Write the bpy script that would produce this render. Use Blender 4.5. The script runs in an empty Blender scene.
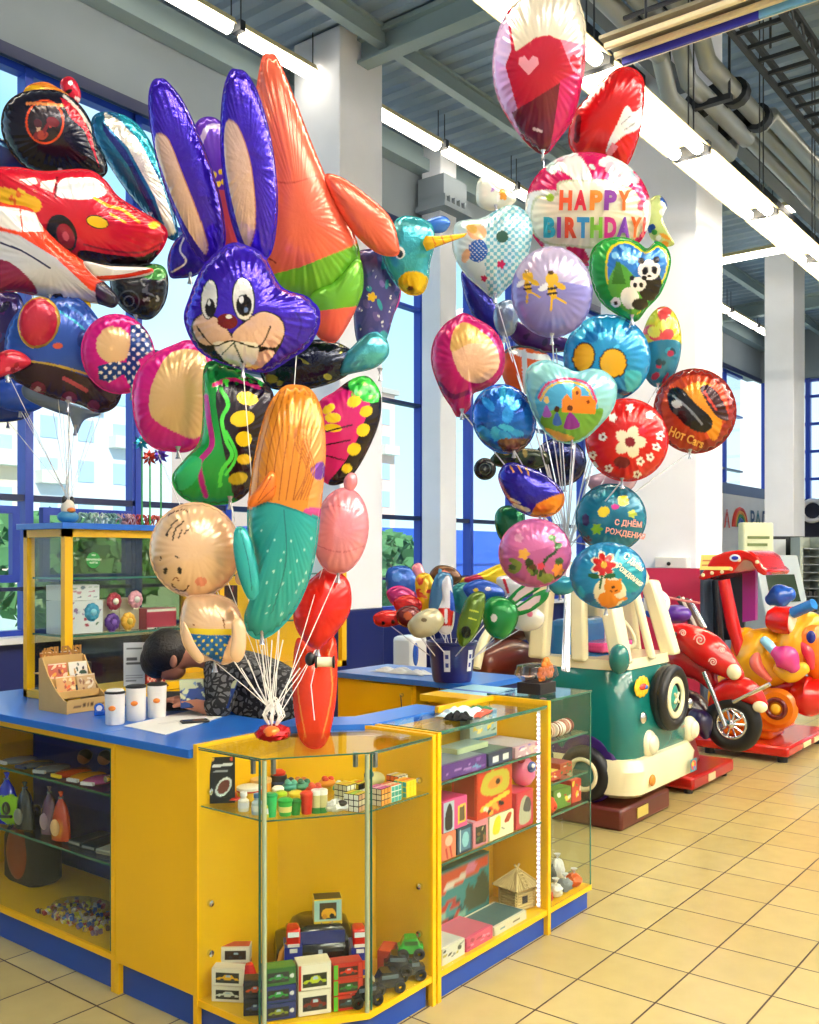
import bpy, math, random
import numpy as np
from mathutils import Vector, Matrix, Euler
R = math.radians
rnd = random.Random(7)
# ------------------------------------------------------------------ camera, world, exposure
F0, HZ, CAMH, AZ = 960.0, 557.0, 1.6, 38.0
CA, SA = math.cos(R(AZ)), math.sin(R(AZ))
sc = bpy.context.scene
cam_d = bpy.data.cameras.new('camera'); cam = bpy.data.objects.new('camera', cam_d)
sc.collection.objects.link(cam); sc.camera = cam
cam.location = (0, 0, CAMH); cam.rotation_euler = (R(90), 0, R(AZ - 90))
cam_d.sensor_fit = 'HORIZONTAL'; cam_d.sensor_width = 36; cam_d.lens = 36 * F0 / 819
cam_d.shift_y = (HZ - 512) / 819; cam_d.clip_start = .05; cam_d.clip_end = 400
sc.view_settings.view_transform = 'Standard'; sc.view_settings.look = 'None'
sc.view_settings.gamma = 1; sc.view_settings.use_curve_mapping = False
sc.view_settings.exposure = 0.9
W = bpy.data.worlds.new('world'); sc.world = W; W.use_nodes = True
wn = W.node_tree; wn.nodes.clear()
wo = wn.nodes.new('ShaderNodeOutputWorld'); wb = wn.nodes.new('ShaderNodeBackground')
tc = wn.nodes.new('ShaderNodeTexCoord'); sx = wn.nodes.new('ShaderNodeSeparateXYZ')
cr = wn.nodes.new('ShaderNodeValToRGB'); nz = wn.nodes.new('ShaderNodeTexNoise'); mx = wn.nodes.new('ShaderNodeMixRGB')
wn.links.new(tc.outputs['Generated'], sx.inputs[0]); wn.links.new(sx.outputs['Z'], cr.inputs[0])
wn.links.new(tc.outputs['Generated'], nz.inputs['Vector']); nz.inputs['Scale'].default_value = 3.5
cr.color_ramp.elements[0].position = 0.0; cr.color_ramp.elements[0].color = (.62, .76, .82, 1)
cr.color_ramp.elements[1].position = .55; cr.color_ramp.elements[1].color = (.16, .46, .66, 1)
cr2 = wn.nodes.new('ShaderNodeValToRGB'); cr2.color_ramp.elements[0].position = .48; cr2.color_ramp.elements[1].position = .68
wn.links.new(nz.outputs['Fac'], cr2.inputs[0]); wn.links.new(cr2.outputs[0], mx.inputs[0])
wn.links.new(cr.outputs[0], mx.inputs[1]); mx.inputs[2].default_value = (.66, .74, .8, 1)
wn.links.new(mx.outputs[0], wb.inputs[0]); wb.inputs[1].default_value = 1.05
wn.links.new(wb.outputs[0], wo.inputs[0])

sun_d = bpy.data.lights.new('sun', 'SUN'); sun_d.energy = 3.2; sun_d.angle = R(1); sun_d.color = (1, .95, .88); sun = bpy.data.objects.new('sun', sun_d); sc.collection.objects.link(sun); sun.rotation_euler = (R(52), 0, R(-25))
# ------------------------------------------------------------------ geometry of the view: pixel + depth -> point in the place
def P(px, py, f):
    r = (px - 409.5) / F0 * f
    return Vector((r * SA + f * CA, -r * CA + f * SA, CAMH - (py - HZ) / F0 * f))
RV, UV, TV = Vector((SA, -CA, 0)), Vector((0, 0, 1)), Vector((-CA, -SA, 0))   # right, up, towards the viewer

# ------------------------------------------------------------------ colours and materials
def srgb(c):
    if isinstance(c, str):
        c = c.lstrip('#'); c = tuple(int(c[i:i + 2], 16) / 255 for i in (0, 2, 4))
    return tuple(x / 12.92 if x <= .04045 else ((x + .055) / 1.055) ** 2.4 for x in c)
MATS = {}
def mat(name, col='#808080', rough=.5, metal=0., emit=0., bump=0., bscale=40., coat=0., attr=False, spec=.5, var=0., vscale=3., trans=0., flake=False):
    if name in MATS: return MATS[name]
    m = bpy.data.materials.new(name); m.use_nodes = True; nt = m.node_tree; b = nt.nodes['Principled BSDF']
    c = srgb(col); b.inputs['Base Color'].default_value = (*c, 1); b.inputs['Roughness'].default_value = rough
    b.inputs['Metallic'].default_value = metal; b.inputs['Specular IOR Level'].default_value = spec
    b.inputs['Coat Weight'].default_value = coat; b.inputs['Coat Roughness'].default_value = .08
    if emit: b.inputs['Emission Color'].default_value = (*c, 1); b.inputs['Emission Strength'].default_value = emit
    if trans: b.inputs['Transmission Weight'].default_value = trans
    co = nt.nodes.new('ShaderNodeTexCoord')
    src = None
    if attr:
        a = nt.nodes.new('ShaderNodeAttribute'); a.attribute_name = 'Col'; src = a.outputs['Color']
        nt.links.new(src, b.inputs['Base Color'])
    if var or not attr:
        n = nt.nodes.new('ShaderNodeTexNoise'); n.inputs['Scale'].default_value = vscale; n.inputs['Detail'].default_value = 4
        nt.links.new(co.outputs['Object'], n.inputs['Vector'])
        mp = nt.nodes.new('ShaderNodeMapRange'); v = var or .06
        mp.inputs['To Min'].default_value = 1 - v; mp.inputs['To Max'].default_value = 1 + v
        nt.links.new(n.outputs['Fac'], mp.inputs['Value'])
        mu = nt.nodes.new('ShaderNodeVectorMath'); mu.operation = 'SCALE'
        if src is None: mu.inputs[0].default_value = c
        else: nt.links.new(src, mu.inputs[0])
        nt.links.new(mp.outputs[0], mu.inputs['Scale']); nt.links.new(mu.outputs[0], b.inputs['Base Color'])
    if bump:
        n2 = nt.nodes.new('ShaderNodeTexNoise'); n2.inputs['Scale'].default_value = bscale; n2.inputs['Detail'].default_value = 3
        nt.links.new(co.outputs['Object'], n2.inputs['Vector'])
        bp = nt.nodes.new('ShaderNodeBump'); bp.inputs['Strength'].default_value = bump; bp.inputs['Distance'].default_value = .01
        nt.links.new(n2.outputs['Fac'], bp.inputs['Height']); nt.links.new(bp.outputs[0], b.inputs['Normal'])
        if coat: nt.links.new(bp.outputs[0], b.inputs['Coat Normal'])
    MATS[name] = m; return m
def glass_mat(name, tint=(.93, .98, .95), gloss=.09):
    if name in MATS: return MATS[name]
    m = bpy.data.materials.new(name); m.use_nodes = True; nt = m.node_tree; nt.nodes.clear()
    o = nt.nodes.new('ShaderNodeOutputMaterial'); t = nt.nodes.new('ShaderNodeBsdfTransparent'); g = nt.nodes.new('ShaderNodeBsdfGlossy')
    t.inputs[0].default_value = (*tint, 1); g.inputs['Roughness'].default_value = .02
    fr = nt.nodes.new('ShaderNodeLayerWeight'); fr.inputs[0].default_value = .5
    pw_ = nt.nodes.new('ShaderNodeMath'); pw_.operation = 'POWER'; pw_.inputs[1].default_value = 4; nt.links.new(fr.outputs['Facing'], pw_.inputs[0])
    mp = nt.nodes.new('ShaderNodeMath'); mp.operation = 'MULTIPLY_ADD'; mp.inputs[1].default_value = .5; mp.inputs[2].default_value = gloss * .5
    nt.links.new(pw_.outputs[0], mp.inputs[0])
    x = nt.nodes.new('ShaderNodeMixShader'); nt.links.new(mp.outputs[0], x.inputs[0])
    nt.links.new(t.outputs[0], x.inputs[1]); nt.links.new(g.outputs[0], x.inputs[2]); nt.links.new(x.outputs[0], o.inputs[0])
    MATS[name] = m; return m
def plain(col, rough=.45, **k):
    return mat('paint_%s_%d_%s' % (col.strip('#'), rough * 100, '_'.join('%s%g' % kv for kv in sorted(k.items()))), col, rough, **k)

# ------------------------------------------------------------------ mesh builder
class M:
    def __init__(s): s.v = []; s.f = []; s.mi = []; s.c = None
    def add(s, vs, fs, m=0):
        b = len(s.v); s.v.extend([tuple(v) for v in vs]); s.f.extend([tuple(b + i for i in f) for f in fs]); s.mi.extend([m] * len(fs)); return s
    def bx(s, x0, x1, y0, y1, z0, z1, m=0, mt=None):
        vs = [Vector((x, y, z)) for z in (z0, z1) for x, y in ((x0, y0), (x1, y0), (x1, y1), (x0, y1))]
        if mt is not None: vs = [mt @ v for v in vs]
        return s.add(vs, [(3, 2, 1, 0), (4, 5, 6, 7), (0, 1, 5, 4), (1, 2, 6, 5), (2, 3, 7, 6), (3, 0, 4, 7)], m)
    def box(s, c, d, m=0, rot=(0, 0, 0)):
        mt = Matrix.Translation(c) @ Euler(rot).to_matrix().to_4x4()
        return s.bx(-d[0] / 2, d[0] / 2, -d[1] / 2, d[1] / 2, -d[2] / 2, d[2] / 2, m, mt)
    def prism(s, pts, a, b, ax='z', m=0):
        def q(p, h): return {'z': (p[0], p[1], h), 'y': (p[0], h, p[1]), 'x': (h, p[0], p[1])}[ax]
        n = len(pts); vs = [q(p, a) for p in pts] + [q(p, b) for p in pts]
        ar = sum(pts[i][0] * pts[(i + 1) % n][1] - pts[(i + 1) % n][0] * pts[i][1] for i in range(n))
        flip = (ar > 0) != (b > a)
        if ax == 'y': flip = not flip
        fs = [tuple(range(n))[::-1], tuple(range(n, 2 * n))] + [(i, (i + 1) % n, n + (i + 1) % n, n + i) for i in range(n)]
        if flip: fs = [f[::-1] for f in fs]
        return s.add(vs, fs, m)
    def tube(s, pts, r, n=8, m=0):
        pts = [Vector(p) for p in pts]; rs = r if isinstance(r, (list, tuple)) else [r] * len(pts)
        vs = []; up = None
        for i, p in enumerate(pts):
            d = (pts[min(i + 1, len(pts) - 1)] - pts[max(i - 1, 0)])
            d = d.normalized() if d.length > 1e-9 else Vector((0, 0, 1))
            if up is None: up = Vector((0, 0, 1)) if abs(d.z) < .9 else Vector((1, 0, 0))
            a = d.cross(up).normalized(); b = a.cross(d).normalized(); up = b
            for k in range(n):
                t = 2 * math.pi * k / n; vs.append(p + (a * math.cos(t) + b * math.sin(t)) * rs[i])
        fs = [(i * n + k, i * n + (k + 1) % n, (i + 1) * n + (k + 1) % n, (i + 1) * n + k) for i in range(len(pts) - 1) for k in range(n)]
        fs += [tuple(range(n))[::-1], tuple((len(pts) - 1) * n + k for k in range(n))]
        return s.add(vs, fs, m)
    def lathe(s, prof, c=(0, 0, 0), n=24, m=0, rot=None, sc=(1, 1, 1)):
        mt = Matrix.Translation(c) @ (Euler(rot).to_matrix().to_4x4() if rot else Matrix.Identity(4)) @ Matrix.Diagonal((*sc, 1))
        vs = [mt @ Vector((r * math.cos(2 * math.pi * k / n), r * math.sin(2 * math.pi * k / n), z)) for r, z in prof for k in range(n)]
        fs = [(i * n + k, i * n + (k + 1) % n, (i + 1) * n + (k + 1) % n, (i + 1) * n + k) for i in range(len(prof) - 1) for k in range(n)]
        fs += [tuple(range(n))[::-1], tuple((len(prof) - 1) * n + k for k in range(n))]
        return s.add(vs, fs, m)
    def ell(s, c, r, m=0, rot=None, nu=20, nv=12):
        if not isinstance(r, (tuple, list)): r = (r, r, r)
        prof = [(math.sin(math.pi * i / nv) + 1e-4, -math.cos(math.pi * i / nv)) for i in range(nv + 1)]
        return s.lathe(prof, c, nu, m, rot, r)
    def torus(s, c, R_, r, m=0, rot=None, n=32, k=10, sc=(1, 1, 1)):
        mt = Matrix.Translation(c) @ (Euler(rot).to_matrix().to_4x4() if rot else Matrix.Identity(4)) @ Matrix.Diagonal((*sc, 1))
        vs = []
        for i in range(n):
            a = 2 * math.pi * i / n
            for j in range(k):
                b = 2 * math.pi * j / k; q = R_ + r * math.cos(b); vs.append(mt @ Vector((q * math.cos(a), q * math.sin(a), r * math.sin(b))))
        fs = [(i * k + j, ((i + 1) % n) * k + j, ((i + 1) % n) * k + (j + 1) % k, i * k + (j + 1) % k) for i in range(n) for j in range(k)]
        return s.add(vs, fs, m)
WM = {}
def mkmesh(name, mb, mats, cols=None):
    me = bpy.data.meshes.new(name); me.from_pydata(mb.v, [], mb.f)
    for m in (mats if isinstance(mats, (list, tuple)) else [mats]): me.materials.append(m)
    if any(mb.mi): me.polygons.foreach_set('material_index', mb.mi)
    me.polygons.foreach_set('use_smooth', [True] * len(mb.f))
    if cols is None: cols = mb.c
    if cols is not None:
        at = me.attributes.new('Col', 'FLOAT_COLOR', 'POINT'); a = np.ones((len(mb.v), 4), np.float32); a[:, :3] = cols; at.data.foreach_set('color', a.ravel())
    me.update()
    try: me.set_sharp_from_angle(angle=R(38))
    except Exception: pass
    return me
def tag(o, label=None, cat=None, group=None, kind=None):
    if label: o['label'] = label
    if cat: o['category'] = cat
    if group: o['group'] = group
    if kind: o['kind'] = kind
    return o
def thing(name, label, cat, loc=(0, 0, 0), rz=0., group=None):
    o = bpy.data.objects.new(name, None); sc.collection.objects.link(o); o.empty_display_size = .05
    o.location = loc; o.rotation_euler = (0, 0, rz); WM[o] = Matrix.Translation(loc) @ Matrix.Rotation(rz, 4, 'Z')
    return tag(o, label, cat, group)
def bevel(o, w):
    if w:
        b = o.modifiers.new('bevel', 'BEVEL'); b.width = w; b.segments = 2; b.limit_method = 'ANGLE'; b.angle_limit = R(40)
    return o
def part(name, mb, mats, parent, bev=0, label=None, world=False, kind=None):
    me = mkmesh(name, mb, mats) if isinstance(mb, M) else mb
    if world: me.transform(WM[parent].inverted())
    o = bpy.data.objects.new(name, me); sc.collection.objects.link(o); o.parent = parent; WM[o] = WM[parent]
    bevel(o, bev)
    if label: o['label'] = label
    if kind: o['kind'] = kind
    return o
def single(name, mb, mats, label, cat, loc=(0, 0, 0), rz=0., group=None, bev=0, kind=None, world=False):
    me = mkmesh(name, mb, mats); wm = Matrix.Translation(loc) @ Matrix.Rotation(rz, 4, 'Z')
    if world: me.transform(wm.inverted())
    o = bpy.data.objects.new(name, me); sc.collection.objects.link(o); o.location = loc; o.rotation_euler = (0, 0, rz); WM[o] = wm
    bevel(o, bev); return tag(o, label, cat, group, kind)
def struct(name, mb, mats, bev=0):
    me = mkmesh(name, mb, mats); o = bpy.data.objects.new(name, me); sc.collection.objects.link(o); o['kind'] = 'structure'; WM[o] = Matrix.Identity(4)
    return bevel(o, bev)
def dup(root, loc, rz, label=None, group=None):
    r = root.copy(); sc.collection.objects.link(r); r.location = loc; r.rotation_euler = (0, 0, rz)
    WM[r] = Matrix.Translation(loc) @ Matrix.Rotation(rz, 4, 'Z')
    if label: r['label'] = label
    if group: r['group'] = group
    for ch in list(root.children):
        c = ch.copy(); sc.collection.objects.link(c); c.parent = r
        for g in ch.children:
            d = g.copy(); sc.collection.objects.link(d); d.parent = c
    return r

# ------------------------------------------------------------------ painter: printed designs as vertex colours (designs only, never light)
def inpoly(x, y, pts):
    ins = np.zeros(x.shape, bool); n = len(pts); j = n - 1
    for i in range(n):
        xi, yi = pts[i]; xj, yj = pts[j]
        if yi != yj:
            c = ((yi > y) != (yj > y)) & (x < (xj - xi) * (y - yi) / (yj - yi) + xi); ins ^= c
        j = i
    return ins
def near(x, y, pts, w):
    o = np.zeros(x.shape, bool)
    for (ax, ay), (bx_, by) in zip(pts[:-1], pts[1:]):
        dx, dy = bx_ - ax, by - ay; L = dx * dx + dy * dy + 1e-9
        t = np.clip(((x - ax) * dx + (y - ay) * dy) / L, 0, 1); o |= (x - ax - t * dx) ** 2 + (y - ay - t * dy) ** 2 < w * w / 4
    return o
def spl(pts, k=8, closed=True):
    n = len(pts); out = []
    for i in range(n if closed else n - 1):
        p0, p1, p2, p3 = (pts[(i + d) % n] if closed else pts[max(0, min(n - 1, i + d))] for d in (-1, 0, 1, 2))
        for j in range(k):
            t = j / k
            out.append(tuple(.5 * (2 * b + (c - a) * t + (2 * a - 5 * b + 4 * c - d) * t * t + (3 * b - a - 3 * c + d) * t ** 3) for a, b, c, d in zip(p0, p1, p2, p3)))
    if not closed: out.append(pts[-1])
    return out
def paint(x, y, base, ops):
    col = np.empty(x.shape + (3,), np.float32); col[...] = srgb(base)
    for op in ops:
        k = op[0]; c = srgb(op[-1]) if k != 'b' else None
        if k == 'e':
            _, cx, cy, rx, ry, rot, _c = op; a = R(rot); u = (x - cx) * math.cos(a) + (y - cy) * math.sin(a); v = -(x - cx) * math.sin(a) + (y - cy) * math.cos(a)
            m = (u / rx) ** 2 + (v / ry) ** 2 < 1
        elif k == 'p': m = inpoly(x, y, op[1])
        elif k == 'c': m = inpoly(x, y, spl(op[1], 6))            # closed smooth curve
        elif k == 's': m = near(x, y, spl(op[1], 6, False), op[2])  # stroke
        elif k == 'd':                                          # dots in a poly: ('d', pts or None, spacing, radius, col)
            q = op[2]; u = (x + y) / 1.414; v = (x - y) / 1.414
            m = ((u % q) - q / 2) ** 2 + ((v % q) - q / 2) ** 2 < op[3] ** 2
            if op[1]: m &= inpoly(x, y, op[1])
        elif k == 'g':                                          # checks: ('g', pts, spacing, col)
            q = op[2]; m = ((x % q) < q / 2) ^ ((y % q) < q / 2)
            if op[1]: m &= inpoly(x, y, op[1])
        elif k == 'r':                                          # rays from a point: ('r', cx, cy, n, twist, rmax, col)
            _, cx, cy, n, tw, rm, _c = op; rr = np.hypot(x - cx, y - cy); th = np.arctan2(y - cy, x - cx) + tw * rr
            m = (np.sin(n * th) > 0) & (rr < rm)
        elif k == 'f':                                          # flower: ('f', cx, cy, r, petals, col)
            _, cx, cy, r0, n, _c = op; rr = np.hypot(x - cx, y - cy); th = np.arctan2(y - cy, x - cx)
            m = rr < r0 * (.62 + .38 * np.abs(np.cos(n * th / 2)))
        elif k == 'b':                                          # random blotches: ('b', seed, n, [x0,x1,y0,y1], r, [cols])
            rr = random.Random(op[1]); x0, x1, y0, y1 = op[3]
            for _ in range(op[2]):
                cx, cy = rr.uniform(x0, x1), rr.uniform(y0, y1); a = rr.uniform(0, 3.14); rx = op[4] * rr.uniform(.5, 1.3); ry = op[4] * rr.uniform(.3, .8)
                u = (x - cx) * math.cos(a) + (y - cy) * math.sin(a); v = -(x - cx) * math.sin(a) + (y - cy) * math.cos(a)
                mm = (u / rx) ** 2 + (v / ry) ** 2 < 1; col[mm] = srgb(rr.choice(op[5]))
            continue
        col[m] = c
    return col
# ================================================================== THE SETTING
ZC = 6.55; YW = 7.05; XE = 21.8
def tile_mat():
    m = bpy.data.materials.new('floor_tile'); m.use_nodes = True; nt = m.node_tree; b = nt.nodes['Principled BSDF']
    g = nt.nodes.new('ShaderNodeNewGeometry'); mp = nt.nodes.new('ShaderNodeMapping'); br = nt.nodes.new('ShaderNodeTexBrick')
    mp.inputs['Location'].default_value = (-3.57 + .312 * 20, -2.05 + .312 * 20, 0)
    nt.links.new(g.outputs['Position'], mp.inputs[0]); nt.links.new(mp.outputs[0], br.inputs['Vector'])
    br.offset = 0; br.inputs['Scale'].default_value = 1; br.inputs['Brick Width'].default_value = .312; br.inputs['Row Height'].default_value = .312
    br.inputs['Mortar Size'].default_value = .004; br.inputs['Mortar Smooth'].default_value = .2; br.inputs['Bias'].default_value = 0
    br.inputs['Color1'].default_value = (*srgb('#b19f68'), 1); br.inputs['Color2'].default_value = (*srgb('#baa973'), 1); br.inputs['Mortar'].default_value = (*srgb('#463418'), 1)
    n = nt.nodes.new('ShaderNodeTexNoise'); n.inputs['Scale'].default_value = 9; n.inputs['Detail'].default_value = 5; nt.links.new(g.outputs['Position'], n.inputs['Vector'])
    r = nt.nodes.new('ShaderNodeMapRange'); r.inputs['To Min'].default_value = .9; r.inputs['To Max'].default_value = 1.08; nt.links.new(n.outputs['Fac'], r.inputs[0])
    v = nt.nodes.new('ShaderNodeVectorMath'); v.operation = 'SCALE'; nt.links.new(br.outputs['Color'], v.inputs[0]); nt.links.new(r.outputs[0], v.inputs['Scale'])
    nt.links.new(v.outputs[0], b.inputs['Base Color'])
    r2 = nt.nodes.new('ShaderNodeMapRange'); r2.inputs['To Min'].default_value = .22; r2.inputs['To Max'].default_value = .7; nt.links.new(br.outputs['Fac'], r2.inputs[0])
    nt.links.new(r2.outputs[0], b.inputs['Roughness'])
    bp = nt.nodes.new('ShaderNodeBump'); bp.invert = True; bp.inputs['Strength'].default_value = .4; bp.inputs['Distance'].default_value = .003
    nt.links.new(br.outputs['Fac'], bp.inputs['Height']); nt.links.new(bp.outputs[0], b.inputs['Normal']); return m
struct('floor', M().bx(-3, 24, -6, 7.6, -.12, 0), tile_mat())
m_navy = plain('#16246a', .4); m_grey = plain('#7f8a93', .7); m_frame = plain('#1b3fb0', .35); m_dframe = plain('#12204f', .35)
m_cream = plain('#eff2fb', .8); m_white = plain('#e8e9ee', .7); m_deck = plain('#93a9c0', .5); m_beam = plain('#8fa3a8', .5); m_dark = plain('#23282e', .5)
m_wpane = glass_mat('window_glass', (.9, .96, 1), .05)
# corrugated roof deck, ribs running across the hall
deck = M(); n = 0; x = -3.0; prof = []
while x < 24.0:
    prof += [(x, ZC), (x + .03, ZC + .05), (x + .13, ZC + .05), (x + .16, ZC)]; x += .24
top = [(p[0], ZC + .12) for p in prof]
for i in range(len(prof) - 1):
    (a, za), (b, zb) = prof[i], prof[i + 1]
    deck.add([(a, -6, za), (b, -6, zb), (b, 7.3, zb), (a, 7.3, za)], [(0, 3, 2, 1)])
deck.bx(-3, 24, -6, 7.3, ZC + .1, ZC + .2)
struct('ceiling', deck, m_deck)
b = M()
for X in (.9, 6.95, 12.95, 18.9):
    b.bx(X - .08, X + .08, -5.9, 7.0, 6.28, 6.31); b.bx(X - .02, X + .02, -5.9, 7.0, 6.3, 6.5); b.bx(X - .08, X + .08, -5.9, 7.0, 6.5, ZC)
struct('trim_1', b, m_beam)
b = M()
for Y in (5.72, 3.9, 2.1, .3, -1.5):
    b.bx(-3, 24, Y - .05, Y + .05, 6.36, 6.38); b.bx(-3, 24, Y - .015, Y + .015, 6.38, ZC); b.bx(-3, 24, Y - .05, Y + .05, 6.52, ZC)
struct('trim_2', b, m_beam)
struct('trim_3', M().bx(-3, 24, 6.86, 7.04, 6.2, 6.34).bx(-3, 24, 6.95, 7.04, 6.34, 6.5), m_beam)       # eaves beam over the windows
# window wall
struct('wall_back', M().bx(-3, XE, YW, YW + .3, 0, .93, 0).bx(-3, XE, YW, YW + .3, 5.56, ZC, 1), [m_navy, m_grey])
struct('trim_4', M().bx(-3, XE, YW - .14, YW + .02, .93, .98), m_white)   # white window sill
struct('trim_5', M().bx(-3, XE, YW - .03, YW + .01, 5.48, 5.58), m_dframe)
wi = 0; X = -3.12
xs = [4.16 + 1.04 * k for k in range(-7, 17)]
for i, x in enumerate(xs[:-1]):
    w = M(); x1 = xs[i + 1]; yy = YW + .1
    w.bx(x - .035, x + .035, yy - .06, yy + .06, .98, 5.5, 0)
    if i % 2 == 0: w.bx(x - .06, x - .035, yy - .05, yy + .05, .98, 5.5, 0)
    for z, h in ((.98, .04), (2.06, .035), (3.43, .03), (4.6, .03), (5.46, .04)):
        w.bx(x, x1, yy - .05, yy + .05, z - h + .02, z + h, 1 if z in (2.06, 3.43) else 0)
    w.bx(x, x1, yy - .03, yy + .03, 1.33, 1.36, 1)
    if i in (6, 7): w.bx(x + .1, x1 - .1, yy - .09, yy - .03, 1.4, 1.46, 0).bx(x + .1, x1 - .1, yy - .09, yy - .03, 1.94, 2.0, 0).bx(x + .1, x + .16, yy - .09, yy - .03, 1.46, 1.94, 0).bx(x1 - .16, x1 - .1, yy - .09, yy - .03, 1.46, 1.94, 0)
    if x >= 9: w.bx(x, x1, yy - .02, yy + .05, .98, 1.34, 2)
    fr = struct('window_%d' % (i + 1), w, [m_frame, m_dframe, m_navy])
    part('pane', M().bx(x + .03, x1 - .03, yy - .004, yy + .004, 1.0, 5.46), m_wpane, fr)
# end wall: upper windows, shopfront below
w = M(); w.bx(XE, XE + .3, -6, YW, 0, 2.55, 0); w.bx(XE, XE + .3, -6, YW, 5.5, ZC, 1)
struct('wall_right', w, [m_white, m_grey])
fw = M()
for k in range(14):
    y = 7.0 - k * .95; fw.bx(XE + .05, XE + .17, y - .05, y + .05, 2.55, 5.5)
for z in (2.6, 3.3, 3.9, 4.5, 5.1, 5.45): fw.bx(XE + .06, XE + .15, -6, 7, z - .03, z + .03)
fr = struct('window_30', fw, m_frame); part('pane', M().bx(XE + .1, XE + .11, -6, 7, 2.55, 5.5), m_wpane, fr)
struct('trim_6', M().bx(14.2, XE, 6.2, 6.3, 2.75, 2.95), m_navy)
struct('wall_shop', M().bx(14.2, XE, 6.2, 6.3, 0, 2.75), m_white)
struct('wall_left', M().bx(-3.2, -3, -6, 7.4, 0, ZC), plain('#b4b9c4', .8)); struct('wall_front', M().bx(-3, 24, -6.2, -6, 0, ZC), plain('#b4b9c4', .8))  # unseen walls, added to cut open-side fill light and darken reflections
# columns
def column(n, x0, x1, y0, y1, foot=0., cap=True):
    c = M(); c.bx(x0, x1, y0, y1, foot, ZC, 0)
    if foot: c.bx(x0 - .01, x1 + .01, y0 - .01, y1 + .01, 0, foot, 1)
    struct('wall_pillar' if n == 1 else 'trim_%d' % (6 + n), c, [m_cream, m_navy], bev=.012)
column(1, 6.63, 7.25, 6.0, 6.6, 1.1)
column(2, 9.17, 9.5, 6.7, 6.98, .95)
column(3, 8.28, 8.92, 3.235, 3.93)
column(4, 15.5, 16.1, 4.5, 4.95, .3)
column(5, 12.6, 13.2, 5.7, 6.35, .3)
b = M().bx(9.05, 9.62, 6.55, 6.98, 5.7, 5.76).bx(9.1, 9.57, 6.6, 6.98, 5.85, 6.1)
for k in range(5): b.bx(9.1 + k * .1, 9.13 + k * .1, 6.58, 6.98, 5.76, 5.86)
struct('trim_12', b, m_grey)

# outside: pale blocks of flats, trees, snow-bright ground
def flats(x0, x1, y0, y1, h, col, label, n, m_):
    t = thing('apartment_building', label, 'building', (x0, y0, -.5)); b = M(); b.bx(x0, x1, y0, y1, -.5, h); part('wall', b, plain(col, .9), t, world=True)
    part('roof', M().bx(x0 - .3, x1 + .3, y0 - .3, y1 + .3, h, h + .4), plain('#b8aca0', .9), t, world=True)
    for j in range(m_):
        for i in range(n):
            px = x0 + (i + .5) * (x1 - x0) / n; z = 1.2 + j * (h - 1.5) / m_
            part('window', M().bx(px - .55, px + .55, y0 - .06, y0 + .02, z, z + 1.3), plain('#a9c3dc', .3), t, world=True)
            if (i + j) % 3 == 0: part('balcony', M().bx(px - .9, px + .9, y0 - .8, y0, z - .25, z + .5), plain('#d9d5c8', .8), t, world=True)
flats(15, 26, 45, 55, 17, '#e3c9ae', 'pale peach apartment block seen through the left windows', 5, 6)
flats(28, 38, 52, 62, 14, '#d7dbe2', 'light grey apartment block seen through the middle window', 4, 5)
flats(47, 62, 50, 60, 15, '#e5bfae', 'salmon apartment block seen between the pillar and the balloons', 6, 6)
single('lawn', M().bx(-30, 120, 8.2, 120, -.7, -.5), plain('#b9c7b0', .9), 'pale ground outside the windows', 'ground', (10, 30, -.6), world=True, kind='stuff')
single('low_blue_building', M().bx(34, 60, 33, 40, -.5, 3.2).bx(34, 60, 32.8, 33, 1.2, 1.6), plain('#2a57c4', .5), 'low blue building beyond the windows behind the right balloon bunch', 'building', (34, 33, -.5), world=True)
leafm = plain('#5f8f57', .9, var=.3, vscale=2); barkm = plain('#6b5a48', .9)
def tree(x, y, h, r, lab):
    t = thing('tree', lab, 'tree', (x, y, -.5), group='trees outside the windows')
    part('trunk', M().tube([(0, 0, 0), (.05, 0, h * .4), (0, 0, h * .8)], [.16, .12, .05]), barkm, t)
    rr = random.Random(int(x * 10)); b = M()
    for k in range(420):
        a = rr.uniform(0, 6.28); zz = rr.uniform(-1, 1); q = math.sqrt(1 - zz * zz) * r * rr.uniform(.5, 1)
        c = Vector((q * math.cos(a), q * math.sin(a), h * .62 + zz * h * .36)); s = rr.uniform(.12, .3)
        d = Vector((rr.uniform(-1, 1), rr.uniform(-1, 1), rr.uniform(-1, 1))).normalized(); e = d.orthogonal().normalized(); g = d.cross(e)
        b.add([c + e * s, c + g * s * .7, c - e * s, c - g * s * .7], [(0, 1, 2, 3)])
    part('crown', b, leafm, t)
for x, y, h, r, l in ((7.3, 15, 3.4, 1.3, 'green bush outside the window left of the showcase'), (10.5, 17, 3.0, 1.5, 'leafy bush outside behind the top of the showcase'), (17, 24, 3.2, 1.7, 'distant tree outside behind the stick pinwheels'),
                      (18.5, 15, 2.6, 1.3, 'low green bush outside right of the front pillar'), (21.3, 17.5, 2.8, 1.4, 'further green bush outside right of the front pillar')): tree(x, y, h, r, l)

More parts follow.
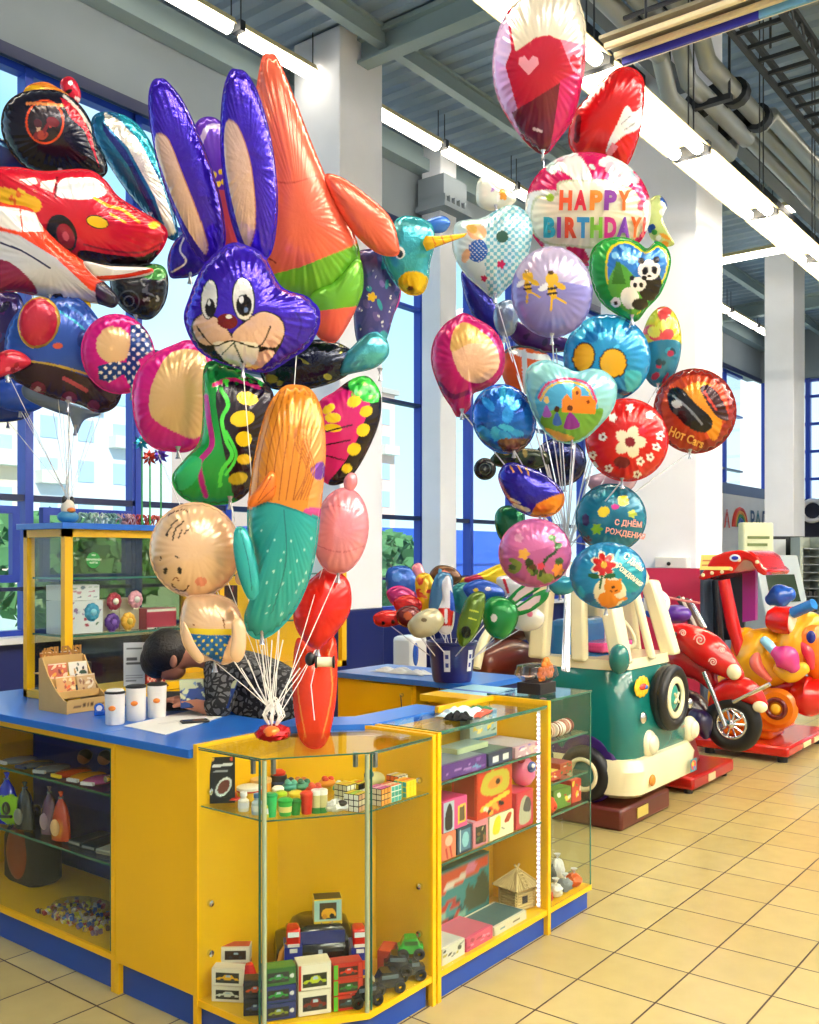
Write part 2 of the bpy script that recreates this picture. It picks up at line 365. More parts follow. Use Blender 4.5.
# lamps
m_tube = mat('tube_light', '#fff5e2', .5, emit=6); m_tubeb = mat('tube_light_bright', '#fff6e6', .5, emit=9)
m_house = plain('#dccf9a', .4); m_hang = plain('#2a2f38', .5)
def lamp(x0, x1, y, z, w, axis, tubes, m_, lab, group):
    L = x1 - x0; loc = ((x0 + x1) / 2, y, z) if axis == 'x' else (y, (x0 + x1) / 2, z)
    t = thing('ceiling_light', lab, 'ceiling light', loc, 0 if axis == 'x' else R(90), group)
    h = M(); h.prism([(-w / 2, -.01), (-w * .3, .05), (w * .3, .05), (w / 2, -.01), (w / 2 - .008, -.012), (w * .29, .04), (-w * .29, .04), (-w / 2 + .008, -.012)], -L / 2, L / 2, 'x')
    part('housing', h, m_house, t)
    for k in range(tubes):
        yy = (k - (tubes - 1) / 2) * w * .5
        part('tube', M().tube([(-L / 2 + .03, yy, -.02), (L / 2 - .03, yy, -.02)], .07 if w < .2 else .042, 10), m_, t)
    part('end_cap', M().bx(-L / 2 - .06, -L / 2, -w * .4, w * .4, -.03, .06), m_hang, t)
    for x in (-L / 2, L / 2): part('hanger', M().tube([(x, 0, .05), (x, 0, ZC - z)], .006, 5), m_hang, t)
ORD = ['first', 'second', 'third', 'fourth', 'fifth', 'sixth', 'seventh', 'eighth', 'ninth', 'tenth', 'eleventh', 'twelfth', 'thirteenth']
segs = [(1.06, 2.5), (2.58, 4.02), (4.15, 5.57), (5.68, 6.58), (7.3, 8.58), (8.7, 10.1), (10.22, 11.62), (11.75, 13.1), (13.3, 14.6), (14.8, 16.1), (16.3, 17.6), (17.8, 19.1), (19.3, 20.7)]
for i, (a, b_) in enumerate(segs):
    lamp(a, b_, 6.3, 6.18, .15, 'x', 1, m_tube, 'slim tube light in the window side row, %s from its left end' % ORD[i], 'slim tube lights along the window wall')
for i in range(9):
    x0 = .55 + i * 1.6
    lamp(x0, x0 + 1.5, 2.74, 4.6, .34, 'x', 2, m_tubeb, 'wide twin tube light over the aisle, %s from the near end' % ORD[i], 'wide tube lights over the aisle')
lamp(3.9, 5.3, 14.3, 6.1, .15, 'y', 1, m_tube, 'short crosswise tube light left of the far white column', 'crosswise tube lights')
lamp(2.6, 3.95, 12.7, 6.1, .15, 'y', 1, m_tube, 'short crosswise tube light right of the far white column', 'crosswise tube lights')
lamp(1.0, 2.6, 11.3, 6.1, .15, 'y', 1, m_tube, 'crosswise tube light at the right edge of the hall', 'crosswise tube lights')
for i, y in enumerate((-.5, -1.8, -3.1, -4.4)):
    for j in range(6):
        lamp(-1.6 + j * 2.4, .1 + j * 2.4, y, 4.9, .34, 'x', 2, mat('added_fill_tube', '#fffaf2', .5, emit=20), 'added twin tube fill light behind the viewer', 'added fill lights behind the viewer')  # unseen lamp rows, added to brighten the counter from the front
# hanging rail with poster strips at upper right
t = thing('hanging_light_rail', 'suspended light rail with coloured poster strips, top right', 'light rail', (4.9, 1.8, 4.36))
part('rail', M().bx(-.16, .16, -1.1, .6, .05, .07).bx(-.02, .02, -1.1, .6, .07, .12), plain('#8f8a74', .4), t)
for z_ in (.2, .3): part('lattice_bar', M().tube([(.15, -1.1, z_), (.15, .6, z_)], .014, 6), m_hang, t)
for k, x in enumerate((-.12, 0, .1)): part('tube', M().tube([(x, -1.08, .02), (x, .58, .02)], .02, 8), plain('#efe3bd', .4), t)
part('poster_strip', M().bx(.02, .04, -.2, .55, -.03, .03, 0).bx(.02, .04, -.55, -.2, -.03, .03, 1).bx(.02, .04, -1.1, -.55, -.03, .03, 2), [plain('#2a2fb0', .4), plain('#6fb0dc', .4), plain('#e05aa0', .4)], t)
for y in (.4, -.9): part('hanger', M().tube([(0, y, .1), (0, y, ZC - 4.36)], .008, 5), m_hang, t)
# services under the roof
tr = M()
for y in (2.16, 2.54):
    for z in (5.55, 5.7): tr.bx(3, 20, y - .02, y + .02, z - .02, z + .02)
for k in range(68):
    x = 3 + k * .25; tr.bx(x - .015, x + .015, 2.16, 2.54, 5.54, 5.57); tr.tube([(x, 2.16, 5.56), (x + .12, 2.16, 5.7), (x + .25, 2.16, 5.56)], .01, 4)
for k in range(9): tr.tube([(3.5 + k * 2, 2.35, 5.5), (3.5 + k * 2, 2.35, ZC - .01)], .01, 4)
single('cable_tray', tr, m_dark, 'long dark lattice cable tray under the roof at upper right', 'cable tray', (3, 2.47, 5.5), world=True)
for k, (y, z, w, lb) in enumerate(((3.78, 5.9, .12, 'dark trunking nearest the wide lights under the roof'), (3.55, 5.95, .1, 'second dark trunking under the roof'), (3.38, 5.75, .14, 'broad grey trunking under the roof beside the pipes'))):
    single('trunking', M().bx(3, 20, y - w / 2, y + w / 2, z, z + .12), m_hang if k < 2 else plain('#6d747c', .5), lb, 'trunking', (3, y, z), world=True, group='trunking runs under the roof')
t = thing('pipe_cluster', 'cluster of insulated pipes and valves hanging under the roof, upper right', 'pipes', (8, 3.08, 5.3))
for k in range(3):
    q = M(); y = .16 * k - .2; q.tube([(-2.0, y, .5 - .06 * k), (-.6, y, .5 - .06 * k), (-.4, y, .3 - .1 * k), (1.0, y, .3 - .1 * k), (1.2, y, .45), (6, y, .45)], .075, 12); part('pipe', q, plain('#9aa0a0', .4, metal=.3), t)
    for x in (-.9, .2, .8): part('collar', M().tube([(x, y, .3 if x > -.5 else .5), (x + .1, y, .3 if x > -.5 else .5)], .12, 12), m_dark, t)
part('bracket', M().bx(-.1, -.04, -.28, .28, .1, .15), m_dark, t); part('bracket', M().bx(-1.2, -1.14, -.28, .28, .3, .35), m_dark, t)
for y in (-.26, .26): part('rod', M().tube([(-.07, y, .1), (-.07, y, 1.2)], .012, 5), m_dark, t)
# ================================================================== helpers for prints and lettering
m_print = mat('printed_card', attr=True, rough=.38, coat=.25)
m_cloth = mat('printed_cloth', attr=True, rough=.85)
def picture(w, h, base, ops, org=(0, 0, 0), rz=0., tilt=0., n=26, th=.002):
    """a thin printed sheet facing local -Y, bottom centre at org; ops in units of 0..100 x 0..100 (y up)"""
    nx = n; ny = max(4, int(n * h / w)); g = M(); X, Y = np.meshgrid(np.linspace(0, 100, nx + 1), np.linspace(0, 100, ny + 1))
    mt = Matrix.Translation(org) @ Matrix.Rotation(rz, 4, 'Z') @ Matrix.Rotation(tilt, 4, 'X')
    vs = [mt @ Vector(((x / 100 - .5) * w, -th / 2, y / 100 * h)) for x, y in zip(X.ravel(), Y.ravel())]
    fs = [(j * (nx + 1) + i, j * (nx + 1) + i + 1, (j + 1) * (nx + 1) + i + 1, (j + 1) * (nx + 1) + i) for j in range(ny) for i in range(nx)]
    col = paint(X, Y, base, ops).reshape(-1, 3)
    g.add(vs, fs); N = len(vs)
    g.add([mt @ Vector((x, th / 2, z)) for x, z in ((-w / 2, 0), (w / 2, 0), (w / 2, h), (-w / 2, h))], [(0, 3, 2, 1)])
    g.c = np.vstack([col, np.tile(np.array(srgb(base)), (4, 1))]); return g
TXT = {}
def textmesh(s, bold=.02):
    if (s, bold) in TXT: return TXT[(s, bold)]
    cu = bpy.data.curves.new('t', 'FONT'); cu.body = s; cu.size = 1; cu.align_x = 'CENTER'; cu.offset = bold; cu.resolution_u = 3
    ob = bpy.data.objects.new('t', cu); sc.collection.objects.link(ob); dg = bpy.context.evaluated_depsgraph_get(); dg.update()
    me = bpy.data.meshes.new_from_object(ob.evaluated_get(dg)); v = np.array([tuple(q.co) for q in me.vertices]); f = [tuple(p.vertices) for p in me.polygons]
    bpy.data.objects.remove(ob); bpy.data.curves.remove(cu); bpy.data.meshes.remove(me)
    TXT[(s, bold)] = (v, f); return v, f
def lettering(s, size, org, xdir, ydir, n=None, bold=.02, lift=.001, th=.0015, mb=None, m=0, fit=None):
    """text laid on a plane: org is the centre of the text's baseline"""
    v, f = textmesh(s, bold); mb = mb or M(); xd, yd = Vector(xdir), Vector(ydir); nn = xd.cross(yd) if n is None else Vector(n); sx_ = size
    if fit and len(v): sx_ = fit / (v[:, 0].max() - v[:, 0].min())
    vs = [Vector(org) + xd * (p[0] * sx_) + yd * (p[1] * size) + nn * lift for p in v]
    return mb.add(vs, f, m)

# ================================================================== THE COUNTER
Yl = '#f2bd08'
m_yel = mat('yellow_laminate', '#f5bd06', .38, coat=.1); m_blue = mat('blue_worktop', '#1f6fd6', .3, coat=.2); m_kick = mat('blue_plinth', '#1c4aa8', .4)
m_dkin = mat('blue_inner_panel', '#1a2c8a', .5); m_chrome = mat('chrome', '#d8dadb', .2, metal=1); m_post = mat('clear_post', '#9fae8d', .15, coat=.5)
m_glass = glass_mat('cabinet_glass', (.95, .98, .965), .03); m_gedge = mat('glass_edge', '#2c6b5c', .15, coat=.5); m_steel = plain('#8e9498', .3, metal=.8); m_black = plain('#15161a', .4)
m_led = mat('led_strip', '#f3ecff', .5, emit=3)
HC = .95
def gpane(parent, x0, x1, y0, y1, z0, z1, name='glass_pane'):
    o = part(name, M().bx(x0, x1, y0, y1, z0, z1), m_glass, parent, world=True)
    e = M(); t = .0015
    dx, dy, dz = x1 - x0, y1 - y0, z1 - z0
    if dz < .02:      # shelf: edges visible on -x and -y sides
        e.bx(x0 - t, x0 + t, y0, y1, z0 - t, z1 + t).bx(x0, x1, y0 - t, y0 + t, z0 - t, z1 + t)
    elif dx < .02: e.bx(x0 - t, x1 + t, y0 - t, y0 + t, z0, z1).bx(x0 - t, x1 + t, y0, y1, z1 - t, z1 + t)
    else: e.bx(x0 - t, x0 + t, y0 - t, y1 + t, z0, z1).bx(x0, x1, y0 - t, y1 + t, z1 - t, z1 + t)
    part('glass_edge', e, m_gedge, o, world=True); return o
# --- left storage cabinet with glass doors, behind its own worktop
LX = 2.11; LY0, LYm, LY1 = 2.575, 3.022, 4.4
t = thing('glass_door_cabinet', 'yellow and blue cabinet with a glass door at the left, dim shelves of bags inside', 'cabinet', (LX + .25, 3.7, 0))
part('plinth', M().bx(LX + .02, LX + .5, LYm + .01, LY1, 0, .115), m_kick, t, world=True)
part('frame', M().bx(LX, LX + .5, LYm, LYm + .022, .1, HC - .03).bx(LX, LX + .5, LY1 - .02, LY1, .1, HC - .03).bx(LX, LX + .5, LYm + .022, LY1 - .02, .115, .137).bx(LX, LX + .5, LYm + .022, LY1 - .02, HC - .055, HC - .03), m_yel, t, world=True)
part('foot', M().bx(LX, LX + .5, LYm - .0, LYm + .022, 0, .1), m_yel, t, world=True)
part('back_panel', M().bx(LX + .48, LX + .5, LYm + .02, LY1 - .02, .137, HC - .055, 0), m_dkin, t, world=True)
gpane(t, LX + .004, LX + .01, LYm + .03, LY1 - .03, .145, HC - .06, 'glass_door')
part('door_hinge', M().tube([(LX - .012, LYm + .04, .78), (LX + .02, LYm + .04, .78)], .012, 10), m_chrome, t, world=True)
for z in (.70, .44): gpane(t, LX + .04, LX + .46, LYm + .03, LY1 - .03, z, z + .006, 'glass_shelf')
# --- plain cabinet next to it
t = thing('plain_cabinet', 'solid yellow cabinet side panel with blue plinth between glass cabinets', 'cabinet', (LX + .25, 2.8, 0))
part('plinth', M().bx(LX + .02, LX + .48, LY0 + .01, LYm - .025, 0, .115), m_kick, t, world=True)
part('body', M().bx(LX, LX + .5, LY0 + .002, LYm - .004, .115, HC - .03), m_yel, t, bev=.0015, world=True)
part('foot', M().bx(LX, LX + .5, LYm - .024, LYm - .004, 0, .115), m_yel, t, world=True)
t = thing('worktop', 'bright blue worktop over the left cabinets', 'worktop', (LX + .25, 3.4, HC - .03))
part('slab', M().bx(LX - .02, LX + .56, LY0 + .002, LYm + .05, HC - .03, HC), m_blue, t, bev=.002, world=True)
part('slab', M().bx(LX - .02, LX + .66, LYm + .052, LY1 + .02, HC - .03, HC), m_blue, t, bev=.002, world=True)
# --- corner glass display
cx0, cx1, cy0, cy1 = LX, 2.76, 2.04, LY0; GZ = .955
poly = [(cx0, cy1), (cx1, cy1), (cx1, cy0), (2.4, cy0), (cx0, 2.24)]
t = thing('corner_display_cabinet', 'yellow five-sided corner cabinet with glass doors and clear posts', 'display cabinet', (2.4, 2.35, 0))
part('plinth', M().prism([(cx0 + .02, cy1 - .01), (cx1 - .03, cy1 - .01), (cx1 - .03, cy0 + .02), (2.41, cy0 + .02), (cx0 + .02, 2.245)], 0, .085, 'z'), m_kick, t, world=True)
part('base_shelf', M().prism(poly, .085, .107, 'z'), m_yel, t, world=True)
part('side_panel', M().bx(cx0 - .004, cx1, cy1 - .022, cy1 - .002, .107, GZ + .012).bx(cx0 - .004, cx0 + .016, cy1 - .022, cy1 - .002, 0, .107), m_yel, t, world=True)
part('side_panel', M().bx(cx1 - .02, cx1, cy0 - .004, cy1 - .022, .107, GZ + .012).bx(cx1 - .02, cx1, cy0 - .004, cy0 + .016, 0, .107), m_yel, t, world=True)
part('back_panel', M().prism([(2.48, cy1 - .022), (2.5, cy1 - .022), (cx1 - .02, 2.32), (cx1 - .02, 2.3)], .107, GZ - .02, 'z'), m_yel, t, world=True)
for px_, py_ in ((cx0 + .008, 2.24), (2.396, cy0 + .008)):
    part('corner_post', M().lathe([(.008, .107), (.008, GZ - .002)], (px_, py_, 0), 10), m_post, t, world=True)
    part('glass_clip', M().bx(px_ - .006, px_ + .006, py_ + .045, py_ + .057, GZ - .05, GZ - .001), m_steel, t, world=True); part('glass_clip', M().bx(px_ + .03, px_ + .042, py_ - .01, py_ + .002, GZ - .05, GZ - .001), m_steel, t, world=True)
gpane(t, cx0 + .002, cx0 + .007, 2.257, cy1 - .025, .11, GZ - .004, 'glass_door')
gpane(t, 2.412, cx1 - .022, cy0 + .002, cy0 + .007, .11, GZ - .004, 'glass_door')
part('glass_door', M().prism([(cx0 + .012, 2.234), (2.39, cy0 + .012), (2.392, cy0 + .018), (cx0 + .014, 2.24)], .11, GZ - .004, 'z'), m_glass, t, world=True)
inner = [(cx0 + .012, cy1 - .024), (2.48, cy1 - .024), (cx1 - .024, 2.3), (cx1 - .024, cy0 + .012), (2.4, cy0 + .016), (cx0 + .012, 2.247)]
def slab_glass(name, pts, z, th, parent):
    o = part(name, M().prism(pts, z, z + th, 'z'), m_glass, parent, world=True); e = M()
    for i in range(3, len(pts)):
        a = Vector((*pts[i], z + th / 2)); b = Vector((*pts[(i + 1) % len(pts)], z + th / 2)); e.tube([a, b], .0025, 4)
    part('glass_edge', e, m_gedge, o, world=True)
slab_glass('glass_shelf', inner, .755, .006, t)
slab_glass('glass_top', [(cx0 + .0, cy1 - .024), (2.48, cy1 - .024), (cx1 - .024, 2.3), (cx1 - .024, cy0 - .002), (2.398, cy0 - .002), (cx0 - .0, 2.244)], GZ, .006, t)
for x, y, z in ((cx0 + .05, cy1 - .024, .4), (cx0 + .05, cy1 - .024, .75), (cx1 - .05, cy0 + .03, .4)): pass
for z in (.25, .42, .80): part('door_hinge', M().lathe([(.011, 0), (.011, .012), (.006, .014)], (cx1 - .022, cy0 + .05, z), 10, rot=(0, R(-90), 0)), m_chrome, t, world=True)
for z in (.25, .42, .80): part('door_hinge', M().lathe([(.011, 0), (.011, .012), (.006, .014)], (cx0 + .05, cy1 - .022, z), 10, rot=(R(90), 0, 0)), m_chrome, t, world=True)
# --- blue ledge behind the glass tops
t = thing('ledge_worktop', 'narrow blue worktop strip behind the glass cabinet tops', 'worktop', (2.8, 2.6, .93))
part('slab', M().prism([(2.49, 2.61), (2.5, 2.573), (2.76, 2.335), (3.25, 2.335), (3.25, 2.5), (2.85, 2.5), (2.68, 2.66)], .945, .972, 'z'), m_blue, t, world=True)
part('upstand', M().bx(2.78, 3.24, 2.34, 2.36, .0, .944), m_yel, t, world=True)
# --- right display cabinet
rx0, rx1, ry0, ry1 = 2.79, 3.58, 2.04, 2.33
t = thing('glass_display_cabinet', 'yellow display cabinet with LED strip and shelves of toy boxes', 'display cabinet', (3.2, 2.2, 0))
part('plinth', M().bx(rx0 + .005, rx1 - .022, ry0 + .018, ry1, 0, .085), m_kick, t, world=True)
part('base_shelf', M().bx(rx0 + .005, rx1 - .022, ry0, ry1, .085, .107), m_yel, t, world=True)
part('side_panel', M().bx(rx1 - .022, rx1, ry0 - .004, ry1, 0, .99), m_yel, t, world=True)
part('side_panel', M().bx(rx0 - .02, rx0 + .002, ry0 - .004, ry1, .0, .97), m_yel, t, world=True)
part('back_panel', M().bx(rx0 + .002, rx1 - .022, ry1 - .018, ry1, .107, .93), m_yel, t, world=True)
part('top_rail', M().bx(rx0 + .36, rx1, ry1 - .02, ry1, .965, .99), m_yel, t, world=True)
gpane(t, rx0, rx1 - .022, ry0 + .002, ry1 - .02, .965, .971, 'glass_top')
for z in (.77, .475): gpane(t, rx0 + .004, rx1 - .04, ry0 + .02, ry1 - .02, z, z + .006, 'glass_shelf')
gpane(t, rx0 + .004, rx1 - .026, ry0 + .002, ry0 + .007, .11, .96, 'glass_door')
part('led_strip', M().bx(rx1 - .05, rx1 - .046, ry0 + .02, ry0 + .034, .12, .955, 0), plain('#ded8ea', .4), t, world=True)
ld = M()
for k in range(42): ld.bx(rx1 - .054, rx1 - .05, ry0 + .022, ry0 + .032, .13 + k * .0195, .136 + k * .0195)
part('led_lights', ld, m_led, t, world=True, kind='stuff')
# --- end unit: glass column
ex0, ex1, ey0, ey1 = 3.582, 3.96, 2.04, 2.36
t = thing('glass_end_showcase', 'narrow all-glass showcase with twin LED strips at the end of the counter', 'showcase', (3.77, 2.2, 0))
part('plinth', M().bx(ex0, ex1 - .01, ey0 + .018, ey1, 0, .085), m_kick, t, world=True)
part('base_shelf', M().bx(ex0, ex1, ey0, ey1, .085, .107), m_yel, t, world=True)
gpane(t, ex1 - .008, ex1 - .003, ey0 + .004, ey1 - .006, .107, .985); gpane(t, ex0 + .01, ex1 - .01, ey0 + .003, ey0 + .008, .107, .985); gpane(t, ex0 + .01, ex1 - .01, ey1 - .012, ey1 - .007, .107, .985)
gpane(t, ex0, ex1, ey0, ey1, .986, .992, 'glass_top')
for z in (.80, .62, .485): gpane(t, ex0 + .01, ex1 - .014, ey0 + .012, ey1 - .014, z, z + .006, 'glass_shelf')
for x in (ex0 + .1, ex0 + .19):
    part('led_strip', M().bx(x - .008, x + .008, ey1 - .02, ey1 - .015, .12, .975), plain('#ded8ea', .4), t, world=True)
    ld = M()
    for k in range(43): ld.bx(x - .005, x + .005, ey1 - .024, ey1 - .02, .125 + k * .0195, .131 + k * .0195)
    part('led_lights', ld, m_led, t, world=True, kind='stuff')
# --- rear return counter
t = thing('rear_counter', 'rear yellow counter with blue top and a keyed door', 'counter', (4.26, 3.1, 0))
part('body', M().bx(4.05, 4.5, 3.12, 3.68, 0, HC - .03), m_yel, t, world=True)
part('door', M().bx(4.032, 4.05, 3.14, 3.52, .1, HC - .04), m_yel, t, world=True)
part('lock', M().lathe([(.012, 0), (.012, .012)], (4.032, 3.2, .86), 10, rot=(0, R(-90), 0)), m_chrome, t, world=True)
part('key_cord', M().tube([(4.02, 3.2, .86), (4.015, 3.19, .8), (4.015, 3.165, .76), (4.015, 3.16, .7)], .003, 5), m_black, t, world=True)
part('open_shelf', M().bx(4.06, 4.5, 2.75, 3.12, 0, .03).bx(4.48, 4.5, 2.75, 3.12, .03, HC - .03).bx(4.06, 4.5, 2.75, 2.77, .03, HC - .03), m_navy, t, world=True)
part('worktop', M().bx(4.02, 4.52, 2.73, 3.7, HC - .03, HC), m_blue, t, bev=.002, world=True)
part('cable', M().tube([(4.03, 2.95, .93), (4.02, 2.95, .8), (4.03, 2.96, .6)], .004, 5), plain('#7a2b20', .5), t, world=True)
# --- striped counter behind the end showcase
t = thing('striped_counter', 'yellow framed counter with blue and pale blue striped top', 'counter', (3.8, 2.55, 0))
part('body', M().bx(3.6, 4.0, 2.42, 2.7, 0, .93), m_yel, t, world=True)
part('top', M().bx(3.56, 3.7, 2.4, 2.72, .93, .96, 2).bx(3.7, 3.78, 2.4, 2.72, .93, .96, 0).bx(3.78, 3.82, 2.4, 2.72, .93, .96, 1).bx(3.82, 4.0, 2.4, 2.72, .93, .96, 0), [plain('#a8dcec', .3), plain('#1c48b8', .3), m_yel], t, world=True)
# --- tall showcase on the window side
tx0, tx1, ty0, ty1, tz0, tz1 = 2.41, 4.28, 3.82, 4.16, .952, 1.74
t = thing('tall_showcase', 'tall yellow framed glass showcase with blue top behind the counter', 'showcase', (3.3, 3.97, tz0))
fr = M()
for x in (tx0, tx1 - .04):
    for y in (ty0, ty1 - .03): fr.bx(x, x + .04, y, y + .03, tz0, tz1 - .015)
for z in (tz0, tz1 - .05): fr.bx(tx0, tx1, ty0, ty0 + .03, z, z + .035).bx(tx0, tx0 + .03, ty0, ty1, z, z + .035).bx(tx1 - .03, tx1, ty0, ty1, z, z + .035)
fr.bx(3.3, 3.33, ty0, ty0 + .03, tz0, tz1 - .02)
part('frame', fr, m_yel, t, world=True)
part('back_panel', M().bx(tx0 + .9, tx1, ty1 - .02, ty1, tz0, tz1 - .02).bx(tx0 + .04, tx1 - .04, ty0 + .03, ty1 - .02, tz0, tz0 + .02), m_yel, t, world=True)
part('back_glass', M().bx(tx0 + .03, tx0 + .9, ty1 - .012, ty1 - .006, tz0, tz1 - .02), glass_mat('tinted_glass', (.62, .6, .42), .1), t, world=True)
part('top', M().bx(tx0 - .03, tx1 + .02, ty0 - .03, ty1 + .01, tz1 - .015, tz1 + .012), m_blue, t, bev=.002, world=True)
gpane(t, tx0 + .04, tx1 - .04, ty0 + .012, ty0 + .017, tz0 + .035, tz1 - .05, 'glass_door')
gpane(t, tx0 + .012, tx0 + .017, ty0 + .03, ty1 - .03, tz0 + .035, tz1 - .05)
for z in (1.24, 1.5): gpane(t, tx0 + .03, tx1 - .04, ty0 + .03, ty1 - .03, z, z + .006, 'glass_shelf')
st = M().lathe([(.036, 0), (.036, .001)], (2.56, ty0 + .008, 1.585), 24, rot=(R(90), 0, 0))
o = part('round_sticker', st, plain('#1f8f3a', .5), t, world=True)
lt = M()
for k, (s_, z_) in enumerate((('МЫ', 1.605), ('ПРИНИМАЕМ', 1.584), ('КАРТЫ', 1.57))): lettering(s_, .012, (2.56, ty0 + .006, z_), (1, 0, 0), (0, 0, 1), n=(0, -1, 0), mb=lt)
part('sticker_lettering', lt, plain('#e8f4e0', .5), o, world=True)
t = thing('base_cabinet', 'yellow base cabinet under the tall showcase behind the assistant', 'cabinet', (3.5, 3.98, 0))
part('body', M().bx(2.7, 4.0, ty0, ty1, 0, tz0 - .004), m_yel, t, world=True)
part('shelf_edge', M().bx(2.7, 4.0, ty0 - .012, ty0, .78, .8), m_blue, t, world=True)
# ================================================================== FOIL BALLOONS
m_foil = mat('printed_foil', attr=True, rough=.24, metal=.3, bump=.16, bscale=22, coat=.4)
m_foil2 = mat('shiny_foil', attr=True, rough=.16, metal=.6, bump=.5, bscale=30, coat=.4)
m_string = plain('#f2f0ea', .6); m_sstring = mat('silver_ribbon', '#dfe4ea', .25, metal=.5)
def ell(cx, cy, rx, ry, rot=0, n=40):
    a = R(rot); return [(cx + rx * math.cos(t) * math.cos(a) - ry * math.sin(t) * math.sin(a), cy + rx * math.cos(t) * math.sin(a) + ry * math.sin(t) * math.cos(a)) for t in [2 * math.pi * k / n for k in range(n)]]
class Foil: pass
def foil(parent, name, outline, f, base, ops=(), T=None, c=None, yaw=0., back=None, mt=None, crk=1., smooth=True, label=None, pw=2.4, q=.56, dens=1.35):
    O = np.array(spl(outline, 8) if (smooth and len(outline) < 36) else outline)
    if c is None: c = ((O[:, 0].min() + O[:, 0].max()) / 2, (O[:, 1].min() + O[:, 1].max()) / 2)
    c = np.array(c, float); D = O - c; rad = np.hypot(D[:, 0], D[:, 1]); ang = np.unwrap(np.arctan2(D[:, 1], D[:, 0]))
    seg_ = np.diff(np.vstack([O, O[:1]]), axis=0); L = np.hypot(seg_[:, 0], seg_[:, 1]); per = L.sum()
    n = int(min(260, max(36, per / dens))); cum = np.concatenate([[0], np.cumsum(L)]); u = np.linspace(0, per, n, endpoint=False)
    OX = np.interp(u, cum, np.append(O[:, 0], O[0, 0])); OY = np.interp(u, cum, np.append(O[:, 1], O[0, 1]))
    kk = max(6, int(per / 9)); ph = 2 * math.pi * u / per
    DX, DY = OX - c[0], OY - c[1]; Rn = int(min(90, max(12, rad.max() / dens)))
    if T is None: T = .45 * min(np.ptp(O[:, 0]), np.ptp(O[:, 1]))
    s = np.linspace(0, 1, Rn + 1)[1:][:, None]
    def H(s_, p_):
        sv = np.clip(s_, 0, 1); h = T * (1 - sv ** pw) ** q
        return h * (1 + crk * .085 * sv ** 5 * np.sin(kk * p_) + crk * .035 * sv ** 3 * np.sin(kk * .5 * p_ + 5 * sv))
    sc_ = 1 - crk * .012 * s ** 8 * (1 + np.sin(kk * ph[None, :]))
    X = c[0] + DX[None, :] * s * sc_; Y = c[1] + DY[None, :] * s * sc_; h = H(s, ph[None, :])
    X = np.concatenate([[c[0]], X.ravel(), c[0] + DX * 1.02]); Y = np.concatenate([[c[1]], Y.ravel(), c[1] + DY * 1.02]); hh = np.concatenate([[T], h.ravel(), np.zeros(n)])
    Cw = np.array(P(c[0], c[1], f)); k = f / F0; ya = R(yaw)
    cam_ = np.array((0., 0., CAMH)); N = cam_ - Cw; N /= np.linalg.norm(N)      # the balloon's flat side is turned to face the viewer, plus yaw
    N = np.array(Matrix.Rotation(ya, 3, 'Z') @ Vector(N)); q0 = (Cw - cam_) @ N
    def W3(x, y, h_):
        r_ = (np.asarray(x, float) - 409.5) / F0; v_ = -(np.asarray(y, float) - HZ) / F0
        d_ = np.stack([r_ * SA + CA, -r_ * CA + SA, v_], -1); return cam_ + d_ * (q0 / (d_ @ N))[:, None] + (np.zeros(len(r_)) + np.asarray(h_))[:, None] * k * N
    vf = W3(X, Y, hh); col = paint(X, Y, base, ops)
    fs = [(0, 1 + (j + 1) % n, 1 + j) for j in range(n)]
    for i in range(Rn):
        a = 1 + i * n; b = a + n
        fs += [(a + j, a + (j + 1) % n, b + (j + 1) % n, b + j) for j in range(n)]
    # back side, coarser
    nb = len(vf); rim = 1 + Rn * n; sb = np.linspace(0, .97, 9)[1:][:, None]
    XB = np.concatenate([[c[0]], (c[0] + DX[None, :] * sb).ravel()]); YB = np.concatenate([[c[1]], (c[1] + DY[None, :] * sb).ravel()])
    hb = -np.concatenate([[T], H(sb, ph[None, :]).ravel()]); vb = W3(XB, YB, hb)
    fs += [(nb, nb + 1 + j, nb + 1 + (j + 1) % n) for j in range(n)]
    for i in range(7):
        a = nb + 1 + i * n; b = a + n
        fs += [(a + j, b + j, b + (j + 1) % n, a + (j + 1) % n) for j in range(n)]
    a = nb + 1 + 7 * n; fs += [(a + j, rim + j, rim + (j + 1) % n, a + (j + 1) % n) for j in range(n)]
    bc = np.tile(np.array(srgb(back or base)), (len(vb), 1))
    g = M(); g.v = [tuple(v) for v in np.vstack([vf, vb])]; g.f = fs; g.mi = [0] * len(fs); g.c = np.vstack([col, bc])
    o = part(name, g, mt or m_foil, parent, world=True, label=label)
    S = Foil(); S.o = o; S.c = c
    th0 = np.arctan2(DY, DX); order = np.argsort(th0); tt = th0[order]; rr_ = np.hypot(DX, DY)[order]; pp = ph[order]
    def surf(x, y, lift=1.):
        x = np.asarray(x, float); y = np.asarray(y, float); th = np.arctan2(y - c[1], x - c[0]); r = np.interp(th, tt, rr_, period=2 * math.pi)
        p_ = np.interp(th, tt, pp); s_ = np.hypot(x - c[0], y - c[1]) / r
        return W3(x, y, H(s_, p_) + lift)
    S.surf = surf; S.W3 = W3; return S
def ftext(S, parent, items, mats, name='lettering', bold=.03, lift=1.1):
    """items: (string, cx, cy, size_px, rot_deg, width_px or None, material index or 'letters')"""
    g = M()
    for s, cx, cy, size, rot, fit, m in items:
        v, f_ = textmesh(s, bold); xs_ = v[:, 0]; k = (fit / (xs_.max() - xs_.min())) if fit else size
        a = R(rot); x = v[:, 0] * k; y = -v[:, 1] * size
        X = cx + x * math.cos(a) - y * math.sin(a); Y = cy + x * math.sin(a) + y * math.cos(a)
        W_ = S.surf(X, Y, lift); g.add([tuple(p) for p in W_], f_, m)
    part(name, g, mats, parent, world=True)
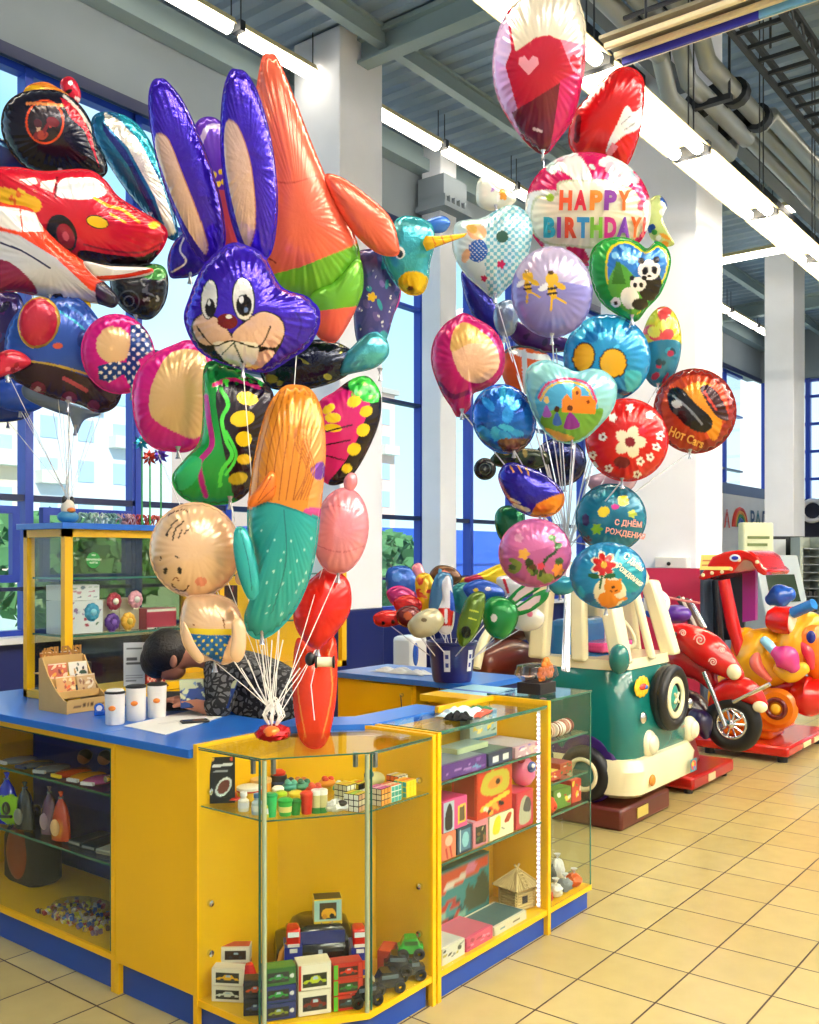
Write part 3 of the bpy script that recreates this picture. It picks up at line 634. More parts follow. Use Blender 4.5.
def balloon(label, outline, f, base, ops=(), knot=None, anchor=None, name='foil_balloon', group=None, cat='balloon', extras=(), strn=m_string, gather=None, **kw):
    O = np.array(outline, float); cx = (O[:, 0].min() + O[:, 0].max()) / 2; cy = (O[:, 1].min() + O[:, 1].max()) / 2
    t = thing(name, label, cat, P(cx, O[:, 1].max(), f), 0, group)
    S = foil(t, 'foil_body', outline, f, base, ops, **kw)
    for e in extras:
        nm, ol, df, b, op = e[:5]; foil(t, nm, ol, f + df, b, op, **(e[5] if len(e) > 5 else {}))
    k = knot or (cx, O[:, 1].max()); kp = P(k[0], k[1], f)
    part('tail', M().tube([kp + Vector((0, 0, .014)), kp, kp - Vector((0, 0, .022)), kp - Vector((0, 0, .034))], [.012, .005, .007, .011], 8), m_foil_tail, t, world=True)
    if anchor is not None:
        a = Vector(anchor); pts = [kp]
        if gather is not None: pts += [kp.lerp(Vector(gather), .5) + Vector((0, 0, .01)), Vector(gather)]
        else: pts += [kp.lerp(a, .5) + Vector((rnd.uniform(-.008, .008), rnd.uniform(-.008, .008), 0))]
        pts.append(a); part('string', M().tube(pts, .0016 if strn is m_string else .003, 5), strn, t, world=True)
    return t, S
m_foil_tail = mat('foil_tail', '#b9bcc6', .25, metal=.7)

# ------------------------------------------------------------------ middle bunch, tied to a weight on the corner cabinet's glass top
A1 = P(272, 716, 3.2); G1 = 'balloons of the middle bunch'
def A1j(): return A1 + Vector((rnd.uniform(-.02, .02), rnd.uniform(-.02, .02), rnd.uniform(-.01, .02)))
V = '#3c1cc0'; PE = '#f0c8ba'; K = '#120c14'; WH = '#f4f1ee'
head = [(229, 245), (248, 247), (264, 257), (281, 287), (308, 298), (319, 319), (309, 344), (290, 358), (267, 371), (243, 368), (215, 360), (196, 346), (185, 320), (190, 298), (204, 267)]
hops = [('s', [(290, 305), (300, 322), (296, 340)], 2, '#2a1096'),
        ('c', [(193, 322), (205, 313), (222, 320), (232, 333), (243, 322), (262, 311), (280, 318), (284, 333), (276, 352), (262, 366), (243, 368), (222, 362), (203, 350), (193, 338)], K),
        ('c', [(194, 323), (206, 314), (221, 321), (231, 335), (236, 345), (218, 345), (204, 344), (196, 336)], PE),
        ('c', [(233, 334), (244, 323), (262, 312), (279, 319), (283, 333), (275, 346), (258, 345), (238, 345)], PE),
        ('c', [(240, 364), (262, 350), (274, 352), (262, 366), (250, 369)], PE),
        ('c', [(214, 343), (234, 341), (257, 343), (256, 360), (245, 367), (228, 362)], '#ffffff'), ('s', [(234, 342), (243, 363)], 1.6, '#355544'), ('s', [(236, 340), (222, 354)], 1, '#355544'),
        ('s', [(198, 327), (214, 345), (232, 340), (258, 346), (270, 326)], 1.5, K),
        ('e', 228, 321, 10, 7.5, 10, '#7c1626'), ('e', 229.5, 316.5, 3, 2, 0, WH),
        ('e', 210, 299.6, 8.8, 19.8, 4, K), ('e', 210, 299.6, 7.6, 18.6, 4, WH), ('e', 211, 308, 5, 9, 0, K), ('e', 210, 303, 1.7, 3, 0, WH),
        ('e', 243.5, 299.6, 11.3, 21.6, -4, K), ('e', 243.5, 299.6, 10, 20.3, -4, WH), ('e', 244, 305.5, 7.6, 10.5, 0, K), ('e', 241.5, 300, 2.3, 3.6, 0, WH), ('e', 246, 310, 2, 2.4, 0, '#7e92b8')]
earL = [(153, 83), (160, 80), (168, 83), (184.7, 104.7), (201.8, 142), (215.5, 180), (223, 214), (225, 240), (219, 258), (204, 262), (190, 247), (181, 228), (167.6, 193.6), (157, 159.4), (150.5, 125), (149, 98)]
inL = [(157, 134), (168, 139), (181, 170), (198, 214), (207, 241), (206, 254), (195, 241), (178, 211), (164, 176), (155.6, 149)]
earR = [(230, 73), (238, 71), (247, 75), (258, 94.4), (268.5, 128.6), (275, 166), (277.5, 204), (274, 241.5), (267, 257), (256, 261), (243, 252), (230, 216), (223, 176.5), (220.6, 135.5), (223, 95)]
inR = [(229, 120), (239, 128.6), (249.7, 159.4), (254.8, 197), (254.8, 228), (249.7, 246.6), (241, 234.6), (231, 197), (225, 159.4), (224.4, 132)]
balloon('violet rabbit head balloon with two tall ears and big front teeth', head, 3.28, V, hops, (243, 368), A1j(), 'rabbit_balloon', G1, T=30, mt=m_foil2, c=(245, 312),
        extras=[('ear', earL, .04, V, [('c', inL, PE), ('s', inL[:6], 1, '#c07a6c')], dict(T=14, mt=m_foil2)), ('ear', earR, .0, V, [('c', inR, PE), ('s', inR[:6], 1, '#c07a6c')], dict(T=15, mt=m_foil2)),
                ('cheek_tuft', [(262, 290), (290, 292), (316, 305), (319, 322), (309, 343), (288, 352), (268, 345)], .12, V, [], dict(T=16, mt=m_foil2))])
CO = '#ee6a4e'
balloon('coral pink pointed star balloon with lime green lower half, tallest in the middle bunch', [(263, 60), (270, 57), (278, 61), (294, 98), (308, 135), (325, 176), (342, 211), (355, 238), (359, 260), (352, 288), (337, 305), (318, 308), (290, 300), (262, 284), (247, 250), (243, 200), (250, 140), (257, 90)], 3.66, CO,
        [('p', [(230, 285), (300, 266), (365, 240), (370, 320), (230, 330)], '#6cb52c'),
         ('s', [(268, 180), (290, 184), (318, 176)], 1.2, '#b8402e'), ('s', [(258, 262), (270, 258), (276, 262)], 1.4, '#8a2a22')], (300, 303), A1j(), 'star_balloon', G1, T=30, c=(300, 215),
        extras=[('star_arm', [(325, 176.5), (342, 178), (369, 197), (390, 217.5), (398, 243), (396, 255), (376, 252), (352, 231), (335, 204)], -.02, CO, [], dict(T=12)),
                ('star_leg', [(312, 292), (335, 280), (358, 258), (363, 285), (356, 308), (342, 334), (333, 342), (318, 336), (311, 315)], .06, '#6cb52c', [('p', [(300, 313), (365, 305), (365, 350), (300, 350)], '#e8604f')], dict(T=14))])
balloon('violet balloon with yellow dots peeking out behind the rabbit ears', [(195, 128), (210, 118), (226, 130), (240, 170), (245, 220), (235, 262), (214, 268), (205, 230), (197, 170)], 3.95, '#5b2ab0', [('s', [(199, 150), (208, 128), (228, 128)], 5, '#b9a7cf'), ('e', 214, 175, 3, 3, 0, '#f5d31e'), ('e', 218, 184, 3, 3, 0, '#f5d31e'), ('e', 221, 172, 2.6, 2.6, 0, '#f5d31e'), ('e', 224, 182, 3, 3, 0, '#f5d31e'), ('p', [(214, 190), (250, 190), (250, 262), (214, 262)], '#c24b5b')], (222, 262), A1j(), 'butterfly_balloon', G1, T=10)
balloon('dark violet wing balloon with a white wavy line left of the rabbit head', [(168, 258), (176, 240), (190, 232), (204, 240), (208, 262), (196, 275), (180, 278), (170, 276)], 3.8, '#2b1aa8', [('s', [(184, 238), (180, 250), (186, 262), (172, 272)], 1.8, '#d6d2ee')], (190, 275), A1j(), 'wing_balloon', G1, T=12, mt=m_foil2)
TE = '#2b93a8'
balloon('teal unicorn balloon with a yellow striped horn and star dotted purple wing', [(392, 226), (402, 217), (418, 218), (432, 226), (434, 245), (430, 262), (428, 280), (422, 293), (408, 294), (396, 284), (386, 268), (382, 248)], 3.75, '#3fb0c0', [('e', 414, 284, 16, 13, 10, '#e8c21c'), ('e', 410, 288, 3, 2.4, 0, '#5a3208'), ('e', 400, 253, 5, 6, 0, WH), ('e', 400, 254, 3, 4, 0, '#22323c'), ('s', [(392, 226), (404, 224), (430, 230)], 3, '#7ad6e0')], (380, 372), A1j(), 'unicorn_balloon', G1, T=14, mt=m_foil2,
        extras=[('horn', [(426, 236), (440, 236), (467, 233), (464, 237), (445, 244), (427, 251), (423, 243)], -.09, '#f2c21a', [('s', [(432, 236), (436, 247)], 1.2, '#e05a20'), ('s', [(441, 236), (445, 245)], 1.2, '#e05a20'), ('s', [(450, 235), (453, 241)], 1.2, '#e05a20')], dict(T=5, smooth=False)),
                ('mane', [(424, 222), (442, 216), (450, 222), (444, 232), (430, 232)], .05, '#2e6fd0', [], dict(T=5)),
                ('wing', [(355, 262), (368, 250), (385, 255), (396, 275), (400, 290), (392, 320), (383, 345), (365, 350), (355, 330)], .12, '#4a4a90', [('b', 3, 26, [356, 400, 255, 345], 5, ['#6a5aa0', '#35a0b0', '#7a6ab8', '#2b3f80']), ('b', 5, 24, [356, 398, 255, 345], 1.3, ['#f4f4ff']), ('f', 372, 297, 5, 5, '#f2c21a')], dict(T=12)),
                ('mane', [(400, 285), (400, 300), (392, 318), (384, 330), (386, 310), (392, 294)], .2, '#d0309a', [], dict(T=4)),
                ('foot', [(362, 338), (376, 332), (387, 341), (388, 355), (376, 367), (358, 372), (340, 374), (345, 356)], .08, '#4fb5c0', [], dict(T=12, mt=m_foil2))])
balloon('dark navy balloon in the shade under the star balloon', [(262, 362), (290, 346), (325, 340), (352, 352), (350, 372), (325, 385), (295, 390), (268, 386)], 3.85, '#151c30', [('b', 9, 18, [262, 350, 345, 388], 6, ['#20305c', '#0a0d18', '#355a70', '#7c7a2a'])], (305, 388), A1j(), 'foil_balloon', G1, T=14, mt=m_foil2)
# butterfly with a green front wing and magenta hind wing
wing = [(209, 363), (223, 364.5), (251, 377), (271, 391), (272, 410), (266, 433), (258, 461), (250, 488), (232, 502), (200, 503), (180, 494), (173, 476), (186, 458), (199.6, 442), (203, 416.6), (203, 386), (204, 371)]
balloon('butterfly balloon with a green ribbed wing and a magenta wing spotted yellow', wing, 3.45, '#17a03e',
        [('c', [(222, 385), (250, 378), (275, 395), (268, 440), (252, 490), (236, 500), (228, 470), (220, 430), (216, 400)], '#1c0a18'),
         ('e', 247, 399, 10.5, 6.5, 12, '#eecb1a'), ('e', 242, 419, 12, 8, -8, '#f2d01c'), ('e', 243.5, 439, 8, 7.5, 0, '#f2d01c'), ('e', 244, 459, 7.5, 5, 0, '#e2bc1a'), ('e', 238, 478, 9.5, 6, -10, '#b9a320'),
         ('s', [(206, 397), (209, 420), (212, 445), (200, 462), (202, 480), (206, 495)], 5.5, '#b81f86'), ('s', [(221, 390), (228, 405), (222, 420), (226, 440), (232, 455), (222, 470), (220, 485)], 4, '#4fe04a'), ('s', [(226, 432), (236, 455), (226, 474)], 3, '#4fe04a'),
         ('s', [(214, 386), (232, 380), (258, 388)], 4, '#e0287a'), ('b', 4, 22, [205, 262, 364, 386], 4, ['#5aff4a', '#1fc24a', '#0f7a2a']), ('c', [(178, 470), (190, 456), (202, 460), (196, 480), (180, 490)], '#2cc070')],
        (230, 500), A1j(), 'butterfly_balloon', G1, T=20, c=(226, 440),
        extras=[('wing', [(318, 405), (335, 392), (351, 380.5), (366, 377), (376, 386), (380.6, 400), (377.5, 426), (362, 460.4), (347, 479.5), (330, 484), (316, 470), (312, 440)], .1, '#d81f72',
                 [('s', [(350, 378), (374, 384), (383, 402), (374, 432), (358, 465), (340, 488)], 26, '#170914'), ('c', [(348, 384), (362, 375), (378, 386), (378, 402), (360, 400)], '#2fbf3c'), ('b', 8, 12, [350, 378, 380, 400], 3, ['#7dff52', '#16802c']),
                  ('e', 354, 402, 7, 5.5, -20, '#f2d01c'), ('e', 366, 411.5, 6.5, 5.5, -30, '#f2d01c'), ('e', 363, 430, 7, 6, -40, '#f2d01c'), ('e', 354, 449, 7, 6, -30, '#f2d01c'), ('e', 347, 468, 5, 4.5, 0, '#f2d01c'), ('e', 333, 418, 8, 5, 0, '#f2d01c'), ('e', 333, 428, 9, 4, 5, '#f2d01c'), ('e', 329, 409, 7, 4, -35, '#f2d01c'), ('s', [(325, 445), (350, 440)], 1.4, K), ('s', [(325, 455), (345, 460)], 1.4, K), ('s', [(325, 432), (352, 425)], 1.4, K)], dict(T=14))])
OR = '#e08a22'
mer = [(297.5, 387), (312, 393), (322, 415), (325, 449), (323, 483), (319.5, 517.5), (316, 548), (309, 578.5), (295, 609), (276, 630), (259.5, 637), (248, 630), (245, 613), (252, 594), (255, 563), (249, 540), (248, 510), (252, 476), (257.6, 445), (267, 411), (282, 390)]
balloon('mermaid balloon with long orange hair and curled turquoise tail', mer, 3.12, OR,
        [('p', [(300, 430), (330, 430), (330, 520), (306, 512), (312, 480)], '#ec9a4c'), ('c', [(306, 508), (330, 512), (318, 521), (304, 520)], '#c0408a'), ('c', [(310, 470), (322, 462), (326, 476), (316, 480)], '#7a3aa0'),
         ('p', [(240, 512), (252, 508), (268, 502), (290, 508), (322, 518), (330, 660), (230, 660)], '#21a3a0'), ('s', [(250, 511), (268, 503), (292, 509), (320, 519)], 2, '#1a7d80')]
        + [('s', [(290 + k * 5, 392), (284 + k * 7, 420), (276 + k * 8, 460), (272 + k * 7, 500)], 1.1, '#a85a12') for k in range(-4, 5)] + [('s', [(305 + k * 3, 400 + 6 * k), (300 + k * 3, 440), (310 + k * 2, 470), (300 + k * 3, 500)], 1.3, '#b5661a') for k in range(-2, 3)] + [('s', [(284, 510), (286, 560), (272, 612)], 1.3, '#167a7c')]
        + [('e', 262 + (k * 37) % 52, 530 + (k * 53) % 85, 1, 1, 0, '#bff4ee') for k in range(26)], (262, 634), A1j(), 'mermaid_balloon', G1, T=24, c=(286, 505),
        extras=[('tail_fin', [(234.7, 531), (242, 527), (249, 535), (254, 550), (259.5, 578.5), (257.6, 596), (248, 598), (238.5, 576), (233.6, 550)], -.06, '#2aa9a6', [('s', [(240, 530), (248, 560), (252, 590)], 1, '#167a7c')], dict(T=6)),
                ('hair_bow', [(248, 500), (256, 490), (270, 472), (276, 478), (274, 496), (262, 503), (250, 507)], -.09, '#ee7a24', [('s', [(272, 476), (258, 500)], 1, '#a84a10'), ('s', [(276, 486), (258, 503)], 1, '#a84a10')], dict(T=6))])
balloon('plain pale pink balloon with a small ear beside the mermaid tail', ell(341, 531, 27, 43, 8), 3.35, '#e28c98', [('s', [(318, 510), (336, 506), (360, 512)], 1, '#b96472'), ('s', [(317, 545), (340, 552), (364, 546)], 1, '#b96472')], (338, 573), A1j(), 'foil_balloon', G1, T=18,
        extras=[('ear', [(345, 490), (344, 480), (350, 473), (356, 475), (357, 484), (351, 492)], .0, '#e28c98', [], dict(T=4))])
balloon('shiny red heart balloon under the pale pink one', [(316.6, 575), (325, 569), (337, 571), (349, 584), (350, 609), (338, 630), (318, 649), (303, 639), (294, 618.5), (299, 592)], 3.42, '#e01c12', [], (318, 647), A1j(), 'heart_balloon', G1, T=17, mt=m_foil)
balloon('long orange red balloon hanging down behind the counter', [(297, 640), (316, 650), (334, 638), (337, 675), (334, 712), (326, 742), (312, 748), (299, 735), (293, 690)], 3.55, '#ee3c14', [('s', [(300, 650), (298, 690), (306, 738)], 1.5, '#f4863a'), ('s', [(328, 650), (332, 690), (322, 738)], 1.5, '#f4863a')], (316, 648), A1j(), 'foil_balloon', G1, T=11)
SK = '#e8c096'
t, S = balloon('toddler boy balloon with bald head and blue dotted shorts', ell(195, 550, 45, 47, 0), 3.2, SK,
        [('s', [(167, 536), (172, 526), (178, 520)], 1.5, K), ('s', [(173, 540), (176, 530), (184, 522)], 1.5, K), ('s', [(179, 538), (182, 531)], 1.3, K), ('s', [(184, 534), (190, 529)], 1.3, K), ('s', [(168, 516), (180, 510), (188, 512)], 1.2, '#5a3a20'), ('s', [(161, 560), (162, 556)], 1.3, K), ('s', [(176, 556), (179, 558)], 1.3, K),
         ('e', 166, 570.5, 1.8, 3.4, 0, K), ('e', 180, 570, 2, 3.8, 0, K), ('s', [(173, 580), (176, 577), (179, 580)], 1.3, '#7a3a20'), ('s', [(172, 584), (178, 590), (185, 590), (189, 585)], 1.5, '#4a1c10'), ('e', 201, 581, 6, 4.5, 0, '#e58f72')],
        (215, 662), A1j(), 'toddler_balloon', G1, T=27,
        extras=[('torso', [(187, 598), (202, 595), (218, 595), (233, 602), (241, 616), (245, 632), (243, 652), (226, 664), (212, 660), (198.5, 661), (184, 645), (180.6, 620)], -.02, SK,
                 [('p', [(183, 629), (208, 633), (232, 633), (225, 650), (221, 664), (205, 655), (190, 645)], '#1a68ac'), ('d', [(186, 634), (208, 637), (229, 637), (224, 650), (220, 660), (205, 653), (192, 645)], 6, 1.3, '#e8d83a'), ('p', [(183, 627), (208, 629), (233, 629), (232, 635), (208, 635), (185, 633)], '#e3c81c'), ('s', [(215, 608), (223, 620), (224, 628)], 1.3, '#8a5a34'), ('e', 194, 625, 1.2, .9, 0, '#8a5a34')], dict(T=17)),
                ('ear', ell(240, 578, 5, 7), .05, SK, [], dict(T=3)),
                ('arm', [(183, 622), (188, 628), (196, 645), (204, 658), (199, 663), (190, 655), (183, 641)], -.12, SK, [], dict(T=4)), ('arm', [(232, 622), (240, 618), (246, 630), (245, 652), (238, 662), (230, 656), (232, 638)], -.12, SK, [], dict(T=4))])
MG = '#df148c'
balloon('round magenta balloon with a plain peach oval, left of the butterfly', [(175, 345), (188, 341), (204, 346), (214, 370), (214, 405), (205, 436), (190, 450), (172, 451), (152, 446), (138, 428), (133, 402), (136, 376), (152, 356)], 3.72, MG, [('c', [(168, 356), (186, 350), (204, 356), (210, 384), (206, 420), (196, 438), (172, 430), (152, 416), (150, 396), (156, 376)], '#e9be83')], (178, 450), A1j(), 'foil_balloon', G1, T=22,)
balloon('round magenta balloon with peach centre and a navy polka dot bow', ell(118, 354, 36, 40, -20), 3.95, MG, [('e', 114, 345, 17.5, 18, 0, '#ecc089'), ('p', [(98, 366), (112, 362), (126, 362), (130, 345), (130, 325), (140, 324), (150, 336), (153, 350), (138, 360), (144, 375), (143, 388), (132, 390), (124, 374), (110, 382), (99, 379)], '#123d86'), ('d', [(98, 366), (112, 362), (126, 362), (130, 345), (130, 325), (140, 324), (150, 336), (153, 350), (138, 360), (144, 375), (143, 388), (132, 390), (124, 374), (110, 382), (99, 379)], 6.5, 1.7, WH)], (132, 392), A1j(), 'foil_balloon', G1, T=17)
# ------------------------------------------------------------------ left bunch, tied to the little weight on the tall showcase
A2 = P(70, 500, 4.42); G2 = 'balloons of the left bunch'
def A2j(): return A2 + Vector((rnd.uniform(-.02, .02), rnd.uniform(-.02, .02), rnd.uniform(0, .02)))
RD = '#d3122e'
balloon('red racing car balloon with yellow headlights', [(-14, 174), (15, 168), (45, 172), (85, 170), (104, 180), (117, 196), (135, 208), (158, 222), (166, 232), (163, 245), (155, 256), (145, 264), (120, 266), (85, 262), (50, 246), (20, 232), (-14, 222)], 4.15, RD,
        [('c', [(58, 196), (62, 180), (80, 178), (98, 180), (106, 194), (84, 200)], '#dfe6ea'), ('p', [(20, 180), (36, 178), (38, 184), (30, 186)], '#e6e2dc'), ('p', [(42, 182), (56, 180), (53, 193), (41, 188)], '#e6e2dc'), ('s', [(57, 178), (56, 198)], 2.4, '#7a0a1a'),
         ('c', [(-14, 186), (14, 190), (40, 200), (38, 212), (10, 208), (-14, 200)], '#f0b81c'), ('b', 12, 9, [-5, 38, 190, 210], 4, ['#e8641c', '#f6d33a', '#c22a1a']),
         ('c', [(82, 263), (80, 250), (110, 254), (140, 256), (158, 250), (150, 268), (120, 270)], '#2a0c1c'), ('e', 62, 234, 14.5, 20, -20, '#1c1626'), ('e', 66, 236, 8, 13, -20, '#9c1c34'), ('e', 66, 236, 3, 5, -20, '#e8586a'),
         ('e', 97, 222, 11.5, 6.5, 15, K), ('e', 97, 222, 10.5, 5.4, 15, '#f3c61a'), ('e', 153.5, 225, 6, 3.5, -15, '#f3c61a'), ('s', [(94, 198), (108, 206), (122, 210), (138, 222)], 3, '#f0a21a'), ('s', [(110, 214), (124, 222)], 2.4, '#f0a21a'), ('s', [(84, 244), (110, 250), (140, 252), (160, 244)], 2, '#8a0f28'), ('s', [(100, 184), (118, 200), (138, 212)], 1.2, '#8a0f28')],
        (75, 262), A2j(), 'car_balloon', G2, T=22, c=(80, 220))
balloon('orange and white aeroplane balloon with a dark nose', [(-14, 208), (12, 206), (32, 210), (42, 226), (62, 246), (84, 262), (102, 280), (117, 297), (112, 307), (95, 303), (62, 300), (20, 292), (-14, 284)], 3.98, '#c9cbd2',
        [('p', [(-20, 226), (20, 236), (56, 258), (90, 290), (112, 296), (120, 280), (60, 230), (42, 200), (-20, 200)], '#ea3f17'), ('p', [(-20, 204), (16, 208), (40, 214), (44, 232), (20, 232), (-20, 222)], '#eceae6'), ('s', [(20, 206), (23, 232)], 1.6, '#c8402a'), ('s', [(-10, 240), (20, 250), (50, 268)], 1.8, '#1a1a4a'), ('c', [(96, 284), (110, 284), (120, 298), (112, 310), (97, 302)], '#2a2c44'), ('c', [(-14, 262), (10, 262), (34, 284), (32, 296), (-14, 290)], '#8a1848')],
        (50, 298), A2j(), 'aeroplane_balloon', G2, T=17, c=(50, 262),
        extras=[('wing', [(84, 262), (110, 266), (150, 268), (148, 275), (120, 279), (100, 280)], .05, '#f1eee9', [('s', [(98, 278), (125, 276), (152, 270)], 4, '#e03a1c')], dict(T=4))])
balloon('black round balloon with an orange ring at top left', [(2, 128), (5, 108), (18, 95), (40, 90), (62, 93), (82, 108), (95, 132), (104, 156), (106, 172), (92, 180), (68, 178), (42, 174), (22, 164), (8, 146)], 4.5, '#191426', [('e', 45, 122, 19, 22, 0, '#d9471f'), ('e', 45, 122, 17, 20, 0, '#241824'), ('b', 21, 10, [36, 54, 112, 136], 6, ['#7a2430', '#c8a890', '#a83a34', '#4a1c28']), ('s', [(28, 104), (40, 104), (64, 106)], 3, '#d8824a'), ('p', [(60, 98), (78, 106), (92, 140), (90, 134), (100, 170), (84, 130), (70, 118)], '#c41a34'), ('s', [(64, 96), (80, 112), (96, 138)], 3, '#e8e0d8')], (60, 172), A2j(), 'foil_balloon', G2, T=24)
balloon('orange and yellow balloon tip above the black balloon', [(24, 96), (28, 86), (44, 82), (58, 88), (70, 98), (60, 108), (36, 106)], 4.65, '#e88a2c', [('e', 34, 90, 10, 5, 0, '#f4b81c')], (46, 106), A2j(), 'foil_balloon', G2, T=8)
balloon('small red and white checked balloon at the top of the left bunch', [(60, 84), (66, 77), (74, 79), (80, 90), (80, 100), (74, 105), (66, 99)], 4.85, '#d41c3c', [('b', 15, 12, [62, 80, 80, 104], 3, ['#f0f0f0', '#1a1a22'])], (72, 104), A2j(), 'foil_balloon', G2, T=7)
balloon('long teal and navy balloon with a white stripe leaning right', [(92, 122), (98, 114), (112, 113), (128, 118), (142, 130), (154, 150), (166, 185), (176, 222), (176, 238), (166, 236), (148, 216), (126, 190), (106, 160), (94, 138)], 4.35, '#1d6c98', [('p', [(104, 112), (118, 120), (140, 142), (162, 186), (176, 232), (168, 236), (154, 196), (128, 148), (106, 124)], '#e2dccf'), ('p', [(102, 122), (126, 150), (152, 200), (164, 236), (150, 210), (128, 165), (104, 132)], '#1c2a78'), ('c', [(118, 114), (140, 124), (156, 148), (164, 178), (150, 160), (134, 134)], '#2aa7bd')], (150, 216), A2j(), 'foil_balloon', G2, T=17, mt=m_foil2, c=(130, 166))
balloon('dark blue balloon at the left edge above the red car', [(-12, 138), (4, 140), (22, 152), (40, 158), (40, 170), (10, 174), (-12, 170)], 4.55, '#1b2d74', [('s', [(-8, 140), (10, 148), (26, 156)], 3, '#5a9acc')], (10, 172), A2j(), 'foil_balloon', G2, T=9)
balloon('black tyre patterned balloon with grey rings', [(112, 272), (130, 268), (150, 264), (164, 268), (168, 284), (164, 304), (152, 318), (138, 318), (122, 308), (112, 292)], 4.3, '#15181d', [('e', 129, 301, 11, 11, 0, '#50565c'), ('e', 129, 301, 9.5, 9.5, 0, '#1b1e24'), ('e', 129, 301, 5.5, 5.5, 0, '#7c8288'), ('e', 129, 301, 4.3, 4.3, 0, '#1b1e24'), ('b', 31, 16, [142, 158, 280, 300], 3.2, ['#70767c', '#15181d', '#a4a8ac']), ('c', [(138, 270), (160, 264), (168, 272), (160, 280), (146, 278)], '#3d8a3c')], (136, 318), A2j(), 'tyre_balloon', G2, T=17)
balloon('blue steam engine balloon with a red round front and dark wheels', [(14, 318), (32, 302), (58, 296), (80, 300), (98, 320), (112, 350), (122, 380), (116, 404), (98, 412), (80, 404), (56, 398), (30, 388), (8, 372), (6, 340)], 4.05, '#1f4fae',
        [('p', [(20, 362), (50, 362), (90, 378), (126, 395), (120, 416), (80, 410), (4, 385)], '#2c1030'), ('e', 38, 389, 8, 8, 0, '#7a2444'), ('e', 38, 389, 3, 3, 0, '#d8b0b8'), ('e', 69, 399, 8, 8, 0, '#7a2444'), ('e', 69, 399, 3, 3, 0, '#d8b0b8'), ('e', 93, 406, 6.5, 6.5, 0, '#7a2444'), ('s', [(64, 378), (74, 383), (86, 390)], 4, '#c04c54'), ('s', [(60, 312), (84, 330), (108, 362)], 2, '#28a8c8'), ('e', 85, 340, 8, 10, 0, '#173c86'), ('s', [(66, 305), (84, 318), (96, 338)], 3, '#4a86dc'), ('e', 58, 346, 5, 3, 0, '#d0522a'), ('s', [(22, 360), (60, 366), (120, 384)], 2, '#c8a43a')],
        (68, 404), A2j(), 'train_balloon', G2, T=19, c=(64, 352),
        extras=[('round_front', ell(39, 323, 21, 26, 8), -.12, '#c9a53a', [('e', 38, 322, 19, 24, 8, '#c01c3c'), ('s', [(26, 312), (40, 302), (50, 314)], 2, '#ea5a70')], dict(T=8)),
                ('chimney', [(50, 292), (55, 276), (62, 275), (70, 282), (66, 294), (58, 300)], -.05, '#e8c424', [('p', [(48, 286), (70, 292), (66, 302), (46, 300)], '#14142c'), ('p', [(50, 282), (72, 288), (69, 294), (50, 289)], '#b81c30')], dict(T=5)),
                ('dome', ell(85, 306, 6, 6), .02, '#e8c424', [], dict(T=4))])
balloon('scalloped silver grey balloon edge under the steam engine', [(24, 386), (40, 388), (62, 400), (84, 408), (100, 414), (84, 420), (76, 434), (72, 418), (56, 412), (36, 404), (24, 396)], 4.3, '#6d7f98', [], (75, 428), A2j(), 'foil_balloon', G2, T=6, c=(66, 404))
balloon('blue balloon with a red end below the engine at left', [(-6, 384), (16, 378), (38, 382), (50, 392), (46, 404), (30, 412), (8, 410), (-6, 402)], 4.4, '#1a4fc4', [('p', [(38, 380), (54, 384), (54, 404), (42, 408)], '#a01f38')], (20, 410), A2j(), 'foil_balloon', G2, T=12)
balloon('pinkish red lips shaped balloon at the left edge', [(-6, 358), (8, 350), (22, 353), (31, 362), (20, 370), (4, 376), (-6, 376)], 3.9, '#d2203c', [('b', 17, 8, [-4, 28, 352, 374], 4, ['#f0607a', '#a01028'])], (8, 374), A2j(), 'foil_balloon', G2, T=7)
balloon('dark purple balloon behind the engine at the left edge', [(-10, 296), (6, 292), (22, 300), (24, 340), (16, 374), (-10, 378)], 4.45, '#2c1a66', [('b', 19, 12, [-8, 22, 300, 372], 7, ['#1c2f8a', '#5a1a6a', '#120c3a'])], (6, 376), A2j(), 'foil_balloon', G2, T=12)
balloon('dark blue balloon hanging lowest at the left edge', [(-8, 406), (14, 404), (30, 408), (26, 418), (6, 422), (-8, 420)], 4.5, '#14307c', [], (8, 421), A2j(), 'foil_balloon', G2, T=6)
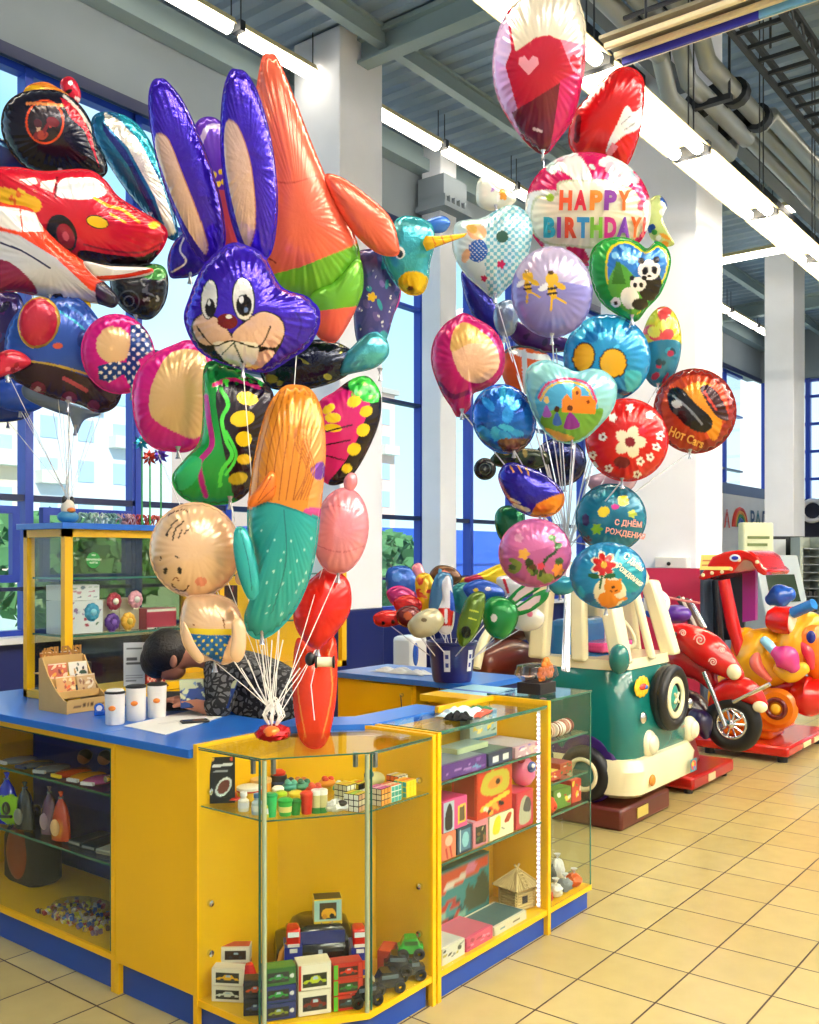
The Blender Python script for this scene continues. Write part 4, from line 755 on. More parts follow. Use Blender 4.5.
# ------------------------------------------------------------------ right bunch
A3 = P(566, 672, 4.32); GA = P(568, 545, 4.6); G3 = 'balloons of the right bunch'
def rb(label, outline, f, base, ops=(), knot=None, name='foil_balloon', **kw):
    return balloon(label, outline, f, base, ops, knot, A3 + Vector((rnd.uniform(-.015, .015), rnd.uniform(-.015, .015), rnd.uniform(0, .015))), name, G3, strn=m_sstring, gather=GA + Vector((rnd.uniform(-.012, .012), rnd.uniform(-.012, .012), rnd.uniform(-.03, .03))), **kw)
def hshape(cx, cy, r, c): return ('p', [(cx, cy + r), (cx - r, cy - r * .1), (cx - r * .9, cy - r * .7), (cx - r * .4, cy - r * .9), (cx, cy - r * .4), (cx + r * .4, cy - r * .9), (cx + r * .9, cy - r * .7), (cx + r, cy - r * .1)], c)
rb('tall pink, red and white heart print balloon at the very top', [(520, 0), (529, -12), (552, -18), (573, -10), (580, 6), (585, 27), (584, 68), (574, 113), (557, 140), (543, 153), (522.5, 137), (502, 106), (493.5, 75), (496, 41), (507, 14)], 4.55, '#c4163a',
   [('p', [(518, -20), (590, -20), (590, 52), (560, 40), (548, 36), (536, 38), (516, 52), (510, 20)], '#e9dfcb'), ('p', [(490, 30), (507, 12), (512, 50), (504, 70), (510, 108), (500, 110), (490, 70)], '#d9b9e6'), ('p', [(496, 60), (506, 66), (526, 138), (520, 140), (497, 98)], '#d79fd8'),
    ('p', [(512, 112), (560, 82), (550, 152), (538, 156), (522, 137)], '#6d1230'), ('p', [(560, 80), (590, 66), (590, 120), (550, 152)], '#c81564'), ('p', [(560, 40), (590, 46), (590, 84), (572, 70)], '#e88aa8'), hshape(529, 65, 10, '#f0a0b4'), hshape(577, 62, 8, '#d62038'), hshape(512, 22, 7, '#f2c8d2'), ('s', [(534, 128), (541, 130)], 3, '#e8c8d0')],
   (543, 153), 'heart_balloon', T=28, c=(542, 65))
rb('red heart balloon with a white glove print', [(591, 154), (577, 154), (569, 140), (573, 116), (586, 99), (604.6, 79), (620, 68), (636, 71), (644, 86), (642, 120), (635, 147), (625, 166), (611, 160)], 4.75, '#cf1218', [('c', [(626, 106), (633, 112), (642, 108), (642, 122), (636, 130), (626, 134), (616, 142), (611, 153), (606, 152), (610, 138), (617, 124)], '#e9e9ef'), ('s', [(621, 124), (630, 116)], 1, '#8a8a94'), ('s', [(624, 130), (636, 122)], 1, '#8a8a94'), ('p', [(606, 153), (612, 142), (618, 146), (610, 157)], '#ee8aa0'), ('s', [(579, 118), (577, 140)], 6, '#6a0a16')], (598, 160), 'heart_balloon', T=20)
t, S = rb('round pink and white swirl balloon lettered with birthday greetings', ell(588, 209, 62, 56, 5), 4.5, '#eef0ee',
   [('r', 588, 212, 6, .012, 90, '#cf1560'), ('b', 2, 9, [535, 640, 158, 180], 7, ['#bfe6ea', '#d9f0ee', '#f3c6d6']), ('c', [(533, 232), (531, 210), (538, 196), (556, 194), (560, 182), (590, 180), (615, 182), (634, 192), (644, 214), (640, 234), (622, 244), (596, 248), (570, 246), (548, 244)], '#c8cfae'), ('c', [(535, 231), (533, 211), (540, 198), (558, 196), (562, 184), (590, 182), (614, 184), (632, 194), (642, 214), (638, 232), (620, 242), (596, 246), (570, 244), (550, 242)], '#f3ecd6'), ('e', 551, 198, 4, 4, 0, '#9cc43a'), ('e', 640, 206, 3.5, 5, 0, '#d84a6a')], (590, 264), T=26)
CL = ['#e2572a', '#d2203c', '#e8862a', '#8a3aa0', '#e06a20', '#2aa0b8', '#8f3a9a', '#d24a2a', '#2a86c0', '#7ab83a', '#cc2a8a', '#7a3aa8', '#e8642a', '#e0483c', '#4a9a3a']
cm = [plain(c, .35) for c in CL]
it = []
for i, (ch, x) in enumerate(zip('HAPPY', (566, 580.5, 595, 609, 623))): it.append((ch, x, 209, 25, 2, 12.5, i))
for i, (ch, x, w) in enumerate(zip('BIRTHDAY!', (549.5, 559.5, 570, 583, 596, 609.5, 622.5, 634, 642.5), (12, 4, 12, 12, 12, 12, 13, 11, 3.2))): it.append((ch, x, 236, 26, 1 if i < 6 else 5, w, 5 + i))
ftext(S, t, it, cm, bold=.055, lift=3.2)
rb('small white and orange candy twist balloon upper left of the greeting', [(478, 182), (486, 177), (497, 184), (510, 190), (516, 200), (504, 208), (488, 210), (477, 202)], 4.85, '#e9eee2', [('b', 23, 8, [480, 514, 180, 206], 5, ['#3f9a3a', '#f0a23a', '#f0a23a', '#ffffff', '#b98ad0'])], (496, 208), T=7)
rb('small lime and orange candy twist balloon right of the greeting', [(650, 200), (660, 196), (667, 206), (662, 216), (668, 232), (674, 244), (660, 246), (650, 236), (646, 216)], 4.8, '#c9d88a', [('b', 24, 9, [648, 672, 198, 244], 5, ['#f0a23a', '#3f9a3a', '#1c4a9a', '#eef2e4'])], (656, 244), T=7)
rb('blue gingham heart balloon with a baby print', [(453.7, 232), (459, 222), (479, 219.4), (492.7, 213), (508.7, 205.7), (522.5, 210), (531.7, 226), (529, 249), (520, 272), (506, 288), (495, 298), (481, 288), (464, 272), (454, 252)], 4.45, '#cfe8ea',
   [('g', [(490, 205), (535, 205), (535, 300), (490, 300), (484, 260)], 7, '#6cb8cc'), ('e', 477, 232, 10, 8, 20, '#e9b78a'), ('e', 472, 229, 6, 4, 30, '#caa050'), ('c', [(470, 244), (482, 240), (488, 252), (480, 262), (470, 258)], '#2a62b8'), ('d', [(470, 244), (482, 240), (488, 252), (480, 262), (470, 258)], 3, .7, '#dfeaf6'), ('e', 466, 256, 4, 7, 20, '#e9b78a'), ('e', 502, 237, 6, 6, 0, '#2f5a4a'), ('f', 501, 264, 4.5, 5, '#c8285a'), ('f', 484, 278, 3.5, 5, '#c8285a')], (495, 296), 'heart_balloon', T=17)
rb('dark indigo balloon behind the gingham heart', [(462, 272), (478, 284), (494, 300), (500, 325), (496, 340), (480, 326), (466, 300)], 4.85, '#1d1f8e', [], (490, 338), T=9, mt=m_foil2)
def bee(x, y, s, r_): return [('e', x - 7 * s, y - 3 * s, 7 * s, 3 * s, -30 + r_, '#eef0f4'), ('e', x + 8 * s, y - 4 * s, 6 * s, 3 * s, 30 + r_, '#e3b429'), ('e', x, y - 11 * s, 6.5 * s, 6 * s, 0, '#e3b429'), ('e', x, y + 1 * s, 4 * s, 8 * s, -15, '#e3b429'), ('s', [(x - 4 * s, y - 1 * s), (x + 4 * s, y - 2 * s)], 2.2 * s, K), ('s', [(x - 4 * s, y + 4 * s), (x + 4 * s, y + 3 * s)], 2.2 * s, K), ('s', [(x, y + 8 * s), (x - 1 * s, y + 20 * s)], 2.2 * s, '#e3b429'), ('s', [(x + 2 * s, y + 6 * s), (x + 14 * s, y + 13 * s)], 2.2 * s, '#e3b429'), ('e', x - 1, y - 17 * s, 3 * s, 2 * s, 0, '#4a3210')]
rb('round lilac balloon printed with two yellow striped bees', ell(552, 292, 40, 45, 0), 4.2, '#8a86cc', [('c', [(515, 270), (530, 250), (560, 246), (588, 262), (592, 285), (560, 282), (530, 286)], '#b9aed0')] + bee(528, 286, .85, 0) + bee(552, 290, 1, 0), (552, 337), 'foil_balloon', T=20)
GR = '#1f9a3a'
rb('green edged heart balloon printed with a panda and cub', [(592, 252), (605, 240), (624, 238), (638, 243), (647, 249), (656, 242), (667, 249), (670, 265), (661, 291.6), (647, 308), (635, 321), (617, 314), (600, 300), (591, 277)], 4.35, GR,
   [('c', [(606, 262), (612, 246), (628, 242), (646, 252), (658, 246), (668, 256), (666, 275), (650, 300), (636, 314), (620, 306), (608, 285)], '#e8d21c'), ('c', [(608, 262), (614, 248), (628, 244), (646, 254), (658, 248), (666, 257), (664, 275), (649, 299), (636, 311), (621, 304), (610, 284)], '#2a78c8'), ('b', 41, 8, [612, 640, 246, 262], 5, ['#7cc2f0', '#1a5ab0']), ('c', [(608, 285), (620, 264), (640, 280), (660, 275), (650, 300), (634, 314), (620, 306)], '#5aa838'), ('p', [(616, 262), (620, 262), (626, 284), (612, 284)], '#3a7a22'),
    ('e', 650, 286, 11, 15, 15, K), ('e', 649, 270, 11, 10, 0, WH), ('e', 641, 261, 3.4, 3.4, 0, K), ('e', 656, 260, 3.4, 3.4, 0, K), ('e', 645, 271, 3, 4, 20, K), ('e', 654, 270, 3, 4, -20, K), ('e', 649, 276, 2, 1.3, 0, K), ('e', 630, 298, 9, 11, -20, WH), ('e', 640, 304, 8, 6, 0, K), ('e', 638, 284, 8, 7, 0, WH), ('e', 632, 278, 2.4, 2.4, 0, K), ('e', 644, 278, 2.4, 2.4, 0, K), ('e', 635, 285, 2, 2.6, 0, K), ('e', 641, 285, 2, 2.6, 0, K), ('e', 616, 302, 5, 5, 0, WH), ('e', 616, 303, 2, 2, 0, K)], (632, 318), 'heart_balloon', T=19)
rb('round azure balloon with two plain yellow ovals', ell(607, 358, 43, 43, 0), 4.45, '#1b8fc8', [('b', 44, 16, [575, 640, 320, 350], 8, ['#4ac8f0', '#0f6fae', '#1b8fc8']), ('e', 584, 357, 11.5, 15, 12, K), ('e', 584, 357, 10, 13.5, 12, '#eeb21e'), ('e', 613, 363, 14, 15, -5, K), ('e', 613, 363, 12.5, 13.5, -5, '#eeb21e'), ('c', [(625, 372), (640, 372), (640, 385), (628, 392)], '#3ab8c8'), ('s', [(570, 376), (600, 386), (630, 394)], 5, '#0c3f78')], (607, 401), T=21)
rb('oval yellow, red and teal balloon behind the azure one', ell(661, 347, 20, 40, 5), 4.75, '#c9c22a', [('b', 46, 14, [645, 668, 308, 345], 8, ['#d8484a', '#b8c82a', '#e8e05a', '#d23a4a']), ('c', [(640, 350), (660, 340), (682, 345), (676, 380), (655, 390), (640, 380)], '#2a7a98'), ('b', 47, 8, [650, 675, 350, 385], 5, ['#3aa0b8', '#a82a4a', '#1c4a5a'])], (658, 386), T=15)
t, S = rb('round orange and black balloon printed with race cars', ell(695, 411, 41, 42, 0), 4.7, '#8f1c12',
   [('e', 695, 408, 33, 33, 0, '#c8401a'), ('c', [(680, 392), (700, 382), (716, 392), (722, 420), (712, 440), (690, 400)], '#e8921c'), ('c', [(668, 392), (680, 388), (694, 402), (712, 420), (706, 432), (690, 428), (672, 412)], K), ('s', [(674, 396), (690, 410), (702, 424)], 2.2, '#8a8c94'), ('e', 677, 404, 5, 4, 0, '#c8ccd0'), ('e', 676, 412, 3.2, 4, 0, '#3a3c40'), ('c', [(700, 388), (710, 386), (724, 404), (728, 420), (716, 416), (704, 398)], '#3a0c14'), ('s', [(704, 392), (716, 410)], 2, '#c83a2a'), ('c', [(666, 418), (672, 412), (690, 430), (700, 440), (694, 450), (676, 446), (666, 432)], '#b8381c')], (690, 452), T=18, crk=2.2)
ftext(S, t, [('Нот Cars', 685, 441, 12, 22, 36, 0)], plain('#f0b04a', .4))
rb('round bright red balloon printed with small white flowers', ell(627, 440, 41, 41, 0), 4.3, '#cf1414', [('f', x, y, 4.4, 5, WH) for x, y in ((603, 437), (593, 455), (594, 466), (609, 468), (640, 461), (650, 457), (656, 447), (637, 474), (660, 436), (613, 418), (650, 415), (630, 408))] + [('e', x, y, 1.5, 1.5, 0, '#8a0c14') for x, y in ((603, 437), (593, 455), (594, 466), (609, 468), (640, 461), (650, 457), (656, 447), (637, 474), (660, 436))] + [('f', 630, 442, 16, 5, '#efe6c8'), ('e', 630, 442, 5, 5, 0, '#8a1420'), ('f', 642, 431, 5, 5, '#d8203a'), ('e', 622, 462, 8, 6, 0, '#6d0c18')], (622, 481), T=20)
rb('pale blue heart balloon with a rainbow over an orange castle', [(526, 379), (531, 366), (546, 360.6), (560, 365), (576, 372), (592, 369), (606, 373), (616, 386), (613, 407), (599, 425.6), (580, 441), (562, 442), (543.7, 430), (530, 404)], 4.05, '#8ccdd4',
   [('c', [(538, 412), (536, 395), (548, 381), (572, 378), (590, 384), (597, 402), (596, 415), (580, 432), (560, 436), (545, 426)], '#4fb0e0'), ('s', [(539, 398), (548, 384), (568, 379), (588, 385), (596, 402)], 2.4, '#d83a6a'), ('s', [(541, 400), (550, 387), (568, 382), (586, 388), (593, 404)], 2.2, '#f0c83a'), ('c', [(540, 420), (560, 408), (585, 412), (602, 408), (598, 424), (578, 440), (560, 440)], '#6aa83a'),
    ('p', [(562, 412), (562, 400), (567, 394), (572, 400), (572, 390), (576, 386), (581, 390), (581, 396), (590, 396), (596, 402), (595, 414)], '#ee8a24'), ('e', 577, 393, 1.6, 2, 0, '#8a3a10'), ('e', 588, 402, 1.6, 2, 0, '#8a3a10'), ('c', [(543, 416), (547, 405), (552, 416)], '#a05ac8'), ('e', 547, 400, 2.6, 3.4, 0, '#e8c878'), ('c', [(553, 424), (557, 412), (562, 424)], '#3a6ac8'), ('e', 557, 409, 2.6, 3, 0, '#4a2414'), ('c', [(564, 428), (570, 412), (580, 426)], '#8a2a9a'), ('e', 570, 408, 2.8, 3, 0, '#6a3414'), ('c', [(545, 428), (560, 432), (575, 438), (560, 441)], '#e8b84a')], (572, 441), 'heart_balloon', T=19)
rb('magenta hooded head shaped balloon with a plain peach oval', [(455, 318), (464, 314), (476, 319), (493, 330), (503, 347), (503, 370), (494, 384), (482, 390), (473, 394), (469.5, 408), (458, 416), (451, 406), (441, 390), (432, 364), (434, 342), (444, 326)], 4.25, '#c01a6c', [('c', [(457, 326), (468, 324), (484, 334), (496, 348), (499, 365), (490, 378), (476, 383), (462, 376), (454, 360), (451, 342)], '#e9b58e'), ('c', [(457, 326), (468, 324), (484, 334), (492, 344), (470, 344), (453, 352), (451, 342)], '#dba95c'), ('s', [(440, 384), (452, 396), (468, 392)], 5, '#7a1458')], (462, 412), T=18)
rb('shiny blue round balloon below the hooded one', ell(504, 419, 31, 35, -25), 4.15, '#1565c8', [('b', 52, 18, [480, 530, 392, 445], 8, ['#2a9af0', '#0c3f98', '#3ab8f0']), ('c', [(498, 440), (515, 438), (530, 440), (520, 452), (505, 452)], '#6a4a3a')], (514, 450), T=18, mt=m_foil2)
rb('orange and white striped balloon end behind the castle heart', [(505, 352), (518, 346), (540, 350), (552, 362), (548, 384), (530, 394), (510, 388), (502, 372)], 4.6, '#e0602a', [('s', [(510, 350), (530, 356), (552, 358)], 6, '#dfe8ea'), ('s', [(524, 352), (526, 392)], 5, '#c8d8e0'), ('s', [(506, 352), (520, 346), (545, 352)], 3, '#4a5a64')], (528, 392), T=12)
t, S = rb('violet blue balloon with orange end and small white print', [(499, 480), (503, 467), (512, 463), (524, 466), (546.6, 476), (562, 491), (563, 504), (552, 515), (531, 516), (511, 504)], 4.2, '#2b22a8', [('p', [(530, 516), (536, 504), (552, 496), (566, 492), (566, 520), (540, 520)], '#e0861e'), ('s', [(510, 466), (514, 472)], 1.6, '#f0a83a'), ('s', [(518, 466), (522, 473)], 1.6, '#f0a83a'), ('s', [(526, 468), (529, 475)], 1.6, '#f0a83a'), ('s', [(499, 480), (508, 497), (525, 512)], 3, '#b86a9a'), ('s', [(511, 499), (520, 503)], 2.4, WH), ('s', [(514, 505), (528, 510)], 4, '#dfe4f4')], (540, 515), T=17, mt=m_foil2)
rb('dark green balloon edge left of the pink round one', [(495, 518), (500, 508), (512, 506), (524, 512), (522, 535), (508, 545), (498, 535)], 4.5, '#147046', [], (508, 543), T=10, mt=m_foil2)
rb('round pink balloon printed with flowers and vines', ell(535, 553, 36, 34, 0), 4.1, '#b85a92', [('c', [(502, 540), (520, 522), (550, 522), (566, 540), (545, 548), (520, 552)], '#cc6aa4'), ('b', 61, 16, [508, 562, 560, 582], 6, ['#3a5a2a', '#5a3a2a', '#2a3a1a', '#7a8a3a']), ('s', [(540, 575), (545, 560), (556, 550), (552, 536)], 3, '#2c4a24'), ('e', 552, 538, 4, 3, 30, '#3a6a34'), ('e', 558, 546, 4, 3, -30, '#3a6a34'), ('f', 524, 554, 6, 5, '#e8a83a'), ('f', 558, 570, 6.5, 6, '#e88a34'), ('f', 519, 538, 5, 5, '#e8a0c0'), ('f', 541, 566, 4, 5, '#d83a5a')], (548, 584), T=18)
TL = '#14708c'
t, S = rb('teal round balloon with red birthday lettering and fruit shapes', ell(611, 518, 35, 34, 0), 4.45, TL, [('e', 604, 512, 6, 5, -30, '#e8d22a'), ('c', [(618, 498), (626, 496), (628, 504), (620, 506)], '#e8d22a'), ('f', 597, 529, 6, 6, '#7ab82a'), ('f', 632, 514, 4.5, 5, '#b8c83a'), ('e', 615, 507, 4, 2.6, 0, '#b82a8a'), ('e', 586, 520, 4, 6, 0, '#3a2a5a'), ('f', 587, 540, 5, 6, '#5a2a3a'), ('e', 610, 494, 8, 4, 0, '#1e98b0')], (600, 551), T=17)
ftext(S, t, [('С ДНЁМ', 628, 526, 7.5, 6, 27, 0), ('РОЖДЕНИЯ', 625, 536, 7.5, 10, 40, 0)], plain('#f0a89a', .4))
t, S = rb('bright blue round balloon with a red flower, orange cat and birthday lettering', ell(608, 575.5, 38, 33, 0), 4.05, '#1a86b8',
   [('b', 66, 18, [575, 640, 548, 600], 7, ['#1a6aa8', '#2ab0d0', '#1a86b8']), ('e', 628, 575, 14, 18, -20, '#1c9aa8')] + [('f', 604, 565, 14, 7, '#efe8c8'), ('e', 610, 592, 16, 15, 0, '#efe8c8'), ('f', 604, 565, 12, 7, '#c81c1c'), ('e', 604, 565, 3.2, 3.2, 0, '#f0b83a'), ('s', [(602, 576), (600, 588)], 2.2, '#1c5a2a'), ('e', 594, 576, 6, 2.6, 10, '#1c5a2a'), ('e', 610, 576, 6, 2.6, -10, '#1c5a2a'), ('e', 613, 587, 9, 7, 0, '#e88a24'), ('p', [(605, 583), (606, 578), (611, 581)], '#e88a24'), ('p', [(616, 581), (621, 578), (621, 585)], '#e88a24'), ('e', 608, 600, 10, 8, 20, '#e88a24'), ('s', [(618, 600), (626, 598)], 3, '#e88a24'), ('e', 613, 587, 2, 1.4, 0, '#3a1408'), ('s', [(610, 590), (613, 592), (617, 590)], 1, '#3a1408')], (606, 607), T=17)
ftext(S, t, [('С Днём', 632, 565, 8.5, 38, 23, 0), ('Рождения', 628, 577, 8, 38, 31, 0)], plain('#f4e3c4', .4))
rb('dark motorbike shaped balloon with a round black tyre', [(490, 462), (500, 450), (520, 448), (545, 452), (548, 464), (530, 470), (505, 468)], 4.6, '#2c3a22', [('b', 71, 10, [492, 545, 450, 468], 5, ['#14181a', '#4a5a2a', '#8a7a3a'])], (530, 470), 'motorbike_balloon', T=8,
   extras=[('tyre', ell(485, 469, 11, 11), -.05, '#16181a', [('e', 485, 469, 6, 6, 0, '#4c5a52'), ('e', 485, 469, 4.6, 4.6, 0, '#1c201e'), ('e', 485, 469, 1.8, 1.8, 0, '#7a8078')], dict(T=5))])
rb('navy balloon hidden in the heart of the right bunch', ell(560, 462, 26, 24), 4.75, '#18225a', [('b', 75, 10, [540, 585, 445, 480], 6, ['#2a3a7a', '#0c1230'])], (565, 485), T=12, mt=m_foil2)
rb('lilac white balloon under the red flower one', [(586, 480), (606, 472), (636, 470), (634, 486), (618, 496), (600, 496)], 4.7, '#b99ab0', [], (606, 495), T=10)
rb('dark purple balloon below the bees balloon', [(505, 318), (520, 322), (540, 334), (566, 338), (570, 350), (540, 352), (515, 342)], 4.6, '#4a2470', [('b', 78, 8, [508, 560, 322, 346], 4, ['#d890b0', '#2a1a50'])], (540, 352), T=9)
rb('small silver grey balloon left of the bees', [(496, 306), (510, 300), (518, 312), (514, 332), (502, 336), (494, 322)], 4.55, '#8a9ab4', [], (504, 335), T=8, mt=m_foil2)
rb('dark blue balloon between the azure and red ones', ell(600, 402, 20, 12), 4.72, '#141c60', [], (598, 414), T=9, mt=m_foil2)
rb('small teal balloon peeking out below the pink round one', [(545, 580), (560, 576), (575, 580), (572, 592), (556, 594)], 4.35, '#1f8ea8', [], (560, 593), T=6)

# weights and bits tied to the bunches
t = thing('balloon_weight', 'crumpled red and orange foil weight with white strings on the corner glass top', 'balloon weight', P(273, 741, 3.17))
w = M(); w.ell((0, 0, .027), (.062, .055, .026), 0, nu=30, nv=14)
rr = random.Random(3); w.v = [(x * (1 + rr.uniform(-.1, .1)), y * (1 + rr.uniform(-.1, .1)), max(0, z + rr.uniform(-.004, .004))) for x, y, z in w.v]
part('foil_bag', w, mat('red_foil', '#c8141c', .25, metal=.5, bump=.5), t)
part('foil_patch', M().ell((-.028, -.022, .036), (.03, .026, .02)), mat('orange_foil', '#f07a2c', .3, metal=.3, bump=.5), t)
sk = M()
for k in range(26):
    a = k * .9; sk.tube([(.012 * math.cos(a), .012 * math.sin(a), .05), (.035 * math.cos(a) * (1 + .3 * math.sin(k)), .035 * math.sin(a), .085 + .01 * math.sin(3 * k)), (.012 * math.cos(a + .5), .012 * math.sin(a + .5), .125 + .02 * math.sin(k))], .0022, 5)
part('string_tuft', sk, m_string, t)
tp = P(272, 712, 3.2)
st = M()
for (x, y), f in (((241, 668), 3.2), ((248, 660), 3.25), ((262, 650), 3.2), ((272, 640), 3.25), ((283, 640), 3.2), ((300, 668), 3.25), ((230, 655), 3.2)): st.tube([P(x, y, f), P((x + 272) / 2 - 2, (y + 712) / 2, 3.22), tp], .0022, 5)
single('hanging_strings', st, m_string, 'bundle of loose white strings knotted above the red weight', 'string', P(272, 712, 3.2), world=True, kind='stuff')
t = thing('ribbon_spool', 'cream ribbon spool with black ends hanging by the orange balloon', 'spool', P(325, 662, 3.3))
part('thread', M().lathe([(.017, -.026), (.017, .026)], (0, 0, 0), 20, rot=(0, R(90), R(-52))), plain('#efe6c9', .7), t)
ax = RV * .03
for s_ in (-1, 1): part('flange', M().lathe([(.022, -.003), (.022, .003)], tuple(ax * s_), 20, rot=(0, R(90), R(-52))), m_black, t)
part('cord', M().tube([tuple(-ax), tuple(-ax * 1.6 + Vector((0, 0, -.08))), tuple(-ax * 1.2 + Vector((0, 0, -.2)))], .0018, 5), m_string, t)
part('holder', M().ell(tuple(-ax * 1.7 + Vector((0, 0, .01))), (.018, .018, .024)), m_black, t)
t = thing('balloon_weight', 'small blue and orange toy weight on top of the tall showcase', 'balloon weight', (P(68, 521, 4.36).x, P(68, 521, 4.36).y, 1.752))
part('base', M().ell((0, 0, .03), (.05, .04, .03)), plain('#3a8fc0', .4), t); part('body', M().ell((0, 0, .07), (.032, .03, .04)), plain('#e9e2d4', .5), t); part('beak', M().ell((0, -.025, .06), (.02, .02, .012)), plain('#f08a3a', .4), t)
for s_ in (-1, 1): part('ear', M().ell((s_ * .02, 0, .105), (.01, .01, .02)), m_black, t)
t = thing('flower_box', 'dark gift box topped with orange flowers on the end showcase', 'gift box', (3.74, 2.2, .992))
part('box', M().bx(-.07, .07, -.06, .06, 0, .05), plain('#22222c', .3), t, bev=.003)
part('wrap', M().lathe([(.06, .05), (.1, .08), (.09, .12), (.05, .13)], (0, 0, 0), 14), glass_mat('cellophane', (.8, .7, .68), .25), t)
for dx, dz in ((.03, .10), (.0, .13), (-.04, .09)):
    fl = M()
    for k in range(6): fl.ell((dx + .02 * math.cos(k * 1.05), -.05, dz + .02 * math.sin(k * 1.05)), (.015, .01, .015))
    part('flower', fl, plain('#f08a2c', .5), t)
for k, (x, y, c, lb) in enumerate(((142, 443, '#2a9ab8', 'blue foil pinwheel'), (150, 458, '#b8382c', 'red foil pinwheel'), (161, 456, '#5a3ab0', 'violet foil pinwheel'))):
    o = P(x, y, 4.5); t = thing('pinwheel', lb + ' on a thin stick above the tall showcase', 'pinwheel', (o.x, o.y, 1.752), group='foil pinwheels'); h = o.z - 1.752
    part('stick', M().tube([(0, 0, 0), (0, 0, h)], .004, 6), plain('#2fae4a', .4), t); b = M()
    for j in range(8):
        a = j * .785; c_, s_ = math.cos(a), math.sin(a); q = lambda u, v, w_: tuple(Vector((0, 0, h)) + RV * (u * c_ - v * s_) + UV * (u * s_ + v * c_) + TV * w_)
        b.add([q(0, 0, .01), q(.022, -.008, .012), q(.042, 0, .004), q(.02, .01, .02)], [(0, 1, 2, 3), (3, 2, 1, 0)])
    part('vanes', b, mat('pin' + c, c, .2, metal=.6), t); part('hub', M().ell(tuple(Vector((0, 0, h)) + TV * .02), .006), m_chrome, t)
# ================================================================== RIDES, FAR THINGS, PERSON
def fx(px, X): t = (px - 409.5) / F0; return X / (CA + SA * t)
def fy(px, Y): t = (px - 409.5) / F0; return Y / (SA - CA * t)
def PX(px, py, X): return P(px, py, fx(px, X))
def PY(px, py, Y): return P(px, py, fy(px, Y))
def PZ(px, py, z): return P(px, py, F0 * (CAMH - z) / (py - HZ))
def rrect(cx, cy, hx, hy, r, n=5):
    out = []
    for (sx_, sy_, a0) in ((1, 1, 0), (-1, 1, 90), (-1, -1, 180), (1, -1, 270)):
        for k in range(n + 1):
            a = R(a0 + 90 * k / n); out.append((cx + sx_ * (hx - r) + r * math.cos(a), cy + sy_ * (hy - r) + r * math.sin(a)))
    return out
def loft(mb, rings, m=0):
    n = len(rings[0]); vs = [p for r in rings for p in r]
    fs = [(i * n + k, i * n + (k + 1) % n, (i + 1) * n + (k + 1) % n, (i + 1) * n + k) for i in range(len(rings) - 1) for k in range(n)]
    fs += [tuple(range(n))[::-1], tuple((len(rings) - 1) * n + k for k in range(n))]
    return mb.add(vs, fs, m)
def hexa(mb, a, b, w, d, m=0):
    """slanted post of width w (x) and depth d (y) from a to b"""
    a, b = Vector(a), Vector(b); r = []
    for c in (a, b): r.append([c + Vector((sx_ * w / 2, sy_ * d / 2, 0)) for sx_, sy_ in ((-1, -1), (1, -1), (1, 1), (-1, 1))])
    return loft(mb, r, m)
gl = lambda c, r=.22, **k: mat('gloss' + c + '%g' % r, c, r, coat=.5, **k)
# --- teal bus ride
TB = gl('#0b6e68'); CRM = gl('#efe6bd'); PUR = gl('#3a2470')
bus = thing('bus_kiddie_ride', 'teal and cream camper bus kiddie ride with a spare wheel on its nose', 'kiddie ride', (5.68, 2.8, 0))
part('base', M().bx(5.15, 5.85, 2.46, 3.2, 0, .13), gl('#5c1612', .4), bus, bev=.02, world=True)
part('base_label', M().bx(5.35, 5.5, 2.452, 2.458, .04, .1), plain('#c9b45a', .5), bus, world=True)
part('pedestal', M().bx(5.4, 5.9, 2.7, 3.1, .13, .3), gl('#5c1612', .4), bus, world=True)
x0, x1, y0, y1 = 5.2, 6.14, 2.44, 3.2; cx_, hx_ = (x0 + x1) / 2, (x1 - x0) / 2; cy_, hy_ = (y0 + y1) / 2, (y1 - y0) / 2
def ring(z, gx, gy, r=.14, dy=0.): return [(p[0], p[1], z) for p in rrect(cx_, cy_ + dy, hx_ + gx, hy_ + gy, r)]
b = M(); loft(b, [ring(.24, -.06, -.05), ring(.3, -.02, -.01), ring(.45, .0, .01), ring(.62, -.01, 0), ring(.8, -.03, -.03), ring(.9, -.06, -.07), ring(.93, -.09, -.1)])
part('body', b, TB, bus, world=True)
b = M(); loft(b, [ring(.17, -.03, -.0), ring(.2, .02, .04), ring(.34, .03, .06), ring(.4, .0, .03), ring(.41, -.04, -.01)])
part('bumper', b, CRM, bus, world=True)
b = M()   # side arches
for y in (2.72, 3.05):
    b.lathe([(.2, -.04), (.215, .0), (.2, .02)], (x0 + .02, y, .33), 24, rot=(0, R(-90), 0))
b.box((x0 + .03, 2.88, .4), (.05, .5, .24)); part('wheel_arch', b, PUR, bus, bev=.01, world=True)
for y in (2.72, 3.08):
    w = part('wheel', M().torus((x0 - .005, y, .3), .125, .045, rot=(0, R(90), 0)), m_black, bus, world=True)
    part('white_ring', M().torus((x0 - .04, y, .3), .09, .014, rot=(0, R(90), 0)), CRM, w, world=True); part('hubcap', M().lathe([(.08, 0), (.06, .02), (.01, .03)], (x0 - .02, y, .3), 20, rot=(0, R(-90), 0)), TB, w, world=True)
b = M(); loft(b, [ring(.92, -.07, -.07), ring(.98, -.08, -.08)]); part('window_sill', b, CRM, bus, world=True)
b = M(); loft(b, [ring(1.42, -.12, -.15, dy=.05), ring(1.47, -.11, -.14, dy=.05), ring(1.53, -.13, -.16, dy=.05), ring(1.57, -.2, -.22, dy=.05)]); part('roof', b, CRM, bus, world=True)
